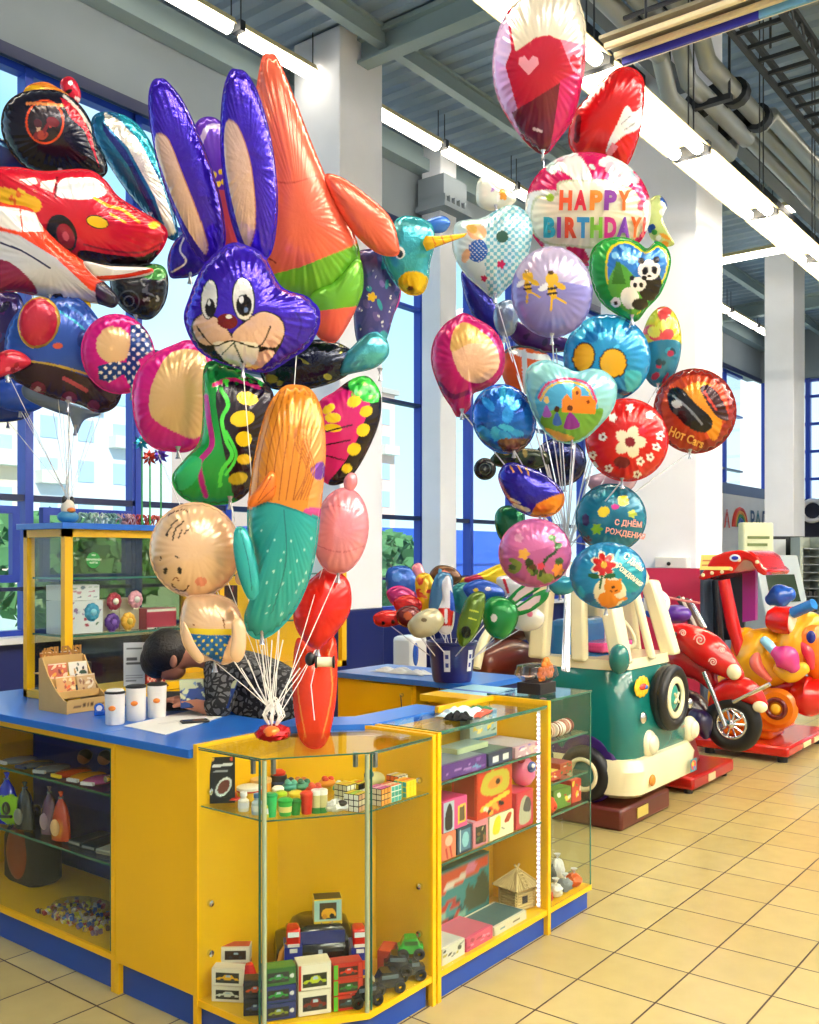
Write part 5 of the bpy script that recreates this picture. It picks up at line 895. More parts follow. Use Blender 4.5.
for a, b_, w, d in (((5.3, 2.53, .96), (5.36, 2.66, 1.45), .13, .1), ((6.03, 2.53, .96), (5.98, 2.66, 1.45), .13, .1), ((5.3, 3.1, .96), (5.34, 3.08, 1.45), .1, .12), ((6.03, 3.1, .96), (5.98, 3.08, 1.45), .1, .12),
                    ((5.28, 2.8, .96), (5.34, 2.84, 1.45), .07, .1), ((6.05, 2.8, .96), (6.0, 2.84, 1.45), .07, .1), ((5.665, 2.5, .96), (5.665, 2.63, 1.45), .06, .05)):
    p_ = M(); hexa(p_, a, b_, w, d); part('pillar', p_, CRM, bus, bev=.02, world=True)
part('seat', M().bx(5.42, 5.95, 2.95, 3.1, .9, 1.2).bx(5.42, 5.95, 2.75, 3.0, .9, 1.0), gl('#2a7ac0'), bus, bev=.04, world=True)
part('seat_cushion', M().bx(5.45, 5.92, 2.72, 2.92, 1.0, 1.06), gl('#d83a8a'), bus, bev=.02, world=True)
part('steering_wheel', M().torus((5.65, 2.68, 1.12), .1, .014, rot=(R(60), 0, 0)), CRM, bus, world=True)
sp = PY(668, 697, 2.42); w = part('spare_wheel', M().torus((sp.x, 2.42, sp.z), .15, .055, rot=(R(90), 0, 0), n=40).torus((sp.x, 2.39, sp.z), .17, .036, rot=(R(90), 0, 0), n=40), m_black, bus, world=True)
part('white_ring', M().torus((sp.x, 2.37, sp.z), .11, .022, rot=(R(90), 0, 0), sc=(1, 1, .6)), CRM, w, world=True); part('hubcap', M().ell((sp.x, 2.4, sp.z), (.095, .035, .095)), gl('#2c9486', .12), w, world=True)
part('hub_star', M().tube([(sp.x - .03, 2.362, sp.z - .03), (sp.x + .03, 2.362, sp.z + .03)], .008, 6).tube([(sp.x + .03, 2.362, sp.z - .03), (sp.x - .03, 2.362, sp.z + .03)], .008, 6), CRM, w, world=True)
for px_ in (651, 695):
    h = PY(px_ if px_ < 690 else 692, 739, 2.42); hl = part('headlight', M().ell((h.x, 2.44, .47), (.085, .05, .085)), CRM, bus, world=True); part('lens', M().ell((h.x, 2.41, .47), (.062, .035, .062)), gl('#e9e4c4', .1), hl, world=True)
for px_ in (643, 690): h = PY(px_, 713, 2.43); part('small_lamp', M().ell((h.x, 2.43, .64), (.035, .02, .035)), m_chrome, bus, world=True)
part('mirror', M().ell((5.2, 2.5, 1.0), (.07, .06, .09)), TB, bus, world=True)
h = PY(654, 773, 2.37); part('reflector', M().ell((h.x, 2.38, .27), (.035, .015, .035)), gl('#e8902a'), bus, world=True)
part('badge', picture(.1, .08, '#2f9aa8', [('e', 50, 50, 40, 40, 0, '#e83a1c'), ('e', 40, 60, 20, 20, 0, '#f4c02a'), ('e', 60, 30, 18, 14, 0, '#3a6ac8')], org=(6.0, 2.366, .22)), m_print, bus, world=True)
h = PY(641, 684, 2.46); fl = M()
for k in range(10): fl.ell((h.x + .07 * math.cos(k * .63), 2.455, .82 + .035 * math.sin(k * .63)), (.032, .01, .032))
part('flower_sticker', fl, gl('#f2c62a'), bus, world=True); part('sticker_patch', M().ell((h.x, 2.447, .82), (.05, .012, .02)).ell((h.x + .03, 2.442, .815), (.025, .012, .014), 1), [gl('#d8443a'), gl('#3a6ac8')], bus, world=True)
part('name_plate', lettering('CLASSIC', .02, (5.98, 2.425, .5), (1, 0, 0), (0, 0, 1)), gl('#b85a3a'), bus, world=True)
# --- red motorcycle ride
RED = gl('#d0140f', .18); mc = thing('motorcycle_kiddie_ride', 'red motorcycle kiddie ride with white swirls and a chrome spoked front wheel', 'kiddie ride', (6.65, 2.9, 0))
part('base', M().bx(6.24, 7.02, 2.46, 3.3, .03, .12), gl('#b3120e', .3), mc, bev=.02, world=True)
for x in (6.3, 6.95): part('foot', M().lathe([(.03, 0), (.03, .03)], (x, 2.52, 0), 10), m_black, mc, world=True)
part('base_label', M().bx(6.5, 6.62, 2.45, 2.458, .05, .1), plain('#e8d8a8', .5), mc, world=True)
part('pedestal', M().prism([(2.62, .12), (3.1, .12), (2.98, .42), (2.7, .42)], 6.5, 6.8, 'x'), gl('#8c120e', .3), mc, bev=.02, world=True)
wc = PX(733, 723, 6.65)
def wheel(parent, c, r, nm='wheel', spokes=10):
    w = part(nm, M().torus(c, r, r * .34, rot=(0, R(90), 0), n=36, k=12), plain('#141414', .5), parent, world=True)
    part('rim', M().torus((c[0] - .03, c[1], c[2]), r * .68, .012, rot=(0, R(90), 0)), m_chrome, w, world=True)
    s_ = M()
    for k in range(spokes): a = k * 6.283 / spokes; s_.tube([(c[0] - .045, c[1], c[2]), (c[0] - .03, c[1] + r * .66 * math.cos(a), c[2] + r * .66 * math.sin(a))], .008, 5)
    part('spokes', s_, m_chrome, w, world=True); part('hub', M().lathe([(.03, 0), (.03, .05), (.01, .06)], (c[0] - .02, c[1], c[2]), 14, rot=(0, R(-90), 0)), m_chrome, w, world=True)
wheel(mc, (wc.x, wc.y, wc.z), .15, 'front_wheel')
wheel(mc, (wc.x, wc.y + .85, wc.z), .15, 'rear_wheel')
def blob(parent, nm, pts, rad, m_, sc_=(1, 1)):     # body pieces threaded through points as a smooth swelling tube
    P_ = [tuple(p) for p in pts]; sm = [Vector(q) for q in spl(P_, 10, False)]; rs = [q[0] for q in spl([(r, 0) for r in rad], 10, False)]
    a, b_ = (sm[0] - sm[1]).normalized(), (sm[-1] - sm[-2]).normalized()
    pre = [(sm[0] + a * rs[0] * .75 * math.sin(t), rs[0] * math.cos(t)) for t in (1.5, 1.2, .85, .45)]; post = [(sm[-1] + b_ * rs[-1] * .75 * math.sin(t), rs[-1] * math.cos(t)) for t in (.45, .85, 1.2, 1.5)]
    al = pre + list(zip(sm, rs)) + post
    return part(nm, M().tube([p for p, r in al], [max(.001, float(r)) for p, r in al], 26), m_, parent, world=True)
blob(mc, 'front_fender', [PX(712, 706, 6.65), PX(722, 693, 6.65), PX(738, 688, 6.65), PX(752, 694, 6.65), PX(764, 705, 6.65)], [.03, .07, .085, .075, .03], RED)
blob(mc, 'fairing', [PX(664, 630, 6.62), PX(682, 635, 6.62), PX(704, 648, 6.62), PX(722, 662, 6.62), PX(738, 676, 6.62)], [.03, .09, .125, .1, .05], RED)
blob(mc, 'tank', [PX(664, 668, 6.68), PX(680, 660, 6.68), PX(700, 668, 6.68), PX(712, 684, 6.68)], [.05, .11, .1, .05], gl('#a3101a', .2))
blob(mc, 'engine', [PX(668, 700, 6.7), PX(688, 708, 6.7), PX(706, 720, 6.7)], [.08, .13, .08], gl('#2a1420', .3))
blob(mc, 'side_pod', [PX(694, 715, 6.55), PX(702, 722, 6.55), PX(706, 736, 6.55)], [.05, .075, .03], gl('#1d1a4a', .3))
part('headlight', M().ell(tuple(PX(734, 672, 6.56)), (.04, .05, .055)), CRM, mc, world=True); part('side_lamp', M().ell(tuple(PX(760, 707, 6.6)), (.04, .05, .04)), CRM, mc, world=True)
for X_ in (6.5, 6.8): part('fork', M().tube([PX(704, 672, X_), PX(714, 696, X_), (X_, wc.y, wc.z)], .016, 10), m_chrome, mc, world=True)
part('exhaust', M().tube([PX(733, 702, 6.5), PX(770, 684, 6.5)], .014, 8), m_chrome, mc, world=True)
part('handlebar', M().tube([PX(660, 640, 6.4), PX(672, 634, 6.5), PX(684, 636, 6.65), PX(688, 634, 6.9)], .02, 8), m_black, mc, world=True)
for (x, y, r_) in ((700, 640, .045), (713, 662, .03), (683, 633, .025), (722, 650, .022)):
    c = PX(x, y, 6.49); part('swirl_print', M().tube([(c.x, c.y + r_ * (1 - k / 22) * math.cos(k * .6), c.z + r_ * (1 - k / 22) * math.sin(k * .6)) for k in range(20)], .004, 4), gl('#f2c8bc'), mc, world=True)
part('purple_seat', M().ell(tuple(PX(676, 614, 6.9)), (.1, .12, .07)), gl('#5a2a9a', .3), mc, world=True)
part('windscreen_frame', M().tube([PX(655, 603, 6.8), PX(662, 596, 6.8), PX(680, 600, 6.8), PX(700, 603, 6.8)], .01, 6), gl('#e88a8a'), mc, world=True)
for k in range(4):
    part('fringe_tube', M().tube([PX(678 + k * 4, 597 + k, 6.95), PX(693 + k * 4, 628, 6.9)], .018, 8), [m_black, gl('#d8d0c0'), gl('#5a4030'), m_chrome][k], mc, world=True)
# --- hut and scooter ride
ht = thing('scooter_kiddie_ride', 'red and orange scooter kiddie ride under a spotted swooping red roof', 'kiddie ride', (8.2, 2.6, 0))
part('base', M().bx(7.62, 8.75, 2.25, 3.0, .05, .13), gl('#c4190f', .25), ht, bev=.02, world=True)
for x, y in ((7.7, 2.32), (8.65, 2.32), (7.7, 2.9)): part('foot', M().lathe([(.04, 0), (.04, .05)], (x, y, 0), 10), m_black, ht, world=True)
part('base_label', M().bx(8.0, 8.2, 2.243, 2.249, .07, .11).bx(8.3, 8.45, 2.243, 2.249, .07, .11), plain('#e8d8a8', .5), ht, world=True)
ORG = gl('#ee7a12', .25); YLW = gl('#f4b41c', .25)
part('pedestal', M().bx(7.85, 8.2, 2.45, 2.85, .13, .55).bx(7.8, 8.25, 2.38, 2.75, .2, .38), ORG, ht, bev=.03, world=True)
rp = [(697, 578), (703, 571), (712, 557), (724, 552), (738, 550), (750, 551), (757, 556), (762, 566), (768, 571), (764, 576), (757, 572), (751, 562), (744, 559), (738, 565), (732, 573), (716, 576), (702, 580)]
rf = M(); pts3 = [PX(x, y, 7.75) for x, y in rp]; rf.prism([(p.y, p.z) for p in pts3], 7.75, 8.35, 'x'); part('roof', rf, RED, ht, bev=.015, world=True)
d = M()
for (x, y) in ((703, 575), (712, 573), (722, 572), (731, 569), (739, 560), (757, 562)): d.ell(tuple(PX(x, y, 7.745)), (.008, .016, .016))
part('roof_spots', d, gl('#f4d8a8'), ht, world=True)
part('roof_sign', picture(.26, .13, '#f0d874', [('s', [(10, 30), (90, 30)], 8, '#c83a1c'), ('s', [(10, 60), (80, 60)], 8, '#c83a1c')], org=tuple(PX(715, 570, 7.742)), rz=R(-90), tilt=R(-18)), m_print, ht, world=True)
part('oval_badge', M().ell(tuple(PX(735, 558, 7.742)), (.008, .045, .03)).ell(tuple(PX(735, 558, 7.738)), (.008, .03, .017), 1), [gl('#e8e8f4'), gl('#2a3ab8')], ht, world=True)
part('post', M().tube([PX(724, 580, 7.8), PX(733, 625, 7.8), PX(743, 662, 7.8)], [.05, .055, .04], 12), RED, ht, world=True)
part('post', M().tube([PX(716, 580, 8.3), PX(722, 660, 8.3)], .04, 12), gl('#20242e'), ht, world=True)
part('back_panel', M().prism([tuple(PX(x, y, 8.3))[1:] for x, y in ((744, 562), (757, 566), (757, 620), (744, 622))], 8.26, 8.32, 'x'), gl('#b02a9a', .3), ht, world=True)
part('dark_panel', M().prism([tuple(PX(x, y, 8.4))[1:] for x, y in ((708, 578), (744, 566), (744, 640), (708, 640))], 8.4, 8.44, 'x'), gl('#1c222c', .3), ht, world=True)
blob(ht, 'scooter_body', [PX(744, 640, 7.95), PX(756, 650, 7.95), PX(770, 662, 7.95), PX(786, 660, 7.95), PX(800, 640, 7.95), PX(812, 622, 7.95)], [.12, .24, .22, .16, .17, .1], YLW)
blob(ht, 'body_stripe', [PX(740, 632, 7.9), PX(741, 655, 7.9), PX(748, 682, 7.9)], [.05, .08, .04], ORG)
blob(ht, 'front_shell', [PX(792, 625, 8.0), PX(806, 636, 8.0), PX(818, 655, 8.0), PX(822, 675, 8.0)], [.1, .2, .18, .1], ORG)
blob(ht, 'footwell', [PX(752, 690, 7.95), PX(772, 690, 7.95), PX(795, 686, 7.95), PX(812, 690, 7.95)], [.06, .07, .09, .1], RED)
blob(ht, 'red_nose', [PX(798, 690, 7.9), PX(808, 696, 7.9), PX(822, 694, 7.9)], [.08, .16, .12], RED)
h0, h1 = PX(768, 619, 7.85), PX(792, 621, 7.85)
hl = part('headlight', M().tube([h0, h0.lerp(h1, .3), h1], [.07, .11, .115], 18), RED, ht, world=True); part('lens', M().ell(tuple(h1), (.1, .03, .1)), gl('#f0e8d0', .1), hl, world=True)
part('handlebar', M().tube([PX(793, 613, 7.8), PX(814, 604, 7.75)], .045, 12), gl('#2a7ac8'), ht, world=True)
blob(ht, 'mirror', [PX(770, 600, 8.2), PX(780, 596, 8.2), PX(790, 594, 8.2)], [.05, .1, .06], gl('#1c5ac0'))
blob(ht, 'pink_rider', [PX(776, 652, 7.7), PX(786, 658, 7.7), PX(794, 668, 7.7)], [.05, .1, .05], gl('#d83a8a'))
blob(ht, 'yellow_frill', [PX(778, 668, 7.75), PX(790, 674, 7.75), PX(804, 668, 7.75)], [.05, .07, .05], YLW)
blob(ht, 'blue_arm', [PX(764, 640, 7.7), PX(769, 645, 7.7), PX(774, 651, 7.7)], [.035, .04, .035], gl('#8ac8e8'))
blob(ht, 'pink_print', [PX(770, 680, 7.72), PX(756, 664, 7.72), PX(760, 648, 7.76)], [.02, .05, .02], gl('#e86a5a'))
blob(ht, 'shell_print', [PX(800, 640, 7.82), PX(808, 652, 7.82), PX(812, 668, 7.82)], [.02, .045, .02], gl('#d8304a'))
part('eye_print', M().ell(tuple(PX(811, 637, 7.8)), (.02, .035, .05)), gl('#1c2a8a'), ht, world=True)
wc2 = PX(775, 709, 7.72); w = part('side_disc', M().lathe([(.15, -.05), (.16, 0), (.13, .03), (.02, .03)], (7.78, wc2.y, wc2.z), 26, rot=(0, R(-90), 0)), ORG, ht, world=True)
part('disc_ring', M().torus((7.745, wc2.y, wc2.z), .07, .02, rot=(0, R(90), 0)), gl('#6a1208'), w, world=True); part('disc_centre', M().ell((7.74, wc2.y, wc2.z), (.02, .04, .04)), YLW, w, world=True)
part('orange_arch', M().torus(tuple(PX(737, 700, 8.0)), .2, .05, rot=(0, R(90), 0)), YLW, ht, world=True)
# --- cream ride with a brown seat behind the bucket
cr_ = thing('seat_kiddie_ride', 'cream kiddie ride with a brown moulded seat behind the bucket', 'kiddie ride', (5.8, 3.7, 0))
b = M(); loft(b, [[(p[0], p[1], z) for p in rrect(5.8, 3.75, .33 + g_, .36 + g_, .12)] for z, g_ in ((0, 0), (.1, .02), (.5, .03), (.72, .0), (.78, -.05))]); part('body', b, CRM, cr_, world=True)
blob(cr_, 'seat', [PY(484, 664, 3.45), PY(508, 660, 3.45), PY(532, 662, 3.45)], [.09, .15, .1], gl('#6a2416', .4)); blob(cr_, 'headrest', [PY(498, 634, 3.5), PY(511, 631, 3.5), PY(524, 633, 3.5)], [.05, .075, .05], gl('#6a2416', .4))
part('hoop', M().tube(spl([tuple(PY(x, y, 3.42)) for x, y in ((476, 668), (484, 640), (500, 622), (520, 618), (532, 640), (548, 664))], 5, False), .032, 10), CRM, cr_, world=True)
part('eye_print', M().ell(tuple(PY(540, 661, 3.35)), (.05, .012, .018)), m_black, cr_, world=True)
t = thing('white_post', 'white plastic post with a blue slot standing behind the rear counter', 'post', (5.1, 4.2, 0)); c = P(410, 650, 6.6)
part('post', M().bx(c.x - .09, c.x + .09, c.y - .09, c.y + .09, 0, 1.06), gl('#e4e8ee', .3), t, bev=.03, world=True); part('slot', M().ell((c.x - .05, c.y - .088, .94), (.03, .01, .08)), gl('#2a5ac0'), t, world=True)
t['label'] = t['label']; t.location = (c.x, c.y, 0); WM[t] = Matrix.Translation((c.x, c.y, 0))
for ch in t.children: ch.data.transform(Matrix.Translation((5.1 - c.x, 4.2 - c.y, 0)))
# --- clad foot of the pillar by the rides
struct('trim_13', M().bx(8.17, 9.02, 3.13, 4.0, 0, 1.5, 0), plain('#4b6078', .5))
struct('trim_14', M().bx(8.155, 8.168, 3.16, 4.0, .0, 1.5, 0), gl('#c81f4c', .35))
t = thing('white_alarm_box', 'small white box with a black knob on the pink pillar cladding', 'box', (8.22, 3.45, 1.5)); part('case', M().bx(-.04, .08, -.16, .14, 0, .1), gl('#e4e4e2', .4), t, bev=.01); part('knob', M().ell((-.05, 0, .04), .018), m_black, t)
t = thing('ball_toy', 'white football with blue spots on the bus ride roof side', 'ball', tuple(PX(656, 607, 6.5)))
part('ball', M().ell((0, 0, 0), .1), gl('#f0f0f0'), t)
for a_ in range(6): c = Vector((-.7, math.cos(a_) * .8, math.sin(a_) * .8)).normalized() * .092; part('spot', M().ell(tuple(c), (.02, .035, .035)), gl('#1c4ab0'), t)
t.location = (6.5, PX(656, 607, 6.5).y, 1.27)
# --- far right: payment terminal, dark cabinet, shop signs
o = P(772, 600, 10.5); t = thing('payment_terminal', 'grey payment terminal with slanted screen and tall header plate', 'terminal', (o.x, o.y, 0), R(-30))
part('cabinet', M().prism([(-.25, 0), (.35, 0), (.35, 1.3), (.1, 1.62), (-.06, 1.62), (-.25, .95)], -.3, .3, 'x'), gl('#a9b6bd', .4), t, bev=.01)
part('screen', M().prism([(-.2, 1.12), (-.215, 1.12), (-.09, 1.5), (-.075, 1.5)], -.2, .2, 'x'), gl('#2a3a2a', .15), t); part('header', M().bx(-.3, .12, .1, .2, 1.5, 1.98), plain('#cfd4b0', .5), t, bev=.02)
part('header_text', M().bx(-.25, .05, .09, .099, 1.8, 1.83).bx(-.25, .02, .09, .099, 1.72, 1.75).bx(-.25, .05, .09, .099, 1.64, 1.67), plain('#6a7a4a', .5), t)
o = P(790, 580, 12.5); t = thing('black_display_cabinet', 'tall black cabinet with a white poster, right of the terminal', 'cabinet', (o.x, o.y, 0), R(-52))
part('body', M().bx(-.25, .32, 0, .5, 0, 1.87), gl('#101418', .3), t); part('poster', M().bx(-.23, -.06, -.012, 0, 1.2, 1.83), plain('#c9d0d8', .4), t); part('red_stripe', M().tube([(-.05, -.01, .75), (.1, -.01, .95), (.22, -.01, 1.02)], .03, 6), gl('#b01c24'), t)
rk = thing('wire_rack', 'narrow grey rack with rows of small items at the right edge', 'rack', tuple(P(808, 580, 12.0).xy) + (0,), R(-52)); b = M().bx(-.1, -.06, 0, .3, 0, 1.85).bx(.14, .17, 0, .3, 0, 1.85); b.bx(-.1, .17, .28, .3, 0, 1.85)
part('frame', b, gl('#9aa49a', .4), rk); b = M()
for k in range(14): b.bx(-.05, .13, 0, .28, .4 + k * .1, .41 + k * .1)
part('shelf', b, m_steel, rk, kind='stuff'); b = M()
for k in range(8):
    for j in range(3): b.bx(-.04 + j * .06, .0 + j * .06, .02, .06, .41 + k * .1, .47 + k * .1)
part('stock', b, m_black, rk, kind='stuff')
t = thing('shop_sign', 'white shop sign with a small rainbow between coloured letters', 'sign', tuple(PY(745, 515, 6.19)))
b = M(); 
for i, (ch, x, m_) in enumerate((('А', 727, 0), ('Р', 752.5, 1), ('А', 758, 2), ('Д', 764, 3), ('У', 770, 0))):
    lettering(ch, .42, tuple(PY(x, 527, 6.185)), (1, 0, 0), (0, 0, 1), bold=.03, mb=b, m=i)
part('lettering', b, [plain(c) for c in ('#d8402a', '#2a5a8a', '#1c7a8a', '#2a4a7a', '#8a3a6a')], t, world=True)
c = PY(739.5, 527, 6.18); b = M()
for k in range(4): b.torus((c.x, 6.17, c.z), .34 - k * .065, .034, k, rot=(R(90), 0, 0), n=36, k=6)
b.v = [(x, y, max(z, c.z)) for x, y, z in b.v]; part('rainbow', b, [plain(c_) for c_ in ('#d83a2a', '#e8a02a', '#3a9a4a', '#2a5ac0')], t, world=True)
single('dark_shop_sign', M().bx(XE - .1, XE, 5.0, 6.12, 1.95, 2.85, 0).torus((XE - .12, 5.9, 2.6), .22, .05, 1, rot=(0, R(90), 0)), [plain('#10142c', .4), plain('#e4e4ea', .5)], 'dark navy shop sign with white ring at the far right', 'sign', (XE, 5.5, 1.95), world=True)
single('red_poster', M().bx(XE - .06, XE, 5.2, 6.0, 1.1, 1.6, 0), plain('#c02a24', .4), 'small red poster under the dark shop sign at the right edge', 'poster', (XE, 5.6, 1.1), world=True)

# --- shop assistant bending over behind the counter
SKN = mat('skin', '#a9705a', .5); HAIR = mat('hair', '#16100f', .45, bump=.5, bscale=90)
lp = bpy.data.materials.new('leopard_fabric'); lp.use_nodes = True; nt = lp.node_tree; bs = nt.nodes['Principled BSDF']; bs.inputs['Roughness'].default_value = .85
co = nt.nodes.new('ShaderNodeTexCoord'); vo = nt.nodes.new('ShaderNodeTexVoronoi'); vo.feature = 'DISTANCE_TO_EDGE'; vo.inputs['Scale'].default_value = 34; nn_ = nt.nodes.new('ShaderNodeTexNoise'); nn_.inputs['Scale'].default_value = 14
mxv = nt.nodes.new('ShaderNodeVectorMath'); mxv.operation = 'MULTIPLY_ADD'; mxv.inputs[1].default_value = (.06, .06, .06)
nt.links.new(co.outputs['Object'], nn_.inputs['Vector']); nt.links.new(nn_.outputs['Color'], mxv.inputs[0]); nt.links.new(co.outputs['Object'], mxv.inputs[2]); nt.links.new(mxv.outputs[0], vo.inputs['Vector'])
rp_ = nt.nodes.new('ShaderNodeValToRGB'); rp_.color_ramp.interpolation = 'CONSTANT'; rp_.color_ramp.elements[0].color = (.012, .012, .014, 1); rp_.color_ramp.elements[1].position = .16; rp_.color_ramp.elements[1].color = (.14, .14, .145, 1)
nt.links.new(vo.outputs['Distance'], rp_.inputs[0]); nt.links.new(rp_.outputs[0], bs.inputs['Base Color'])
def skin(name, nodes, edges, parent, m_, sub=2, root=0):
    me = bpy.data.meshes.new(name); me.from_pydata([WM[parent].inverted() @ Vector(p) for p, r in nodes], edges, []); o = bpy.data.objects.new(name, me); sc.collection.objects.link(o); o.parent = parent; WM[o] = WM[parent]
    me.materials.append(m_); s_ = o.modifiers.new('skin', 'SKIN'); s_.use_smooth_shade = True
    lay = me.skin_vertices[0] if me.skin_vertices else None
    if lay is None:
        import bmesh; bm = bmesh.new(); bm.from_mesh(me); bm.verts.layers.skin.verify(); bm.to_mesh(me); bm.free(); lay = me.skin_vertices[0]
    for i, (p, r) in enumerate(nodes): lay.data[i].radius = (r, r) if not isinstance(r, tuple) else r; lay.data[i].use_root = (i == root)
    b_ = o.modifiers.new('sub', 'SUBSURF'); b_.levels = sub; b_.render_levels = sub; return o
pel = P(322, 738, 4.0); ch_ = P(248, 676, 4.12); nk = P(206, 656, 4.18); hd = P(170, 658, 4.2)
pp = thing('person', 'person with dark hair in a leopard print top, bent over behind the counter', 'person', (pel.x + .05, pel.y, 0))
wa = pel.lerp(ch_, .45) + Vector((0, 0, .03)); side = RV * .17
def armn(sh, el, wr, hdir):
    hdir = hdir.normalized(); nodes = [(sh, .045), (el, .036), (wr, .026), (wr + hdir * .05, .032)]; edges = [(0, 1), (1, 2), (2, 3)]; s_ = hdir.cross(Vector((0, 0, 1))).normalized()
    for k, (off, ln) in enumerate(((-.028, .06), (-.01, .07), (.01, .068), (.028, .052))):
        b0 = len(nodes); kn = wr + hdir * .085 + s_ * off; nodes += [(kn, .0095), (kn + hdir * ln * .5 - Vector((0, 0, .012)), .0085), (kn + hdir * ln * .8 - Vector((0, 0, .035)), .007)]; edges += [(3, b0), (b0, b0 + 1), (b0 + 1, b0 + 2)]
    b0 = len(nodes); nodes += [(wr + hdir * .03 - s_ * .035, .011), (wr + hdir * .065 - s_ * .05 - Vector((0, 0, .02)), .009)]; edges += [(3, b0), (b0, b0 + 1)]
    return nodes, edges
sh1, sh2 = nk.lerp(ch_, .45) - UV * .06 + TV * .13, nk.lerp(ch_, .45) - UV * .02 - TV * .15
el1, el2 = P(222, 712, 3.92), P(200, 705, 4.3); wr1, wr2 = P(192, 704, 3.95), P(175, 700, 4.15)
nodes = [(pel, .09), (wa, .08), (ch_, .09), (nk, .05), (nk.lerp(hd, .5), .05), (hd + Vector((0, 0, .0)), .085), (hd - UV * .055 + RV * .01, .07), (hd - UV * .1 + RV * .012 + TV * .01, .045)]
edges = [(0, 1), (1, 2), (2, 3), (3, 4), (4, 5), (5, 6), (6, 7)]
for a in ((sh1, el1, wr1), (sh2, el2, wr2)):
    n_, e_ = armn(*a, hdir=(a[2] - a[1])); b0 = len(nodes); nodes += n_; edges += [(i + b0, j + b0) for i, j in e_] + [(2, b0)]
for s_ in (-1, 1):
    hip = pel + TV * (.09 * s_) - UV * .08; kn = Vector((hip.x + .05, hip.y + .03, .47)); an = Vector((hip.x + .08, hip.y, .09)); toe = an + Vector((-.02, .17, -.05)); b0 = len(nodes)
    nodes += [(hip, .085), (kn, .058), (an, .04), (toe, .035)]; edges += [(0, b0), (b0, b0 + 1), (b0 + 1, b0 + 2), (b0 + 2, b0 + 3)]
body = skin('body', nodes, edges, pp, SKN)
top = [(pel + UV * .01, .155), (wa, .155), (ch_, .16), (nk.lerp(ch_, .25), .08), (sh1, .085), (el1, .055), (el1.lerp(wr1, .7), .045), (sh2, .07), (el2, .055), (el2.lerp(wr2, .7), .045)]
skin('leopard_top', top, [(0, 1), (1, 2), (2, 3), (2, 4), (4, 5), (5, 6), (2, 7), (7, 8), (8, 9)], pp, lp)
hips = []; he = []
hips.append((pel - UV * .03, .135))
for s_ in (-1, 1):
    hip = pel + TV * (.09 * s_) - UV * .08; b0 = len(hips); hips += [(hip, .1), (Vector((hip.x + .05, hip.y + .03, .47)), .073), (Vector((hip.x + .08, hip.y, .12)), .055)]; he += [(0, b0), (b0, b0 + 1), (b0 + 1, b0 + 2)]
skin('trousers', hips, he, pp, plain('#1b1d28', .8))
hm = M(); hm.ell(tuple(hd + UV * .03 - RV * .012), (.105, .105, .1)); hm.ell(tuple(hd - RV * .06 - UV * .01), (.06, .085, .08)); part('hair', hm, HAIR, pp, world=True)
er = hd + TV * .085 + RV * .035 - UV * .005; part('ear', M().ell(tuple(er), (.014, .02, .028)), SKN, pp, world=True)
nf = hd - UV * .085 - RV * .04
part('nose', M().ell(tuple(nf + TV * .0 - RV * .008), (.016, .016, .02)), SKN, pp, world=True); part('eye', M().ell(tuple(hd - UV * .055 - RV * .055 + TV * .03), (.012, .012, .006)).ell(tuple(hd - UV * .055 - RV * .055 - TV * .02), (.012, .012, .006)), m_black, pp, world=True)
part('mouth', M().ell(tuple(hd - UV * .12 - RV * .025), (.02, .02, .006)), plain('#7a3a36', .5), pp, world=True)
# magazine held open
mg = P(203, 694, 3.92); t = thing('magazine', 'open blue and cream magazine held over the counter by the assistant', 'magazine', tuple(mg))
for s_, r1 in ((-1, 18), (1, -24)):
    pg = picture(.1, .13, '#24428a', [('p', [(0, 60), (100, 70), (100, 100), (0, 100)], '#b9c2a0'), ('b', 83 + s_, 10, [5, 95, 10, 90], 14, ['#1a2450', '#6a86b0', '#c8cfa8', '#2a3a5a'])], org=tuple(RV * (.05 * s_ + .01) - UV * .055), rz=R(-52 + r1), tilt=R(-35), th=.006); part('cover', pg, m_print, t)

# --- bucket of small stick balloons
bc = PZ(452, 681, .95); bk = thing('plastic_bucket', 'dark blue plastic bucket on the rear counter holding small stick balloons', 'bucket', (bc.x, bc.y, .951))
BLU = mat('bucket_plastic', '#1b2470', .3, coat=.3)
part('bucket', M().lathe([(.098, 0), (.104, .02), (.125, .19), (.132, .195), (.132, .21), (.122, .21), (.1, .03), (.001, .02)], n=32), BLU, bk)
part('rim', M().torus((0, 0, .205), .13, .006), BLU, bk)
for a0 in (R(-103), R(-165)):
    lb = M()
    for k in range(4):
        for j in range(5):
            q = lambda a, z: (math.cos(a) * (.109 + z * .11), math.sin(a) * (.109 + z * .11), z)
            a1, a2, z1, z2 = a0 + k * .07, a0 + (k + 1) * .07, .06 + j * .022, .06 + (j + 1) * .022; lb.add([q(a1, z1), q(a2, z1), q(a2, z2), q(a1, z2)], [(0, 1, 2, 3)], 1 if (j in (1, 3) and k in (1, 2)) else 0)
    part('label', lb, [plain('#e8eaf4', .5), plain('#3a4a9a', .5)], bk)
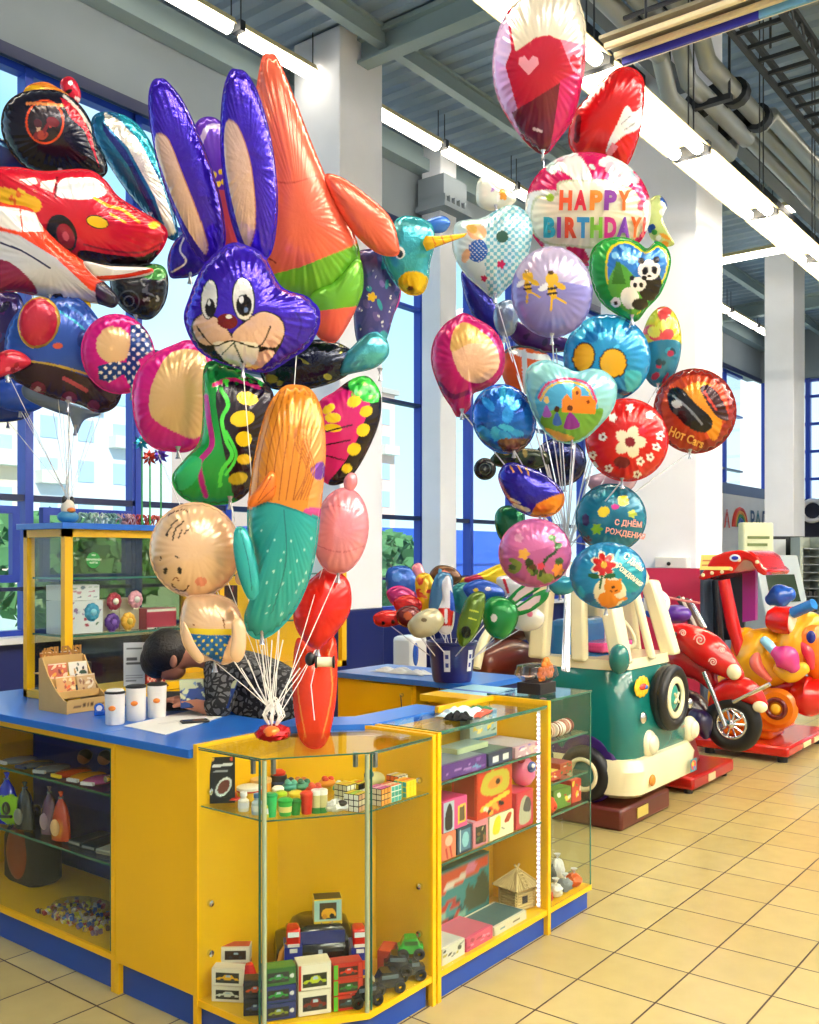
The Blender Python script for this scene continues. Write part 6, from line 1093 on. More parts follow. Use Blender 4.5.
minis = [('blue bear shaped', [(390, 574), (398, 570), (408, 572), (414, 584), (408, 600), (397, 600), (390, 588)], 5.25, '#2a62c0', [('e', 397, 577, 5, 5, 0, '#4a8ae0')]),
         ('magenta', [(390, 593), (400, 588), (412, 594), (410, 603), (396, 604)], 5.15, '#c0287a', []),
         ('plain red', [(397, 602), (408, 597), (418, 602), (417, 610), (402, 612)], 5.0, '#c81c1c', []),
         ('red car shaped', [(377, 616), (386, 612), (397, 614), (398, 622), (386, 625), (378, 623)], 4.95, '#d01c18', [('e', 383, 623, 2, 2, 0, K), ('e', 393, 622, 2, 2, 0, K)]),
         ('dark maroon', [(400, 612), (412, 608), (420, 616), (414, 625), (402, 623)], 4.9, '#6a1a18', [('e', 408, 616, 4, 4, 0, '#c85a2a')]),
         ('yellow and orange', [(418, 582), (428, 578), (434, 590), (432, 608), (422, 606)], 5.05, '#eebc1c', [('b', 90, 6, [418, 432, 580, 600], 4, ['#e8642a', '#d83a2a'])]),
         ('pink and white candle shaped', [(414, 570), (420, 566), (424, 574), (426, 584), (420, 586)], 5.3, '#e890a0', []),
         ('long slate blue', [(434, 588), (440, 578), (450, 582), (448, 604), (442, 618), (432, 610)], 4.97, '#4a82b0', []),
         ('brown monkey shaped', [(433, 575), (440, 568), (452, 570), (458, 578), (450, 584), (438, 584)], 5.2, '#6a4426', [('e', 444, 574, 5, 4, 0, '#c86a4a'), ('e', 440, 571, 2, 2, 0, '#5ab8e0')]),
         ('red, white and blue rocket shaped', [(443, 588), (448, 582), (451, 594), (453, 610), (450, 626), (441, 626), (439, 612), (443, 600)], 4.85, '#e8e8f0', [('p', [(438, 608), (454, 608), (452, 626), (440, 626)], '#d0241c'), ('p', [(450, 590), (456, 596), (456, 612), (450, 610)], '#2a5ac8'), ('s', [(446, 610), (446, 622)], 3, '#e8e8f0')]),
         ('cream lion shaped', [(412, 624), (422, 614), (434, 612), (440, 622), (432, 632), (418, 634)], 4.8, '#c9c09a', [('e', 424, 620, 3, 2, 0, '#6a5a3a')]),
         ('teal', [(454, 592), (464, 586), (478, 590), (480, 602), (468, 612), (456, 606)], 5.1, '#2a8a8c', []),
         ('large bright yellow', [(468, 580), (484, 574), (500, 567), (516, 564), (528, 572), (530, 582), (510, 588), (488, 588)], 5.3, '#f2d21a', [('e', 474, 580, 10, 6, 0, '#c02850')]),
         ('bright blue fish shaped', [(468, 588), (480, 582), (494, 586), (500, 594), (488, 600), (474, 598)], 5.0, '#1c56c0', [('e', 488, 589, 3, 2, 0, WH), ('e', 476, 590, 2.5, 2, 0, '#f2d21a')]),
         ('olive tractor shaped', [(466, 606), (474, 598), (482, 600), (480, 618), (474, 632), (464, 640), (460, 628)], 4.78, '#5a7a1c', [('e', 466, 632, 5, 6, 0, '#1c2810'), ('s', [(470, 610), (478, 612)], 1.5, '#c8d83a'), ('s', [(469, 618), (476, 620)], 1.5, '#c8d83a')]),
         ('green rabbit shaped', [(486, 612), (492, 602), (504, 602), (514, 610), (512, 624), (502, 634), (490, 628)], 4.88, '#0f8a3e', [('e', 494, 618, 3, 4, 0, WH)]),
         ('pale grey elephant shaped', [(514, 612), (528, 608), (540, 616), (536, 626), (522, 628), (514, 622)], 5.1, '#d4d2cc', [('e', 530, 614, 3, 3, 0, '#d86a8a')]),
         ('red and white striped', [(500, 580), (512, 578), (522, 584), (516, 594), (504, 592)], 5.18, '#e4e4ec', [('s', [(504, 580), (508, 592)], 3, '#d02a3a')])]
for i, (nm, ol, f, c_, ops_) in enumerate(minis):
    O_ = np.array(ol); cx2, cy2 = O_[:, 0].mean(), O_[:, 1].max(); t = thing('stick_balloon', nm + ' small balloon on a stick in the blue bucket', 'balloon', P(cx2, cy2, f), 0, 'small stick balloons in the bucket')
    c0_ = np.array(ol, float).mean(0); ol = [tuple(c0_ + (np.array(q_) - c0_) * 1.28) for q_ in ol]; foil(t, 'foil_body', ol, f, c_, ops_, dens=1.1, mt=m_foil, T=.34 * min(np.ptp(O_[:, 0]), np.ptp(O_[:, 1])))
    if 'rabbit' in nm:
        for e_ in ([(505, 604), (514, 592), (530, 580), (542, 577), (540, 588), (524, 598), (510, 608)], [(508, 612), (520, 604), (538, 592), (548, 590), (546, 600), (530, 612), (514, 616)]):
            c2 = np.array(e_).mean(0); foil(t, 'ear', e_, f, '#0f8a3e', [('p', [tuple(c2 + (np.array(q_) - c2) * .6) for q_ in e_], '#e0c8d0')], T=3, dens=1.1)
    a = P(cx2, cy2 - 2, f); tgt = Vector((bc.x + .05 * math.cos(i * 2.4), bc.y + .05 * math.sin(i * 2.4), 1.0)); part('stick', M().tube([a, tgt], .0028, 6), plain('#e8e8ee', .4), t, world=True)
# ================================================================== GOODS
def picbox(name, label, cat, org, w, h, d, rz, col, ops, top=None, side=None, group=None, extras=()):
    """cardboard box: front faces local -Y, org = middle of its front bottom edge"""
    t = thing(name, label, cat, tuple(org), rz, group)
    part('carton', M().bx(-w / 2, w / 2, .001, d, 0, h, 0), plain(col, .4, coat=.2), t, bev=.0008)
    part('front_print', picture(w * .97, h * .97, col, ops, org=(0, -.0005, h * .015), n=44), m_print, t)
    if top: part('top_print', M().bx(-w * .47, w * .47, d * .08, d * .92, h, h + .0012), plain(top, .4, coat=.2), t)
    if side: part('side_print', M().bx(-w / 2 - .0012, -w / 2, d * .1, d * .9, h * .08, h * .92), plain(side, .4, coat=.2), t)
    for e in extras: part(*e[:3], t)
    return t
def carops(c, x0=18, x1=82, y0=28, y1=66, win='#1c2024', frame=None):
    o = [('p', [(x0 - 6, y0 - 10), (x1 + 6, y0 - 10), (x1 + 6, y1 + 12), (x0 - 6, y1 + 12)], win)]
    w = x1 - x0; h = y1 - y0
    o += [('c', [(x0, y0 + h * .2), (x0 + w * .02, y0 + h * .55), (x0 + w * .25, y0 + h * .62), (x0 + w * .38, y1), (x0 + w * .7, y1), (x0 + w * .82, y0 + h * .6), (x1, y0 + h * .5), (x1, y0 + h * .15)], c), ('e', x0 + w * .24, y0 + h * .16, w * .11, h * .24, 0, '#3a3a40'), ('e', x0 + w * .78, y0 + h * .16, w * .11, h * .24, 0, '#3a3a40'), ('p', [(x0 + w * .4, y0 + h * .66), (x0 + w * .66, y0 + h * .66), (x0 + w * .63, y1 - h * .06), (x0 + w * .43, y1 - h * .06)], '#a8c4d4')]
    return o
def vessel(name, label, cat, px, py, z, prof, col, lid=None, lprof=None, band=None, group=None, rgh=.3):
    o = PZ(px, py, z); t = thing(name, label, cat, (o.x, o.y, z + .0005), 0, group); part('body', M().lathe(prof, n=22), plain(col, rgh, coat=.4), t)
    if lid: part('lid', M().lathe(lprof, n=22), plain(lid, .3, coat=.4), t)
    if band: part('label', M().lathe(band[1], n=22), plain(band[0], .5), t)
    return t
# --- corner cabinet, upper glass shelf
PZ0 = PZ
def PZ(px, py, z_):
    p = PZ0(px, py, z_)
    if z_ in (.7615, .1085):         # keep the goods inside the five-sided cabinet
        for _ in range(3):
            mg = .05 if z_ > .5 else .035
            p.x = min(max(p.x, 2.16), 2.70); p.y = min(max(p.y, 2.09), 2.515)
            e = p.x + p.y - (4.96 if z_ > .5 else 4.9)
            if e > 0: p.x -= e / 2; p.y -= e / 2
            d_ = ((p.x - 2.11) * .2 + (p.y - 2.24) * .29) / .352
            if d_ < mg: p.x += .568 * (mg - d_); p.y += .823 * (mg - d_)
    return p
z = .7615; GS = 'small goods on the corner cabinet shelf'
o = PZ(213, 801, z); t = thing('blister_card', 'black hanging card of a small toy leaning at the left of the corner shelf', 'toy pack', tuple(o), R(-42), GS)
part('card', picture(.085, .155, '#121214', [('s', [(12, 80), (88, 84)], 6, '#e8e8e8'), ('s', [(15, 68), (70, 70)], 4, '#a8a8a8'), ('e', 55, 35, 34, 18, 20, '#e4e4e4'), ('e', 55, 35, 26, 13, 20, '#7a2a1c'), ('e', 12, 95, 5, 4, 0, '#e8a83a'), ('e', 86, 95, 6, 4, 0, '#d8402a')], org=(0, 0, 0), tilt=R(-8), th=.002), m_print, t); part('blister', M().ell((.005, -.012, .05), (.03, .012, .03)), m_glass, t)
cyl = lambda r, h: [(r * .9, 0), (r, .004), (r, h - .004), (r * .94, h)]
vessel('sweet_pack', 'flat red foil pack lying at the left of the corner shelf', 'pack', 226, 797, z, [(.03, 0), (.05, .008), (.045, .016), (.01, .02)], '#e0301c', group=GS)
vessel('slime_tin', 'orange tin with a cream lid behind the red pack', 'tin', 229, 786, z, cyl(.036, .04), '#e8961c', '#e8c07a', [(.038, .04), (.038, .05), (.03, .053)], group=GS)
vessel('slime_tin', 'yellow tin with a red edged white lid near the left post', 'tin', 249, 800, z, cyl(.04, .035), '#e8b428', '#f0ece0', [(.043, .035), (.043, .046), (.036, .049)], ('#c82a1c', [(.0435, .032), (.0435, .037)]), group=GS)
bot = lambda r, h: [(r * .9, 0), (r, .003), (r, h * .7), (r * .55, h * .85), (r * .5, h)]
for i, (px_, py_, c, l, h, lb) in enumerate(((240, 812, '#ece6da', '#f4f4f4', .05, 'small cream bottle'), (251, 816, '#c4d4e0', '#5a86b8', .055, 'pale bottle with a blue label'), (262, 818, '#e4dc3a', '#e8f08a', .055, 'yellow bottle'))):
    vessel('slime_bottle', lb + ' at the front left of the corner shelf', 'bottle', px_, py_, z, bot(.018, h), c, l, [(.012, h), (.012, h + .012), (.008, h + .014)], ('#e8e8f0', [(.0185, .012), (.0185, .03)]), group=GS)
cup = lambda r, h: [(r * .75, 0), (r * .8, .003), (r, h)]
for i, (px_, py_, c, l, r, h, lb) in enumerate(((271, 818, '#2fc46a', '#1fa85a', .02, .065, 'tall bright green tumbler by the left post'), (289, 821, '#3cbf4a', '#18a83e', .024, .045, 'green cup with a yellow label'), (301, 822, '#1c8a34', '#1c7a2e', .018, .04, 'small dark green pot'),
                                              (313, 822, '#dd2418', '#e8402c', .021, .062, 'tall red tumbler in the middle of the shelf'), (296, 808, '#f0c41c', '#f4d43a', .024, .045, 'yellow chick shaped cup'), (281, 810, '#d8d63a', '#b8d82a', .02, .05, 'lime yellow cup'), (278, 803, '#e8e8d8', '#f4f0e4', .02, .045, 'cream round pot'))):
    vessel('toy_cup', lb + ' on the corner shelf', 'cup', px_, py_, z, cup(r, h), c, l, [(r * 1.06, h), (r * 1.06, h + .006), (r * .7, h + .012)], ('#efe08a', [(r * .88, h * .3), (r * .98, h * .7)]) if i in (1,) else None, group=GS)
for px_, s_ in ((325.5, 'left'), (338, 'right')):
    t = vessel('putty_jar', '%s one of two white lidded jars with green bottoms on the corner shelf' % s_, 'jar', px_, 822, z, cyl(.017, .06), '#c8bf86', '#f4f2ea', [(.018, .06), (.018, .074), (.015, .077)], ('#3a8a3a', [(.0175, .001), (.0175, .02)]), group=GS)
vessel('spinner_jar', 'black round jar with a red lid at the back of the corner shelf', 'jar', 277, 788, z, cyl(.03, .05), '#16181c', '#d0241c', [(.024, .05), (.026, .06), (.012, .07)], ('#3a4a6a', [(.0305, .02), (.0305, .03)]), group=GS)
for px_, py_, c, c2, lb in ((290, 791, '#2f8f7c', '#57b8a0', 'teal rubber toy'), (303, 790, '#3a8a6c', '#1f6f58', 'green rubber toy'), (314, 794, '#c8241c', '#e85a3a', 'red rubber bowl toy'), (327, 787, '#e88a1c', '#d83a2a', 'orange rubber toy'), (341, 792, '#3a9a86', '#e4e4d8', 'small sea green toy'), (262, 781, '#7a7264', '#4a463e', 'grey brown rubber toy'), (271, 777, '#8a4a2a', '#c8743a', 'brown rubber toy')):
    o = PZ(px_, py_, z); t = thing('rubber_toy', lb + ' in the middle row of the corner shelf', 'toy', (o.x, o.y, z), 0, GS); part('body', M().ell((0, 0, .016), (.034, .028, .016)), plain(c, .35, coat=.3), t)
    part('bumps', M().ell((.012, -.008, .03), (.012, .012, .01)).ell((-.012, -.004, .03), (.013, .012, .009)).ell((0, .012, .031), (.012, .01, .009)), plain(c2, .35, coat=.3), t)
o = PZ(350, 818, z); t = thing('clear_pack', 'crumpled white plastic pack beside the puzzle cubes', 'pack', (o.x, o.y, z), R(-20), GS); w = M().ell((0, 0, .018), (.045, .035, .018), nu=22, nv=12); rr = random.Random(5); w.v = [(x * (1 + rr.uniform(-.15, .15)), y * (1 + rr.uniform(-.15, .15)), max(0.0, q_ * (1 + rr.uniform(-.2, .2)))) for x, y, q_ in w.v]
part('bag', w, plain('#dcdcd8', .25, coat=.5), t); part('contents', M().ell((.01, -.02, .03), (.018, .015, .01)), m_black, t)
o = PZ(378, 784, z); single('soft_toy', M().ell((0, 0, .025), (.045, .035, .026)).ell((-.03, 0, .045), (.018, .018, .02), 1), [plain('#e0d89a', .8), plain('#3a5a6a', .6)], 'cream squashy toy behind the puzzle cubes', 'toy', (o.x, o.y, z), 0, GS)
CC = ['#f4f2e6', '#e8c81c', '#e8641c', '#c8241c', '#2a5ab8', '#2a9a4a', '#58b8a8', '#e05a9a']
def cube(px, py, zz, s_, rz, body, f1, f2, f3, label):
    o = PZ(px, py, zz); t = thing('puzzle_cube', label, 'puzzle cube', (o.x, o.y, zz), R(rz), GS); part('core', M().bx(-s_ / 2, s_ / 2, -s_ / 2, s_ / 2, 0, s_), plain(body, .3), t, bev=.002); g = s_ / 3
    for fi, (cols, fn) in enumerate(((f1, 'front'), (f2, 'left'), (f3, 'top'))):
        b = M()
        for i in range(3):
            for j in range(3):
                u0, u1, v0, v1 = -s_ / 2 + i * g + .0018, -s_ / 2 + (i + 1) * g - .0018, j * g + .0018, (j + 1) * g - .0018; m_ = (i * 2 + j + fi) % len(cols)
                if fn == 'front': b.bx(u0, u1, -s_ / 2 - .001, -s_ / 2, v0, v1, m_)
                elif fn == 'left': b.bx(-s_ / 2 - .001, -s_ / 2, u0, u1, v0, v1, m_)
                else: b.bx(u0, u1, v0 - s_ / 2, v1 - s_ / 2, s_, s_ + .001, m_)
        part('stickers', b, [plain(c, .3) for c in cols], t)
cube(346, 800, z, .058, 0, '#16161a', ['#f0eede'], ['#e8e4c0'], ['#e8c81c', '#e8b43a'], 'white and yellow puzzle cube behind the right post')
cube(357, 798, z, .056, 5, '#16161a', ['#16161a', '#e8e8e8'], ['#e8c81c'], ['#e8c81c', '#e8641c'], 'puzzle cube with an orange top next to the right post')
cube(376, 815, z, .058, 10, '#16161a', ['#e8b48a', '#f0e0c0'], ['#f4f2e6'], ['#e8c81c', '#b8d83a'], 'front puzzle cube with white and peach faces')
cube(390, 806, z, .058, 5, '#16161a', ['#e8963a', '#e8a85a'], ['#f0e0c0'], ['#d84aa0', '#f0a8c8'], 'pink topped puzzle cube right of the front one')
cube(404, 803, z, .056, 0, '#e8e8e0', ['#4ab0a4', '#3aa08a'], ['#e8963a'], ['#e8641c', '#f0c8a0'], 'teal faced puzzle cube')
cube(418, 798, z, .056, 0, '#f0d21c', ['#f2d41c'], ['#4ab0a4'], ['#f0a83a', '#e8641c'], 'bright yellow puzzle cube at the right end of the corner shelf')
cube(397, 790, z, .056, 0, '#16161a', ['#f4f2e6'], ['#e8641c'], ['#e8d8c0', '#e8c81c'], 'pale puzzle cube in the back row')
# --- corner cabinet floor
z = .1085; GB = 'boxed toy cars in the corner cabinet'
def cb(px, py, zz, w, h, d, rz, col, ops, label, name='toy_car_box', top=None, side=None, grp=GB):
    if py > 1030:      # front row stands along the angled glass
        s_ = {282: .062, 318: .176, 351: .288}[px]; return picbox(name, label, 'toy box', (2.11 + .823 * s_ + .568 * .035, 2.24 - .568 * s_ + .823 * .035, z + zz), w * .88, h, d, R(-34.6), col, ops, top, side, grp)
    return picbox(name, label, 'toy box', PZ(px, py, z) + Vector((0, 0, zz)), w, h, d, R(rz), col, ops, top, side, grp)
WB = [('p', [(0, 0), (100, 0), (100, 100), (0, 100)], '#ece6d4')]
cb(219, 1006, 0, .11, .052, .05, -58, '#e8e0cc', WB + carops('#d8dcd0'), 'white toy car box low in the left stack', top='#c8402a')
cb(219, 1006, .054, .11, .056, .05, -58, '#e8e0cc', WB + carops('#f0b41c'), 'white box with a yellow car on top of the left stack', top='#d8d0bc')
cb(226, 985, .09, .1, .055, .05, -50, '#d8d0bc', WB + carops('#3a2018', win='#3a2418'), 'pale box with a dark brown window behind the left stack', top='#b83a2a')
cb(226, 985, .0, .1, .085, .05, -50, '#a8301c', carops('#c84a2a'), 'dark red box under the brown window box', top='#b83a2a')
for k in range(2):
    cb(246, 1022, .058 * k, .1, .055, .055, -45, '#1c1f3a', carops('#d84a1c' if k else '#3a4a7a', x0=10, x1=60, win='#10121c') + [('e', 82, 50, 16, 40, 0, '#1c2cc0'), ('e', 82, 50, 8, 20, 0, '#c8b08a')], '%s navy car box with a blue wheel print left of the post' % ('upper' if k else 'lower'), top='#3a1c1c')
for k, c in enumerate(('#8a9a2a', '#1c9a3a', '#1f8f3c')):
    cb(282, 1040 - 0, .056 * k, .12, .053, .06, -35, '#1c2f7a' if k < 2 else '#2c6a2a', carops(c, x0=16, x1=72) + [('e', 88, 50, 7, 14, 0, '#e8e8e8'), ('p', [(0, 0), (6, 0), (6, 100), (0, 100)], '#8a5ae0')], ['lowest blue box with an olive car behind the left post', 'middle blue box with a green car behind the left post', 'green box with a green car on top of the stack behind the left post'][k], top='#3f7a2c')
cb(318, 1052, 0, .125, .08, .07, -38, '#e4dcc0', WB + carops('#7a1c14'), 'cream box with a red car at the bottom front', top='#e4dcc0')
cb(318, 1052, .082, .125, .085, .07, -38, '#e4dcc0', WB + [('p', [(0, 0), (8, 0), (8, 100), (0, 100)], '#c8301c')] + carops('#b8c81c', y0=20, y1=52, win='#2c3018'), 'cream box with a lime car at the front centre', top='#e0d8b8')
for k, c in enumerate(('#2a4a5a', '#1c7a2a', '#e0301c')):
    cb(351, 1044, .052 * k, .115, .05, .06, -42, '#c8241c', [('p', [(0, 0), (14, 0), (14, 100), (0, 100)], '#5ab82a'), ('p', [(86, 0), (100, 0), (100, 100), (86, 100)], '#e84a3a')] + carops(c, x0=24, x1=78, win='#16240f' if k == 1 else '#3a1010'), ['lowest red and green box with a slate car', 'middle red and green box with a dark green car', 'top red and green box with a red car'][k] + ' by the right post', top='#b8342a')
cb(328, 982, .19, .1, .1, .07, -42, '#e8c020', [('p', [(0, 25), (100, 25), (100, 100), (0, 100)], '#a8d4c8'), ('p', [(20, 30), (80, 30), (80, 90), (20, 90)], '#3a2c14'), ('c', [(28, 40), (30, 62), (50, 70), (70, 66), (78, 44), (60, 36)], '#f0b01c'), ('e', 38, 40, 9, 9, 0, '#d8901c'), ('e', 64, 42, 9, 9, 0, '#1c1c1c'), ('b', 93, 8, [10, 90, 4, 20], 6, ['#d8402a', '#3a8a3a', '#1c4a9a'])], 'yellow box with a toy digger standing on the big black toy', top='#4a3a1c')
# big black toy vehicle
o = PZ(325, 985, z); bv = thing('toy_off_roader', 'big glossy black toy off-roader with blue windows in the corner cabinet', 'toy car', (2.5, 2.36, z), R(-42)); GK = gl('#0c0d10', .12)
b = M(); loft(b, [[(p[0], p[1], q_) for p in rrect(0, 0, hx2, hy2, .04)] for q_, hx2, hy2 in ((.05, .13, .09), (.08, .14, .1), (.12, .135, .095), (.135, .1, .085), (.17, .085, .07), (.18, .07, .06))]); part('body', b, GK, bv)
part('windscreen', M().prism([(-.088, .135), (-.075, .168), (-.078, .168), (-.092, .135)], -.07, .07, 'x'), gl('#1c2468', .1), bv)
for x in (-.09, .09):
    for y in (-.09, .09): part('wheel', M().torus((x, y, .04), .028, .014, rot=(R(90), 0, 0)), m_black, bv)
bv.scale = (1.15, 1.15, 1.15); part('grille', M().bx(-.012, .0, -.108, -.1, .07, .12).bx(-.02, .03, -.108, -.1, .06, .072), gl('#c8d0d8'), bv); part('flame_print', M().tube([(-.13, -.1, .07), (-.12, -.1, .12), (-.095, -.09, .16)], [.012, .009, .003], 6), gl('#e89a2c'), bv)
for k, (px_, lb) in enumerate(((293, 'left'), (359, 'right'))):
    o = PZ(px_, 992, z); t = thing('toy_truck', 'red cabbed toy truck on blue box standing %s of the black off-roader' % lb, 'toy truck', (o.x, o.y, z), R(-42), GB)
    part('stand_box', M().bx(-.03, .03, -.03, .06, 0, .165), plain('#1c2f9a', .3), t); part('cab', M().bx(-.024, .024, -.03, .04, .165, .225), gl('#c81a14'), t, bev=.008)
    part('windscreen', M().bx(-.019, .019, -.033, -.03, .2, .216), gl('#e8ecf0'), t); part('bumper', M().bx(-.02, .02, -.038, -.03, .168, .176).bx(-.013, .013, -.036, -.03, .148, .16), gl('#e8e4e0'), t)
    part('side_print', M().bx(-.02, .02, -.0315, -.03, .09 + .0, .12, 0).bx(-.02, .02, -.0315, -.03, .05, .07, 1), [plain('#e8502a', .4), plain('#e8a82a', .4)], t)
o = PZ(266, 1000, z); t = thing('toy_figure', 'small red and white toy racer standing behind the left post', 'toy', (2.22, 2.42, z), R(-50), GB); part('body', M().lathe([(.03, 0), (.032, .06), (.02, .1), (.012, .12)], n=14), gl('#c81c1c'), t); part('stripe', M().lathe([(.033, .04), (.033, .055)], n=14), gl('#e8e4dc'), t)
for k, (px_, py_, c, L_, lb, zz) in enumerate(((381, 1010, '#14161a', .11, 'black toy jeep with a white spare wheel at the front right', 0), (402, 996, '#181a1e', .11, 'black toy jeep in the middle of the right side', 0), (424, 983, '#1a1c20', .1, 'black toy jeep at the right end under the green one', 0), (424, 983, '#149a2c', .09, 'bright green toy car on top of the right black jeep', .075), (398, 982, '#22242a', .1, 'dark grey toy jeep in the back row at right', .03))):
    o = PZ(px_, py_, z); t = thing('toy_car', lb, 'toy car', (o.x, o.y, z + zz), R(-28 - 6 * k), GB); g = gl(c, .2); b = M(); loft(b, [[(p[0], p[1], q_) for p in rrect(0, 0, hx2, .028, .012)] for q_, hx2 in ((.022, L_ / 2), (.045, L_ / 2), (.048, L_ * .4), (.07, L_ * .28), (.074, L_ * .24))]); part('body', b, g, t)
    for x in (-.32, .32):
        for y in (-.028, .028): part('wheel', M().torus((x * L_, y, .02), .013, .008, rot=(R(90), 0, 0), n=16, k=8), m_black, t)
    part('windows', M().bx(-L_ * .27, L_ * .27, -.0285, -.027, .052, .066), gl('#5a6a78' if k != 3 else '#0c5a1c', .1), t)
    if k in (0, 1): part('spare_wheel', M().ell((-L_ / 2, 0, .045), (.008, .018, .018)), gl('#e8e4d8' if k == 0 else '#c8b88a'), t)
cb(394, 975, .0, .09, .1, .05, 25, '#c8301c', carops('#2c2c30', win='#3a3a3c'), 'red box with a dark car behind the toy jeeps', top='#d8502a')
# --- right display cabinet goods
def rbx(x, z_, w, h, d, col, ops, label, y=2.07, rz=0, name='toy_box', cat='toy box', grp='toy boxes in the LED lit cabinet', **k): return picbox(name, label, cat, (x, y, z_), w, h, d, R(rz), col, ops, group=grp, **k)
def xof(px, y=2.07): f = fy(px, y); return f * (CA + SA * (px - 409.5) / F0)
def wx(a, b, y=2.07): return (xof(a, y) + xof(b, y)) / 2, xof(b, y) - xof(a, y)
c, w = wx(441, 487); rbx(c, .7775, w * .98, .055, .2, '#5a2a8c', [('s', [(10, 40), (60, 60)], 6, '#b48ad8'), ('s', [(30, 30), (80, 45)], 5, '#b48ad8'), ('b', 101, 6, [60, 96, 10, 90], 12, ['#6aa8d8', '#8a5ab8'])], 'flat purple game box on the upper shelf', top='#7a8a9a', name='game_box')
c, w = wx(488, 513); rbx(c, .7775, w * .96, .05, .2, '#24305c', [('p', [(15, 20), (40, 20), (40, 75), (15, 75)], '#dfe4f0'), ('p', [(58, 20), (82, 20), (82, 75), (58, 75)], '#dfe4f0')], 'flat navy game box with two white squares on the upper shelf', top='#4a6a6a', name='game_box')
c, w = wx(514, 540); rbx(c, .7775, w * .9, .045, .2, '#d0a8b8', [('b', 103, 14, [0, 100, 0, 100], 14, ['#f0f0f4', '#c85a7a', '#8a6ac8', '#e8c8b0'])], 'flat pink and white pack at the right of the upper shelf', top='#c8c0cc', name='game_box')
c, w = wx(449, 480, 2.18); rbx(c, .834, w, .02, .1, '#b8c8a0', [], 'thin green and white blister pack lying on the purple box', y=2.14, top='#9ab8b0', name='blister_pack')
c, w = wx(470, 497, 2.24); rbx(c, .835, w, .115, .05, '#a8c0b4', [('b', 105, 22, [12, 88, 25, 80], 9, ['#f0e08a', '#e8c83a', '#4a6a4a', '#f4f4e0', '#8ac0d8']), ('p', [(0, 85), (100, 85), (100, 100), (0, 100)], '#2a6a7a'), ('p', [(0, 0), (100, 0), (100, 10), (0, 10)], '#3a8a9a')], 'upright pale green game box with yellow print at the back of the upper shelf', y=2.24, name='game_box')
low = [(441, 456, '#e87a5a', [('e', 50, 70, 26, 20, 0, '#f0b8a0'), ('s', [(30, 40), (40, 8)], 12, '#c82a2a'), ('s', [(60, 44), (70, 8)], 12, '#c82a2a')], 'salmon pink little box at the left of the middle shelf'), (457, 472, '#1c3a58', [('p', [(10, 10), (90, 10), (90, 90), (10, 90)], '#4a7a9a'), ('e', 55, 50, 24, 30, 0, '#8ac8d8'), ('s', [(18, 10), (18, 90)], 8, '#c8d8e0')], 'dark blue little box on the middle shelf'),
       (473, 488, '#e08a9a', [('p', [(12, 12), (88, 8), (88, 76), (12, 80)], '#2a2420'), ('b', 107, 8, [20, 80, 20, 70], 12, ['#4a6a3a', '#8a5a3a', '#c8b88a'])], 'pink framed little box with a dark picture on the middle shelf'), (489, 514, '#efe6c0', [('c', [(10, 30), (20, 85), (40, 95), (45, 60), (35, 20)], '#f4dc1c'), ('c', [(60, 60), (75, 90), (92, 88), (80, 55)], '#c83a1c'), ('s', [(48, 40), (60, 30)], 5, '#8a8a7a')], 'cream box with yellow print on the middle shelf')]
for a, b_, col, ops_, lb in low: c, w = wx(a, b_); rbx(c, .4825, w * .96, .1 if a < 480 else .095, .1, col, ops_, lb, top='#d8b0b8')
c, w = wx(443, 467); rbx(c, .584, w, .115, .12, '#e04a94', [('p', [(0, 0), (45, 0), (45, 100), (0, 100)], '#b8c8dc'), ('c', [(8, 10), (36, 10), (36, 70), (24, 92), (8, 60)], '#1c1a24'), ('p', [(60, 12), (95, 16), (95, 78), (60, 74)], '#f0c83a'), ('p', [(66, 20), (90, 22), (90, 70), (66, 66)], '#5a4a3a')], 'pink box with a window standing on the small boxes at left', top='#d8286a')
c, w = wx(477, 512); t = rbx(c, .582, w, .185, .12, '#dc3a1c', [('c', [(10, 55), (20, 92), (60, 96), (90, 86), (88, 50), (50, 42)], '#c8b83a'), ('e', 50, 70, 22, 12, 10, '#e88a3a'), ('e', 58, 70, 8, 6, 0, '#3a1c10'), ('s', [(12, 20), (50, 30), (88, 38)], 11, '#f2c83a'), ('b', 109, 7, [10, 90, 2, 20], 9, ['#e8e0c8', '#1c1a1c', '#f0a83a'])], 'tall orange red box with yellow lettering band on the middle shelf', top='#d8a83a', side='#b83a24')
c, w = wx(516, 533); rbx(c, .4825, w, .15, .1, '#d83048', [('c', [(18, 14), (24, 70), (55, 88), (85, 60), (80, 14)], '#b8b8a0'), ('c', [(40, 50), (60, 82), (85, 70), (80, 40)], '#4a4a50')], 'red box with an egg shaped window at the right of the middle shelf', top='#e04a6a')
o = Vector((xof(517, 2.11), 2.12, .634)); o.x = xof(523, 2.12); t = thing('surprise_egg', 'pink surprise egg with a blue face patch standing on the red box', 'toy egg', tuple(o)); part('egg', M().lathe([(.012, 0), (.035, .01), (.052, .04), (.053, .065), (.042, .1), (.022, .122), (.004, .13)], n=26), gl('#ec6a9a'), t); part('blue_patch', M().ell((-.005, -.046, .085), (.03, .012, .024)), gl('#24408a'), t); part('white_patch', M().ell((-.01, -.054, .092), (.012, .008, .01)), gl('#f0f0f4'), t); part('red_bow', M().ell((-.03, -.01, .115), (.022, .015, .015)), gl('#c81c2a'), t)
c, w = wx(446, 497, 2.2); t = thing('board_game', 'large teal and orange boxed game leaning at the back of the bottom shelf', 'board game', (c, 2.24, .109)); part('box', M().bx(-w / 2, w / 2, 0, .035, 0, .245, 0), plain('#2c7a80', .4), t)
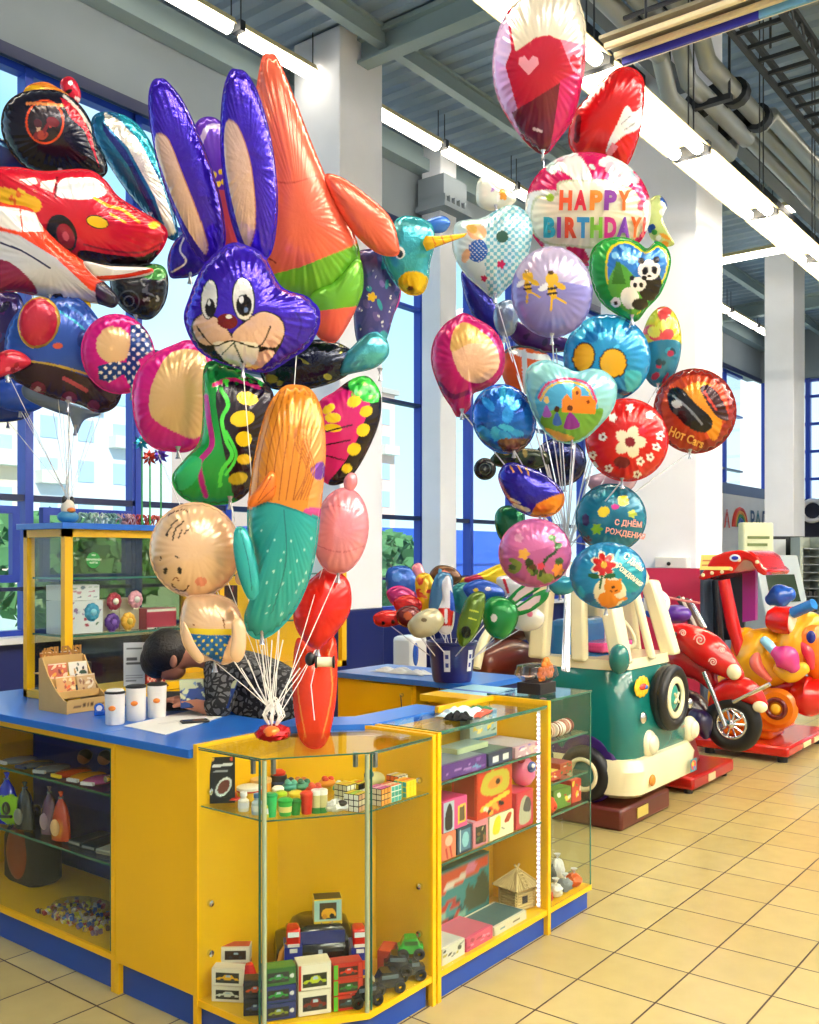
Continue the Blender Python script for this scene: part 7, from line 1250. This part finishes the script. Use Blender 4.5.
part('front_print', picture(w * .98, .24, '#2f8f92', [('p', [(0, 62), (100, 80), (100, 100), (0, 100)], '#e2502a'), ('s', [(14, 72), (40, 78), (60, 84)], 9, '#e8d8c8'), ('e', 62, 88, 12, 8, 0, '#e87aa0'), ('c', [(52, 20), (56, 60), (70, 52), (80, 70), (96, 64), (98, 20)], '#4a5238'), ('e', 22, 28, 20, 22, 0, '#c8402a'), ('e', 24, 30, 12, 13, 0, '#3a9a9a'), ('b', 111, 10, [5, 50, 2, 40], 8, ['#c83a2a', '#1c4a4a', '#8ac0a8']), ('p', [(0, 0), (100, 0), (100, 8), (0, 8)], '#23404a')], org=(0, -.001, 0)), m_print, t)
for (a, b_, y_, hh, col, ops_, lb, tp_) in ((442, 465, 2.06, .06, '#dcd8cc', [('b', 113, 8, [5, 95, 30, 90], 14, ['#3a3a3a', '#8a8a84', '#b8a84a'])], 'white flat box at the left of the bottom shelf', '#c4c8c8'), (466, 493, 2.06, .05, '#e0507a', [('b', 115, 8, [5, 95, 20, 80], 12, ['#f090b0', '#b83a5a'])], 'pink flat box on the bottom shelf', '#c8607a'), (494, 527, 2.06, .035, '#e0d8c0', [('s', [(20, 50), (40, 40)], 10, '#3a8aa8'), ('s', [(60, 50), (80, 56)], 10, '#5a3a2a')], 'flat blue green game box before the log house', '#3f6a72')):
    c, w = wx(a, b_, y_); rbx(c, .1075, w * .97, hh, .16, col, ops_, lb, y=y_, top=tp_, name='game_box', grp='flat boxes on the bottom shelf')
t = thing('log_house_model', 'little wooden log house model with a ladder on its roof', 'model house', (xof(521, 2.14), 2.16, .109), R(-12)); WD = mat('balsa_wood', '#c9b27a', .7, var=.15, vscale=20)
b = M()
for k in range(8):
    zz = .006 + k * .0115
    for s_ in (-1, 1): b.tube([(-.062, s_ * .045, zz), (.062, s_ * .045, zz)], .0055, 6).tube([(s_ * .052, -.055, zz + .0058), (s_ * .052, .055, zz + .0058)], .0055, 6)
part('log_walls', b, WD, t); part('inner_walls', M().bx(-.05, .05, -.043, .043, 0, .095), plain('#6a5632', .8), t); b = M(); ap = (0, 0, .165); q_ = [(-.078, -.07, .095), (.078, -.07, .095), (.078, .07, .095), (-.078, .07, .095)]
b.add([ap] + q_ + [(x * .96, y * .96, zz - .004) for x, y, zz in q_], [(0, 1, 2), (0, 2, 3), (0, 3, 4), (0, 4, 1), (5, 8, 7, 6)])
for i in range(4):
    A_, B_ = Vector(q_[i]), Vector(q_[(i + 1) % 4])
    for k in range(1, 10): m0 = A_.lerp(B_, k / 10); b.tube([m0, m0.lerp(Vector(ap), min(1 - abs(k - 5) / 5.5, .98))], .003, 4)
    b.tube([A_, Vector(ap)], .005, 5)
part('roof', b, WD, t); b = M()
for s_ in (-.012, .012): b.tube([(-.015 + s_, -.075, .098), (s_ - .003, -.012, .162)], .003, 5)
for k in range(6): y_ = -.07 + k * .011; zz = .103 + k * .0112; b.tube([(-.027 + k * .002, y_, zz), (.0 + k * .002, y_, zz)], .0025, 4)
part('ladder', b, WD, t); part('ridge_ornament', M().tube([(-.015, 0, .18), (0, 0, .165), (.015, 0, .18)], .005, 6), WD, t); part('window', M().bx(-.02, .01, -.0525, -.05, .03, .06), m_black, t)
# cloth on the glass top
def crumple(name, label, cat, c, w, d, h, col, seed, parts=()):
    t = thing(name, label, cat, c, R(seed * 17 % 50)); rr = random.Random(seed); g = M(); n = 22; ph = [rr.uniform(0, 6) for _ in range(6)]
    vs = []
    for j in range(n + 1):
        for i in range(n + 1):
            u, v = i / n * 2 - 1, j / n * 2 - 1; e = max(0, 1 - max(abs(u), abs(v)) ** 3); zz = h * (.25 + .75 * abs(math.sin(u * 4 + ph[0] + 2 * math.sin(v * 3 + ph[1])) * math.cos(v * 5 + ph[2]))) * e + .002
            vs.append((u * w / 2 * (1 + .12 * math.sin(v * 5 + ph[3])), v * d / 2 * (1 + .15 * math.sin(u * 4 + ph[4])), zz))
    fs = [(j * (n + 1) + i, j * (n + 1) + i + 1, (j + 1) * (n + 1) + i + 1, (j + 1) * (n + 1) + i) for j in range(n) for i in range(n)]; g.add(vs, fs); N = len(vs); g.add([(x, y, 0.0005) for x, y, _ in vs], [f[::-1] for f in fs])
    part('cloth', g, plain(col, .8), t)
    for nm, dx, dy, ww, dd, hh, cc in parts:
        g2 = M(); vs2 = [(x * ww / w + dx, y * dd / d + dy, .001 + zz * hh / h) for x, y, zz in g.v[:N]]; g2.add(vs2, fs); g2.add([(x, y, .0003) for x, y, _ in vs2], [f[::-1] for f in fs]); part(nm, g2, plain(cc, .8), t)
crumple('folded_garment', 'crumpled pale blue and white garment with black and orange trim on the glass top', 'garment', (xof(463, 2.2), 2.2, .9725), .24, .16, .025, '#c4dce4', 4, (('black_trim', -.13, -.02, .09, .1, .03, '#0e0e12'), ('orange_trim', .02, -.07, .2, .05, .012, '#c8503a'), ('green_sleeve', .13, -.03, .1, .09, .012, '#2f7a4a')))
o = PZ(390, 671, .95); crumple('tissue_paper', 'crumpled white printed tissue on the rear counter', 'paper', (4.22, 3.35, .951), .12, .36, .03, '#e4e8ee', 6)
# --- end showcase goods
zz = .8065
for i, (x, y, c_, lb) in enumerate(((3.68, 2.12, '#d8b8a8', 'cream and brown striped hair roll'), (3.76, 2.11, '#efe4dc', 'white hair roll'), (3.85, 2.12, '#b86a5a', 'reddish hair roll'), (3.72, 2.22, '#e86a9a', 'pink fluffy roll'), (3.82, 2.24, '#b85ac8', 'violet fluffy roll'))):
    t = thing('ribbon_roll', lb + ' on the top shelf of the end showcase', 'ribbon roll', (x, y, zz), 0, 'rolls in the end showcase'); part('roll', M().tube([(-.035, 0, .03), (.035, 0, .03)], .03, 16), plain(c_, .7), t)
    for k in range(3): part('band', M().torus((-.022 + k * .022, 0, .03), .03, .004, rot=(0, R(90), 0), n=20, k=6), plain(['#f4efe4', '#7a3a30', '#c8a090'][(i + k) % 3], .7), t)
t = thing('plush_toy', 'pink plush toy at the left of the end showcase top shelf', 'toy', (3.63, 2.3, zz)); part('body', M().ell((0, 0, .045), (.035, .03, .045)), plain('#e85aa0', .9), t); part('head', M().ell((0, 0, .11), (.03, .028, .03)), plain('#e85aa0', .9), t)
t = thing('plush_toy', 'lilac pink plush toy near the glass corner of the end showcase', 'toy', (3.9, 2.26, zz)); part('body', M().ell((0, 0, .045), (.035, .03, .045)), plain('#d88ac8', .9), t); part('head', M().ell((0, 0, .11), (.03, .028, .03)), plain('#e8b0d8', .9), t)
for i, (x, y, z0_, w, h, d, c_, lb) in enumerate(((3.68, 2.08, .6265, .13, .035, .12, '#c8302a', 'flat red and yellow sweet box'), (3.83, 2.1, .6265, .1, .05, .12, '#b8482a', 'orange brown sweet box'), (3.76, 2.08, .4915, .14, .085, .14, '#5a8a2a', 'olive green gift box'), (3.89, 2.08, .4915, .08, .1, .12, '#d82c28', 'upright red sweet box'), (3.67, 2.2, .664, .1, .04, .1, '#e0b03a', 'mustard yellow sweet box'))):
    picbox('sweet_box', lb + ' in the end showcase', 'box', (x, y, z0_), w, h, d, R(rnd.uniform(-6, 6)), c_, [('b', 130 + i, 10, [5, 95, 10, 90], 14, ['#f0d83a', '#e8e8e0', '#c82a2a', '#2a7a3a', c_])], top=['#e0c03a', '#a83a2a', '#7aa83a', '#e85a3a', '#c8982a'][i], group='sweet boxes in the end showcase')
t = thing('orange_ball', 'orange fluffy ball on the lower glass shelf of the end showcase', 'toy', (3.645, 2.085, .4915)); w = M().ell((0, 0, .035), .036, nu=26, nv=16); rr = random.Random(2); w.v = [(x + rr.uniform(-.004, .004), y + rr.uniform(-.004, .004), q_ + rr.uniform(-.003, .003)) for x, y, q_ in w.v]; part('fluff', w, plain('#f0481c', .9), t); part('bow', M().ell((0, -.035, .03), (.012, .006, .008)), plain('#c82010', .6), t)
rr = random.Random(12); nm_ = ['red', 'white and black', 'silver grey', 'orange', 'black', 'pale green', 'dark grey', 'white']
for k in range(11):
    c_ = ['#d8301c', '#e4e4e0', '#8a9098', '#f0641c', '#22242a', '#b8c8a0', '#3a3c44', '#eceae4', '#c8402a', '#a8b0b8', '#16181c'][k]
    x, y = 3.63 + (k % 4) * .085, 2.09 + (k // 4) * .085; t = thing('wrapped_toy', ['red', 'white', 'silver grey', 'orange', 'black', 'pale green', 'dark grey', 'ivory', 'brick red', 'light grey', 'jet black'][k] + ' small wrapped toy in the heap on the end showcase floor', 'toy', (x, y, .1085), rr.uniform(0, 3), 'wrapped toys on the end showcase floor')
    hh = .03 + .025 * (k // 4) ; b = M().ell((0, 0, hh), (.036, .03, hh)); b.v = [(p[0] + rr.uniform(-.005, .005), p[1] + rr.uniform(-.005, .005), max(0, p[2] + rr.uniform(-.003, .003))) for p in b.v]; part('toy', b, plain(c_, .4), t); part('wrapper_tuft', M().lathe([(.006, 0), (.004, .012), (.016, .028)], (0, 0, hh * 2 - .006), 10), plain('#dfe2e6', .2, coat=.6), t)
# --- left cabinet goods
def lx_(px, X=2.16): f = fx(px, X); return f * (SA - CA * (px - 409.5) / F0)
def sack(name, label, X, Y, z0_, w, h, col, ops, cat='bag', print_=True, grp=None, up=False):
    t = thing(name, label, cat, (X, Y, z0_), R(-90), grp); b = M(); rr = random.Random(int(Y * 100))
    prof = [(.25, 0), (.5, .04), (.52, .25), (.46, .5), (.3, .72), (.1, .86), (.05, .9), (.14, 1.0)]
    vs = []; n = 20
    for r_, q_ in prof:
        for k in range(n): a = 6.283 * k / n; rr2 = r_ * w * (1 + .08 * math.sin(3 * a + q_ * 9)); vs.append((rr2 * math.cos(a), rr2 * math.sin(a) * .5, q_ * h))
    b.add(vs, [(i * n + k, i * n + (k + 1) % n, (i + 1) * n + (k + 1) % n, (i + 1) * n + k) for i in range(len(prof) - 1) for k in range(n)] + [tuple(range(n))[::-1]])
    col_ = paint(np.array([50 + v[0] / w * 90 for v in vs]), np.array([v[2] / h * 100 for v in vs]), col, ops); b.c = col_
    # denser print patch on the front
    part('bag', b, mat('plastic_bag', attr=True, rough=.22, coat=.6), t)
    if print_: part('print', M().ell((0, -.25 * w, h * .3), (w * .26, .012, h * .17)), plain(print_, .4) if isinstance(print_, str) else m_black, t); 
    part('tie', M().torus((0, 0, h * .88), w * .07, .004, n=14, k=6), m_steel, t); return t
sack('sweet_bag', 'orange and red printed gift bag on the middle shelf of the left cabinet', 2.2, lx_(52), .447, .11, .2, '#c8401c', [('e', 50, 30, 30, 20, 0, '#f09a2c')], print_='#f0c08a', grp='gift bags')
sack('sweet_bag', 'mauve clear gift bag left of the orange one', 2.22, lx_(36), .447, .1, .2, '#6a4a68', [('e', 50, 30, 30, 20, 0, '#9a8098')], print_='#a890a0', grp='gift bags')
sack('sweet_bag', 'dark grey gift bag with a white tag', 2.2, lx_(16), .447, .12, .2, '#30343a', [], print_='#8a8a80', grp='gift bags')
sack('sweet_bag', 'bright blue foil bag at the left edge of the cabinet', 2.2, lx_(-2), .447, .14, .22, '#1c2ad0', [], print_='#3a5af0', grp='gift bags')
t = thing('furry_bag', 'lime green furry monster bag with black ringed eyes at the left edge', 'bag', (2.19, lx_(8, 2.19), .545), R(-90)); b = M().ell((0, 0, .06), (.11, .035, .065), nu=30, nv=18); rr = random.Random(6); b.v = [(x + rr.uniform(-.004, .004), y + rr.uniform(-.003, .003), q_ + rr.uniform(-.004, .004)) for x, y, q_ in b.v]
t.location.z = .65; WM[t] = Matrix.Translation(t.location) @ Matrix.Rotation(R(-90), 4, 'Z'); t.location.z = .45; part('fur', b, plain('#9ad82a', .9), t)
for x in (-.035, .045): e = part('eye_ring', M().torus((x, -.034, .075), .022, .006, rot=(R(90), 0, 0), n=24, k=8), m_black, t); part('eye', M().ell((x, -.03, .075), (.019, .006, .019)), plain('#5a7a2a', .4), e)
part('mouth', M().tube([(-.08, -.03, .045), (0, -.038, .035), (.08, -.03, .045)], .007, 6), m_black, t); t.location.z = .628 - .17 + .0
# shelf packs
for i, (px_, c_, lb) in enumerate(((8, '#8a9298', 'silver grey pack'), (26, '#5c6874', 'slate pack'), (44, '#7a8490', 'pale silver pack'), (62, '#c8482a', 'red and yellow pack'), (78, '#e8a02c', 'yellow and white pack'), (92, '#c85aa0', 'pink pack'))):
    t = thing('foil_pack', lb + ' lying on the top glass shelf of the left cabinet', 'pack', (2.19, lx_(px_, 2.19), .7065), R(-90 + 8 * (i % 3)), 'packs on the top shelf'); b = M().ell((0, .05, .014), (.065, .08, .014), nu=20, nv=8); part('pack', b, plain(c_, .2, coat=.6), t); part('print', M().bx(-.03, .03, -.032, -.02, .008, .02), plain(['#e4e4e4', '#2a3a6a', '#c8d0d8', '#f0d02c', '#e4e4f0', '#f4f0f4'][i], .4), t)
for i, (px_, dx, lb) in enumerate(((84, .0, 'left'), (96, .04, 'right'))):
    t = thing('doll_head', 'small dark haired doll head, the %s one on the left cabinet top shelf' % lb, 'toy', (2.4 + dx, lx_(px_, 2.4), .7065), 0); part('head', M().ell((0, 0, .028), .028), plain('#8a5a4a', .5), t); part('hair', M().ell((.006, 0, .036), (.03, .031, .028)), m_black, t)
for i, (px_, c_, lb) in enumerate(((74, '#24262e', 'black flat pack'), (88, '#1a1c22', 'dark flat pack'), (103, '#c8c4b0', 'pale magazine'))):
    t = thing('flat_pack', lb + ' on the middle glass shelf of the left cabinet', 'pack', (2.2, lx_(px_, 2.2), .4465), R(-88 + 4 * i)); part('pack', M().bx(-.04, .04, 0, .16, 0, .018), plain(c_, .4, coat=.3), t, bev=.003); part('stripe', M().bx(-.035, .035, -.001, .0, .004, .013), plain('#8a8a86', .4), t)
t = thing('backpack', 'dark round backpack with a russet front pocket at the bottom left of the cabinet', 'backpack', (2.38, lx_(33, 2.38), .1375), R(-90)); b = M(); loft(b, [[(p[0], p[1], q_) for p in rrect(0, 0, hx2, hy2, .05)] for q_, hx2, hy2 in ((0, .12, .07), (.02, .14, .08), (.2, .14, .08), (.27, .11, .065), (.3, .06, .04))]); part('body', b, plain('#16161e', .6), t)
part('pocket', M().ell((0, -.075, .14), (.085, .025, .12)), plain('#8a3a1c', .5), t); part('strap', M().torus((0, .02, .3), .03, .006, rot=(R(90), 0, 0), n=20, k=6), m_black, t)
t = thing('bag_of_bricks', 'clear bag of tiny coloured pieces on the cabinet floor', 'bag', (2.24, lx_(80, 2.24), .1375), R(-90)); rr = random.Random(77); cs = ['#c8a43a', '#a83a3a', '#3a5aa8', '#c8c0b8', '#8a6a8a', '#d8d03a', '#6a4a3a']; b = M()
for k in range(330): x, y = rr.gauss(0, .085), rr.gauss(0, .05); x = max(-.2, min(.2, x)); y = max(-.07, min(.16, y)); b.box((x, y, .008 + rr.uniform(0, .035) * max(0, 1 - abs(x) / .2)), (.018, .014, .01), rr.randrange(7), (rr.uniform(0, 3), rr.uniform(0, 3), 0))
part('pieces', b, [plain(c_, .35) for c_ in cs], t, kind='stuff'); part('film', M().ell((0, .03, .022), (.2, .11, .034)), glass_mat('clear_film', (.9, .9, .9), .25), t)
# --- things on the blue worktop
zt = .9505; KR = mat('plywood', '#cda766', .6, var=.12, vscale=14)
o = PZ(66, 711, zt); t = thing('card_rack', 'stepped plywood rack of greeting cards with cut-out lettering on top', 'card rack', (o.x + .05, o.y + .02, zt), 0.)
sd = [(-.11, 0), (.1, 0), (.1, .22), (.075, .22), (.03, .15), (-.03, .09), (-.085, .055), (-.11, .05)]
for x in (-.1, .1): part('side_panel', M().prism([(a, b_) for a, b_ in sd], x - .003, x + .003, 'x'), KR, t)
for k, (y, h0, h1) in enumerate(((-.1, 0, .05), (-.04, .05, .085), (.02, .1, .135), (.085, .15, .225))):
    part('tier', M().bx(-.1, .1, y, y + .004, h0, h1).bx(-.1, .1, y, y + .06, h0, h0 + .004), KR, t)
for r_, xs_ in enumerate(((-.05,), (-.05, .045), (-.052, .05))): pass
cards = []
for r_, (y, z0_) in enumerate(((-.03, .06), (.03, .11), (.092, .155))):
    for x in (-.05, .048): cards.append((x, y, z0_))
cd = [('#d8a05a', ['#f0d8a0', '#a83a1c', '#e86a2a']), ('#caa878', ['#8a5a3a', '#e8dcc0']), ('#c85a3a', ['#e8a02a', '#7a2418', '#f0c8a0']), ('#e4e0d4', ['#2a4a3a', '#1c1c24', '#b88a4a']), ('#c8783a', ['#f0b85a', '#8a3a1c']), ('#7a4a3a', ['#c88a5a', '#4a2a20'])]
cn = ['ochre and red floral', 'plain tan', 'red and orange patterned', 'white card with dark green stripes', 'orange leafy', 'brown']
for i, (x, y, z0_) in enumerate(cards):
    w_ = Matrix.Translation((o.x + .05, o.y + .02, zt)) @ Vector((x, y, z0_)); q = thing('greeting_card', cn[i] + ' greeting card in the %s tier of the plywood rack' % ('lower', 'middle', 'top')[i // 2], 'greeting card', tuple(w_), 0., 'greeting cards in the rack')
    part('card', picture(.088, .088, cd[i][0], [('b', 150 + i, 14, [10, 90, 10, 90], 12, cd[i][1]), ('s', [(3, 3), (97, 3)], 4, '#f0e4c8'), ('s', [(3, 97), (97, 97)], 4, '#f0e4c8')], tilt=R(-12)), m_print, q)
fp = M(); fr_ = [('e', 50, 50, 22, 30, 0, '#6a4a28')]
part('front_print', picture(.19, .055, '#cda766', [('f', 50, 50, 22, 6, '#5a3f22'), ('f', 50, 50, 10, 6, '#cda766'), ('f', 22, 45, 12, 5, '#5a3f22'), ('f', 78, 45, 12, 5, '#5a3f22'), ('s', [(4, 12), (96, 12)], 3, '#5a3f22')], org=(0, -.104, .002)), m_print, t)
lt = M(); lettering('#SILENSI', .05, (0, .088, .228), (1, 0, 0), (0, 0, 1), bold=.05, mb=lt); part('cut_out_lettering', lt, plain('#a8742e', .6), t)
for i, (px_, py_, r_, lb) in enumerate(((115, 725, .037, 'nearest white mug with a dark lid, left of three'), (136, 721, .038, 'middle white mug with a dark lid'), (157, 718, .037, 'right hand white mug with a dark lid'))):
    o = PZ(px_, py_ - 1, zt); t = thing('travel_mug', lb + ' on the blue worktop', 'mug', (o.x, o.y, zt), 0, 'white travel mugs'); h = .12 + .01 * (i > 0); part('body', M().lathe([(r_ * .9, 0), (r_ * .97, .004), (r_, h * .5), (r_ * 1.04, h)], n=26), plain('#f2f0ec', .3, coat=.3), t); part('rim', M().lathe([(r_ * 1.06, h), (r_ * 1.08, h + .006), (r_ * .9, h + .01)], n=26), m_black, t)
    if i == 0: part('lid', M().lathe([(r_ * .95, h + .008), (r_ * .8, h + .016), (r_ * .3, h + .019)], n=26), plain('#e8e8e8', .3), t)
    d_ = TV * (r_ * 1.0); part('orange_logo', M().ell(tuple(d_ + Vector((0, 0, h * .55)) + RV * (.004 * i)), (.014, .014, .01)), plain('#f08a2c', .4), t)
o = PZ(133, 708, zt); t = thing('sign_holder', 'small grey notice in a clear stand behind the mugs', 'sign', (o.x + .05, o.y + .06, zt), R(-35)); part('sheet', picture(.09, .19, '#c9cfd0', [('s', [(15, 86), (85, 86)], 4, '#5a6060'), ('s', [(15, 62), (60, 62)], 7, '#4a5050'), ('s', [(15, 52), (85, 52)], 7, '#4a5050'), ('s', [(12, 24), (88, 24)], 2.5, '#7a8080'), ('s', [(12, 18), (88, 18)], 2.5, '#7a8080'), ('s', [(12, 12), (60, 12)], 2.5, '#7a8080')], org=(0, 0, .085)), m_print, t); part('stand', M().bx(-.047, .047, .002, .006, 0, .277).bx(-.04, .04, -.02, .03, 0, .004), m_glass, t)
o = PZ(151, 700, zt); t = thing('plaid_gift_box', 'red box with a white criss-cross pattern behind the right mug', 'gift box', (2.93, 3.856, .9735), 0.); part('box', M().bx(-.055, .055, 0, .06, 0, .075), plain('#c81c2a', .4), t, bev=.002)
part('front_print', picture(.108, .073, '#cc1c30', [op for k in range(-3, 8) for op in (('s', [(k * 22, 0), (k * 22 + 50, 100)], 4, '#f0d8c8'), ('s', [(k * 22 + 50, 0), (k * 22, 100)], 4, '#f0d8c8'))], org=(0, -.001, .001)), m_print, t)
o = PZ(99, 715, zt); t = thing('tape_dispenser', 'small blue and white tape dispenser behind the near mug', 'dispenser', (o.x, o.y, zt), R(-30)); part('body', M().bx(-.02, .03, -.015, .015, 0, .02).tube([(0, -.012, .03), (0, .012, .03)], .02, 16), gl('#1c5ac0'), t, bev=.003); part('tape', M().tube([(0, -.014, .03), (0, .014, .03)], .012, 14), gl('#e8e8f0'), t)
c = [PZ(x, y, zt) for x, y in ((124, 726), (190, 711), (222, 717), (165, 735))]; o = sum(c, Vector()) / 4; t = thing('paper_sheet', 'white sheet of paper lying on the blue worktop', 'paper', (o.x, o.y, zt)); part('sheet', M().prism([(p.x - o.x, p.y - o.y) for p in c], 0, .002, 'z'), plain('#efefec', .6), t)
part('ruled_text', M().bx(-.08, .02, -.012, -.01, .0021, .0025).bx(-.08, .02, .008, .01, .0021, .0025), plain('#c4c6c8', .6), t)
t = thing('mobile_phone', 'dark mobile phone lying on the white paper', 'phone', (o.x - .005 + .035, o.y - .075, zt + .0025), R(-28)); part('case', M().bx(-.055, .055, -.025, .025, 0, .008), m_black, t, bev=.004); part('screen', M().bx(-.048, .048, -.021, .021, .008, .0088), gl('#3a3f30', .08), t)
t = thing('roll_of_bags', 'dark plastic folder leaning beside the magazine', 'folder', tuple(P(178, 690, 4.0)[:2]) + (zt,), R(-40)); part('folder', M().box((0, 0, .05), (.16, .01, .1), 0, (R(-50), 0, 0)), gl('#101420', .3), t); part('spine', M().box((0, .03, .02), (.16, .012, .012)), gl('#2a3040', .3), t); t.name = 'plastic_folder'
# --- showcase goods
for i, (x, y, z_, w, h, d, c_, ops_, lb) in enumerate(((2.56, 3.9, 1.2475, .2, .15, .15, '#dfe0e4', [('b', 170, 16, [5, 95, 5, 95], 8, ['#8a6a9a', '#5a7a6a', '#c8c8d8', '#b8445a'])], 'white floral gift box on the lower shelf at the left of the tall showcase'), (2.56, 3.92, 1.4, .19, .07, .14, '#e8e8ea', [('b', 171, 12, [5, 95, 5, 95], 9, ['#7a8a9a', '#c88aa0', '#9ab09a'])], 'smaller white floral box stacked on the floral gift box'),
                                                      (2.98, 3.88, 1.2475, .18, .1, .12, '#a81c3c', [('p', [(0, 86), (100, 86), (100, 100), (0, 100)], '#e0d8c8'), ('p', [(0, 0), (100, 0), (100, 8), (0, 8)], '#e0d8c8')], 'crimson gift box with pale edges in the tall showcase'), (3.3, 3.9, 1.2475, .1, .28, .12, '#7a1030', [('e', 50, 15, 14, 5, 0, '#f0e0e0')], 'tall dark red box in the tall showcase beside the toddler balloon'), (3.45, 3.92, 1.2475, .12, .2, .12, '#3a1418', [('b', 173, 14, [5, 95, 5, 95], 10, ['#8a2a3a', '#1c1010'])], 'dark patterned box right of the tall red one'))):
    picbox('gift_box', lb, 'gift box', (x, y, z_), w, h, d, 0, c_, ops_, top='#dcdce0' if i < 2 else None, group='gift boxes in the tall showcase')
for i, (x, z_, c_, c2, lb) in enumerate(((2.6, 1.3, '#3a9ac0', '#8ad0e4', 'turquoise ribbon bow'), (2.71, 1.2475, '#5a2a8a', '#8a5ac0', 'violet ribbon bow'), (2.8, 1.2475, '#f0b02c', '#f4d05a', 'golden ribbon bow'), (2.72, 1.345, '#a8243c', '#e8e0d8', 'red and white flower bow'), (2.84, 1.35, '#e8a0b0', '#f0e8dc', 'pink and cream flower bow'))):
    b = M()
    t = thing('ribbon_bow', lb + ' in the tall showcase', 'bow', (x, 3.9, z_), 0, 'ribbon bows in the tall showcase')
    for k in range(9): a = k * .7; b.ell((.022 * math.cos(a), .0, .045 + .024 * math.sin(a)), (.02, .014, .02), nu=10, nv=6)
    part('loops', b, plain(c_, .3, metal=.2), t); part('centre', M().ell((0, -.014, .045), (.016, .01, .016)).bx(-.012, .012, -.004, .01, 0, .03), plain(c2, .3, metal=.2), t)
    if z_ > 1.29: 
        q = single('cream_gift_box', M().bx(x - .06, x + .055, 3.94, 4.05, 1.2475, z_ + .05), plain('#cfc4a8', .5), 'cream box propping up the %s' % lb, 'gift box', (x, 4.0, 1.2475), world=True, bev=.002)
t = thing('card_terminal', 'black card terminal and dark device on the worktop inside the showcase', 'device', (2.52, 3.9, .975)); part('body', M().bx(-.04, .03, -.03, .06, 0, .05), m_black, t, bev=.004); part('screen', M().bx(-.03, .02, -.031, -.03, .02, .04), gl('#3a4a5a', .1), t); part('tower', M().bx(.0, .08, .0, .08, .0, .14), gl('#1a1c24', .3), t, bev=.004)
t = thing('pen_tray', 'silver pens lying on the middle glass shelf of the tall showcase', 'pens', (2.7, 3.88, 1.2475)); 
for k in range(4): part('pen', M().tube([(-.05, .01 * k, .006), (.06, .012 * k - .01, .006)], .005, 8), m_chrome if k % 2 else gl('#2a5a4a'), t)
t.location.z = 1.2475; t.location.x = 2.98; t.location.y = 3.845
# decorations on the showcase top
for i, (px_, c_, lb) in enumerate(((88, '#9ac0a8', 'pale green'), (100, '#c8d8d0', 'silvery'), (112, '#7aa8a0', 'sea green'), (124, '#c8a0a8', 'dusty pink'), (136, '#b83a2a', 'red'), (148, '#a8342a', 'dark red'), (160, '#c85a4a', 'coral'))):
    o = PZ(px_, 519, 1.752) if False else P(px_, 519, fy(px_, 3.95)); t = thing('tinsel_bunch', lb + ' curled ribbon bunch on top of the tall showcase', 'ribbon', (o.x, 3.95, 1.752), 0, 'ribbon bunches on the showcase'); b = M(); rr = random.Random(200 + i)
    for k in range(12):
        a, ph_ = rr.uniform(0, 6.28), rr.uniform(0, 6); b.tube([(.06 * q_ / 8 * math.cos(a) + .008 * math.sin(q_ * 1.5 + ph_), .06 * q_ / 8 * math.sin(a) + .008 * math.cos(q_ * 1.5), .006 + .045 * math.sin(q_ / 8 * 3.14) + .004 * math.sin(q_ * 2)) for q_ in range(9)], .0035, 4)
    part('curls', b, plain(c_, .3, metal=.3), t); part('knot', M().ell((0, 0, .012), (.014, .014, .012)), plain(c_, .3), t)
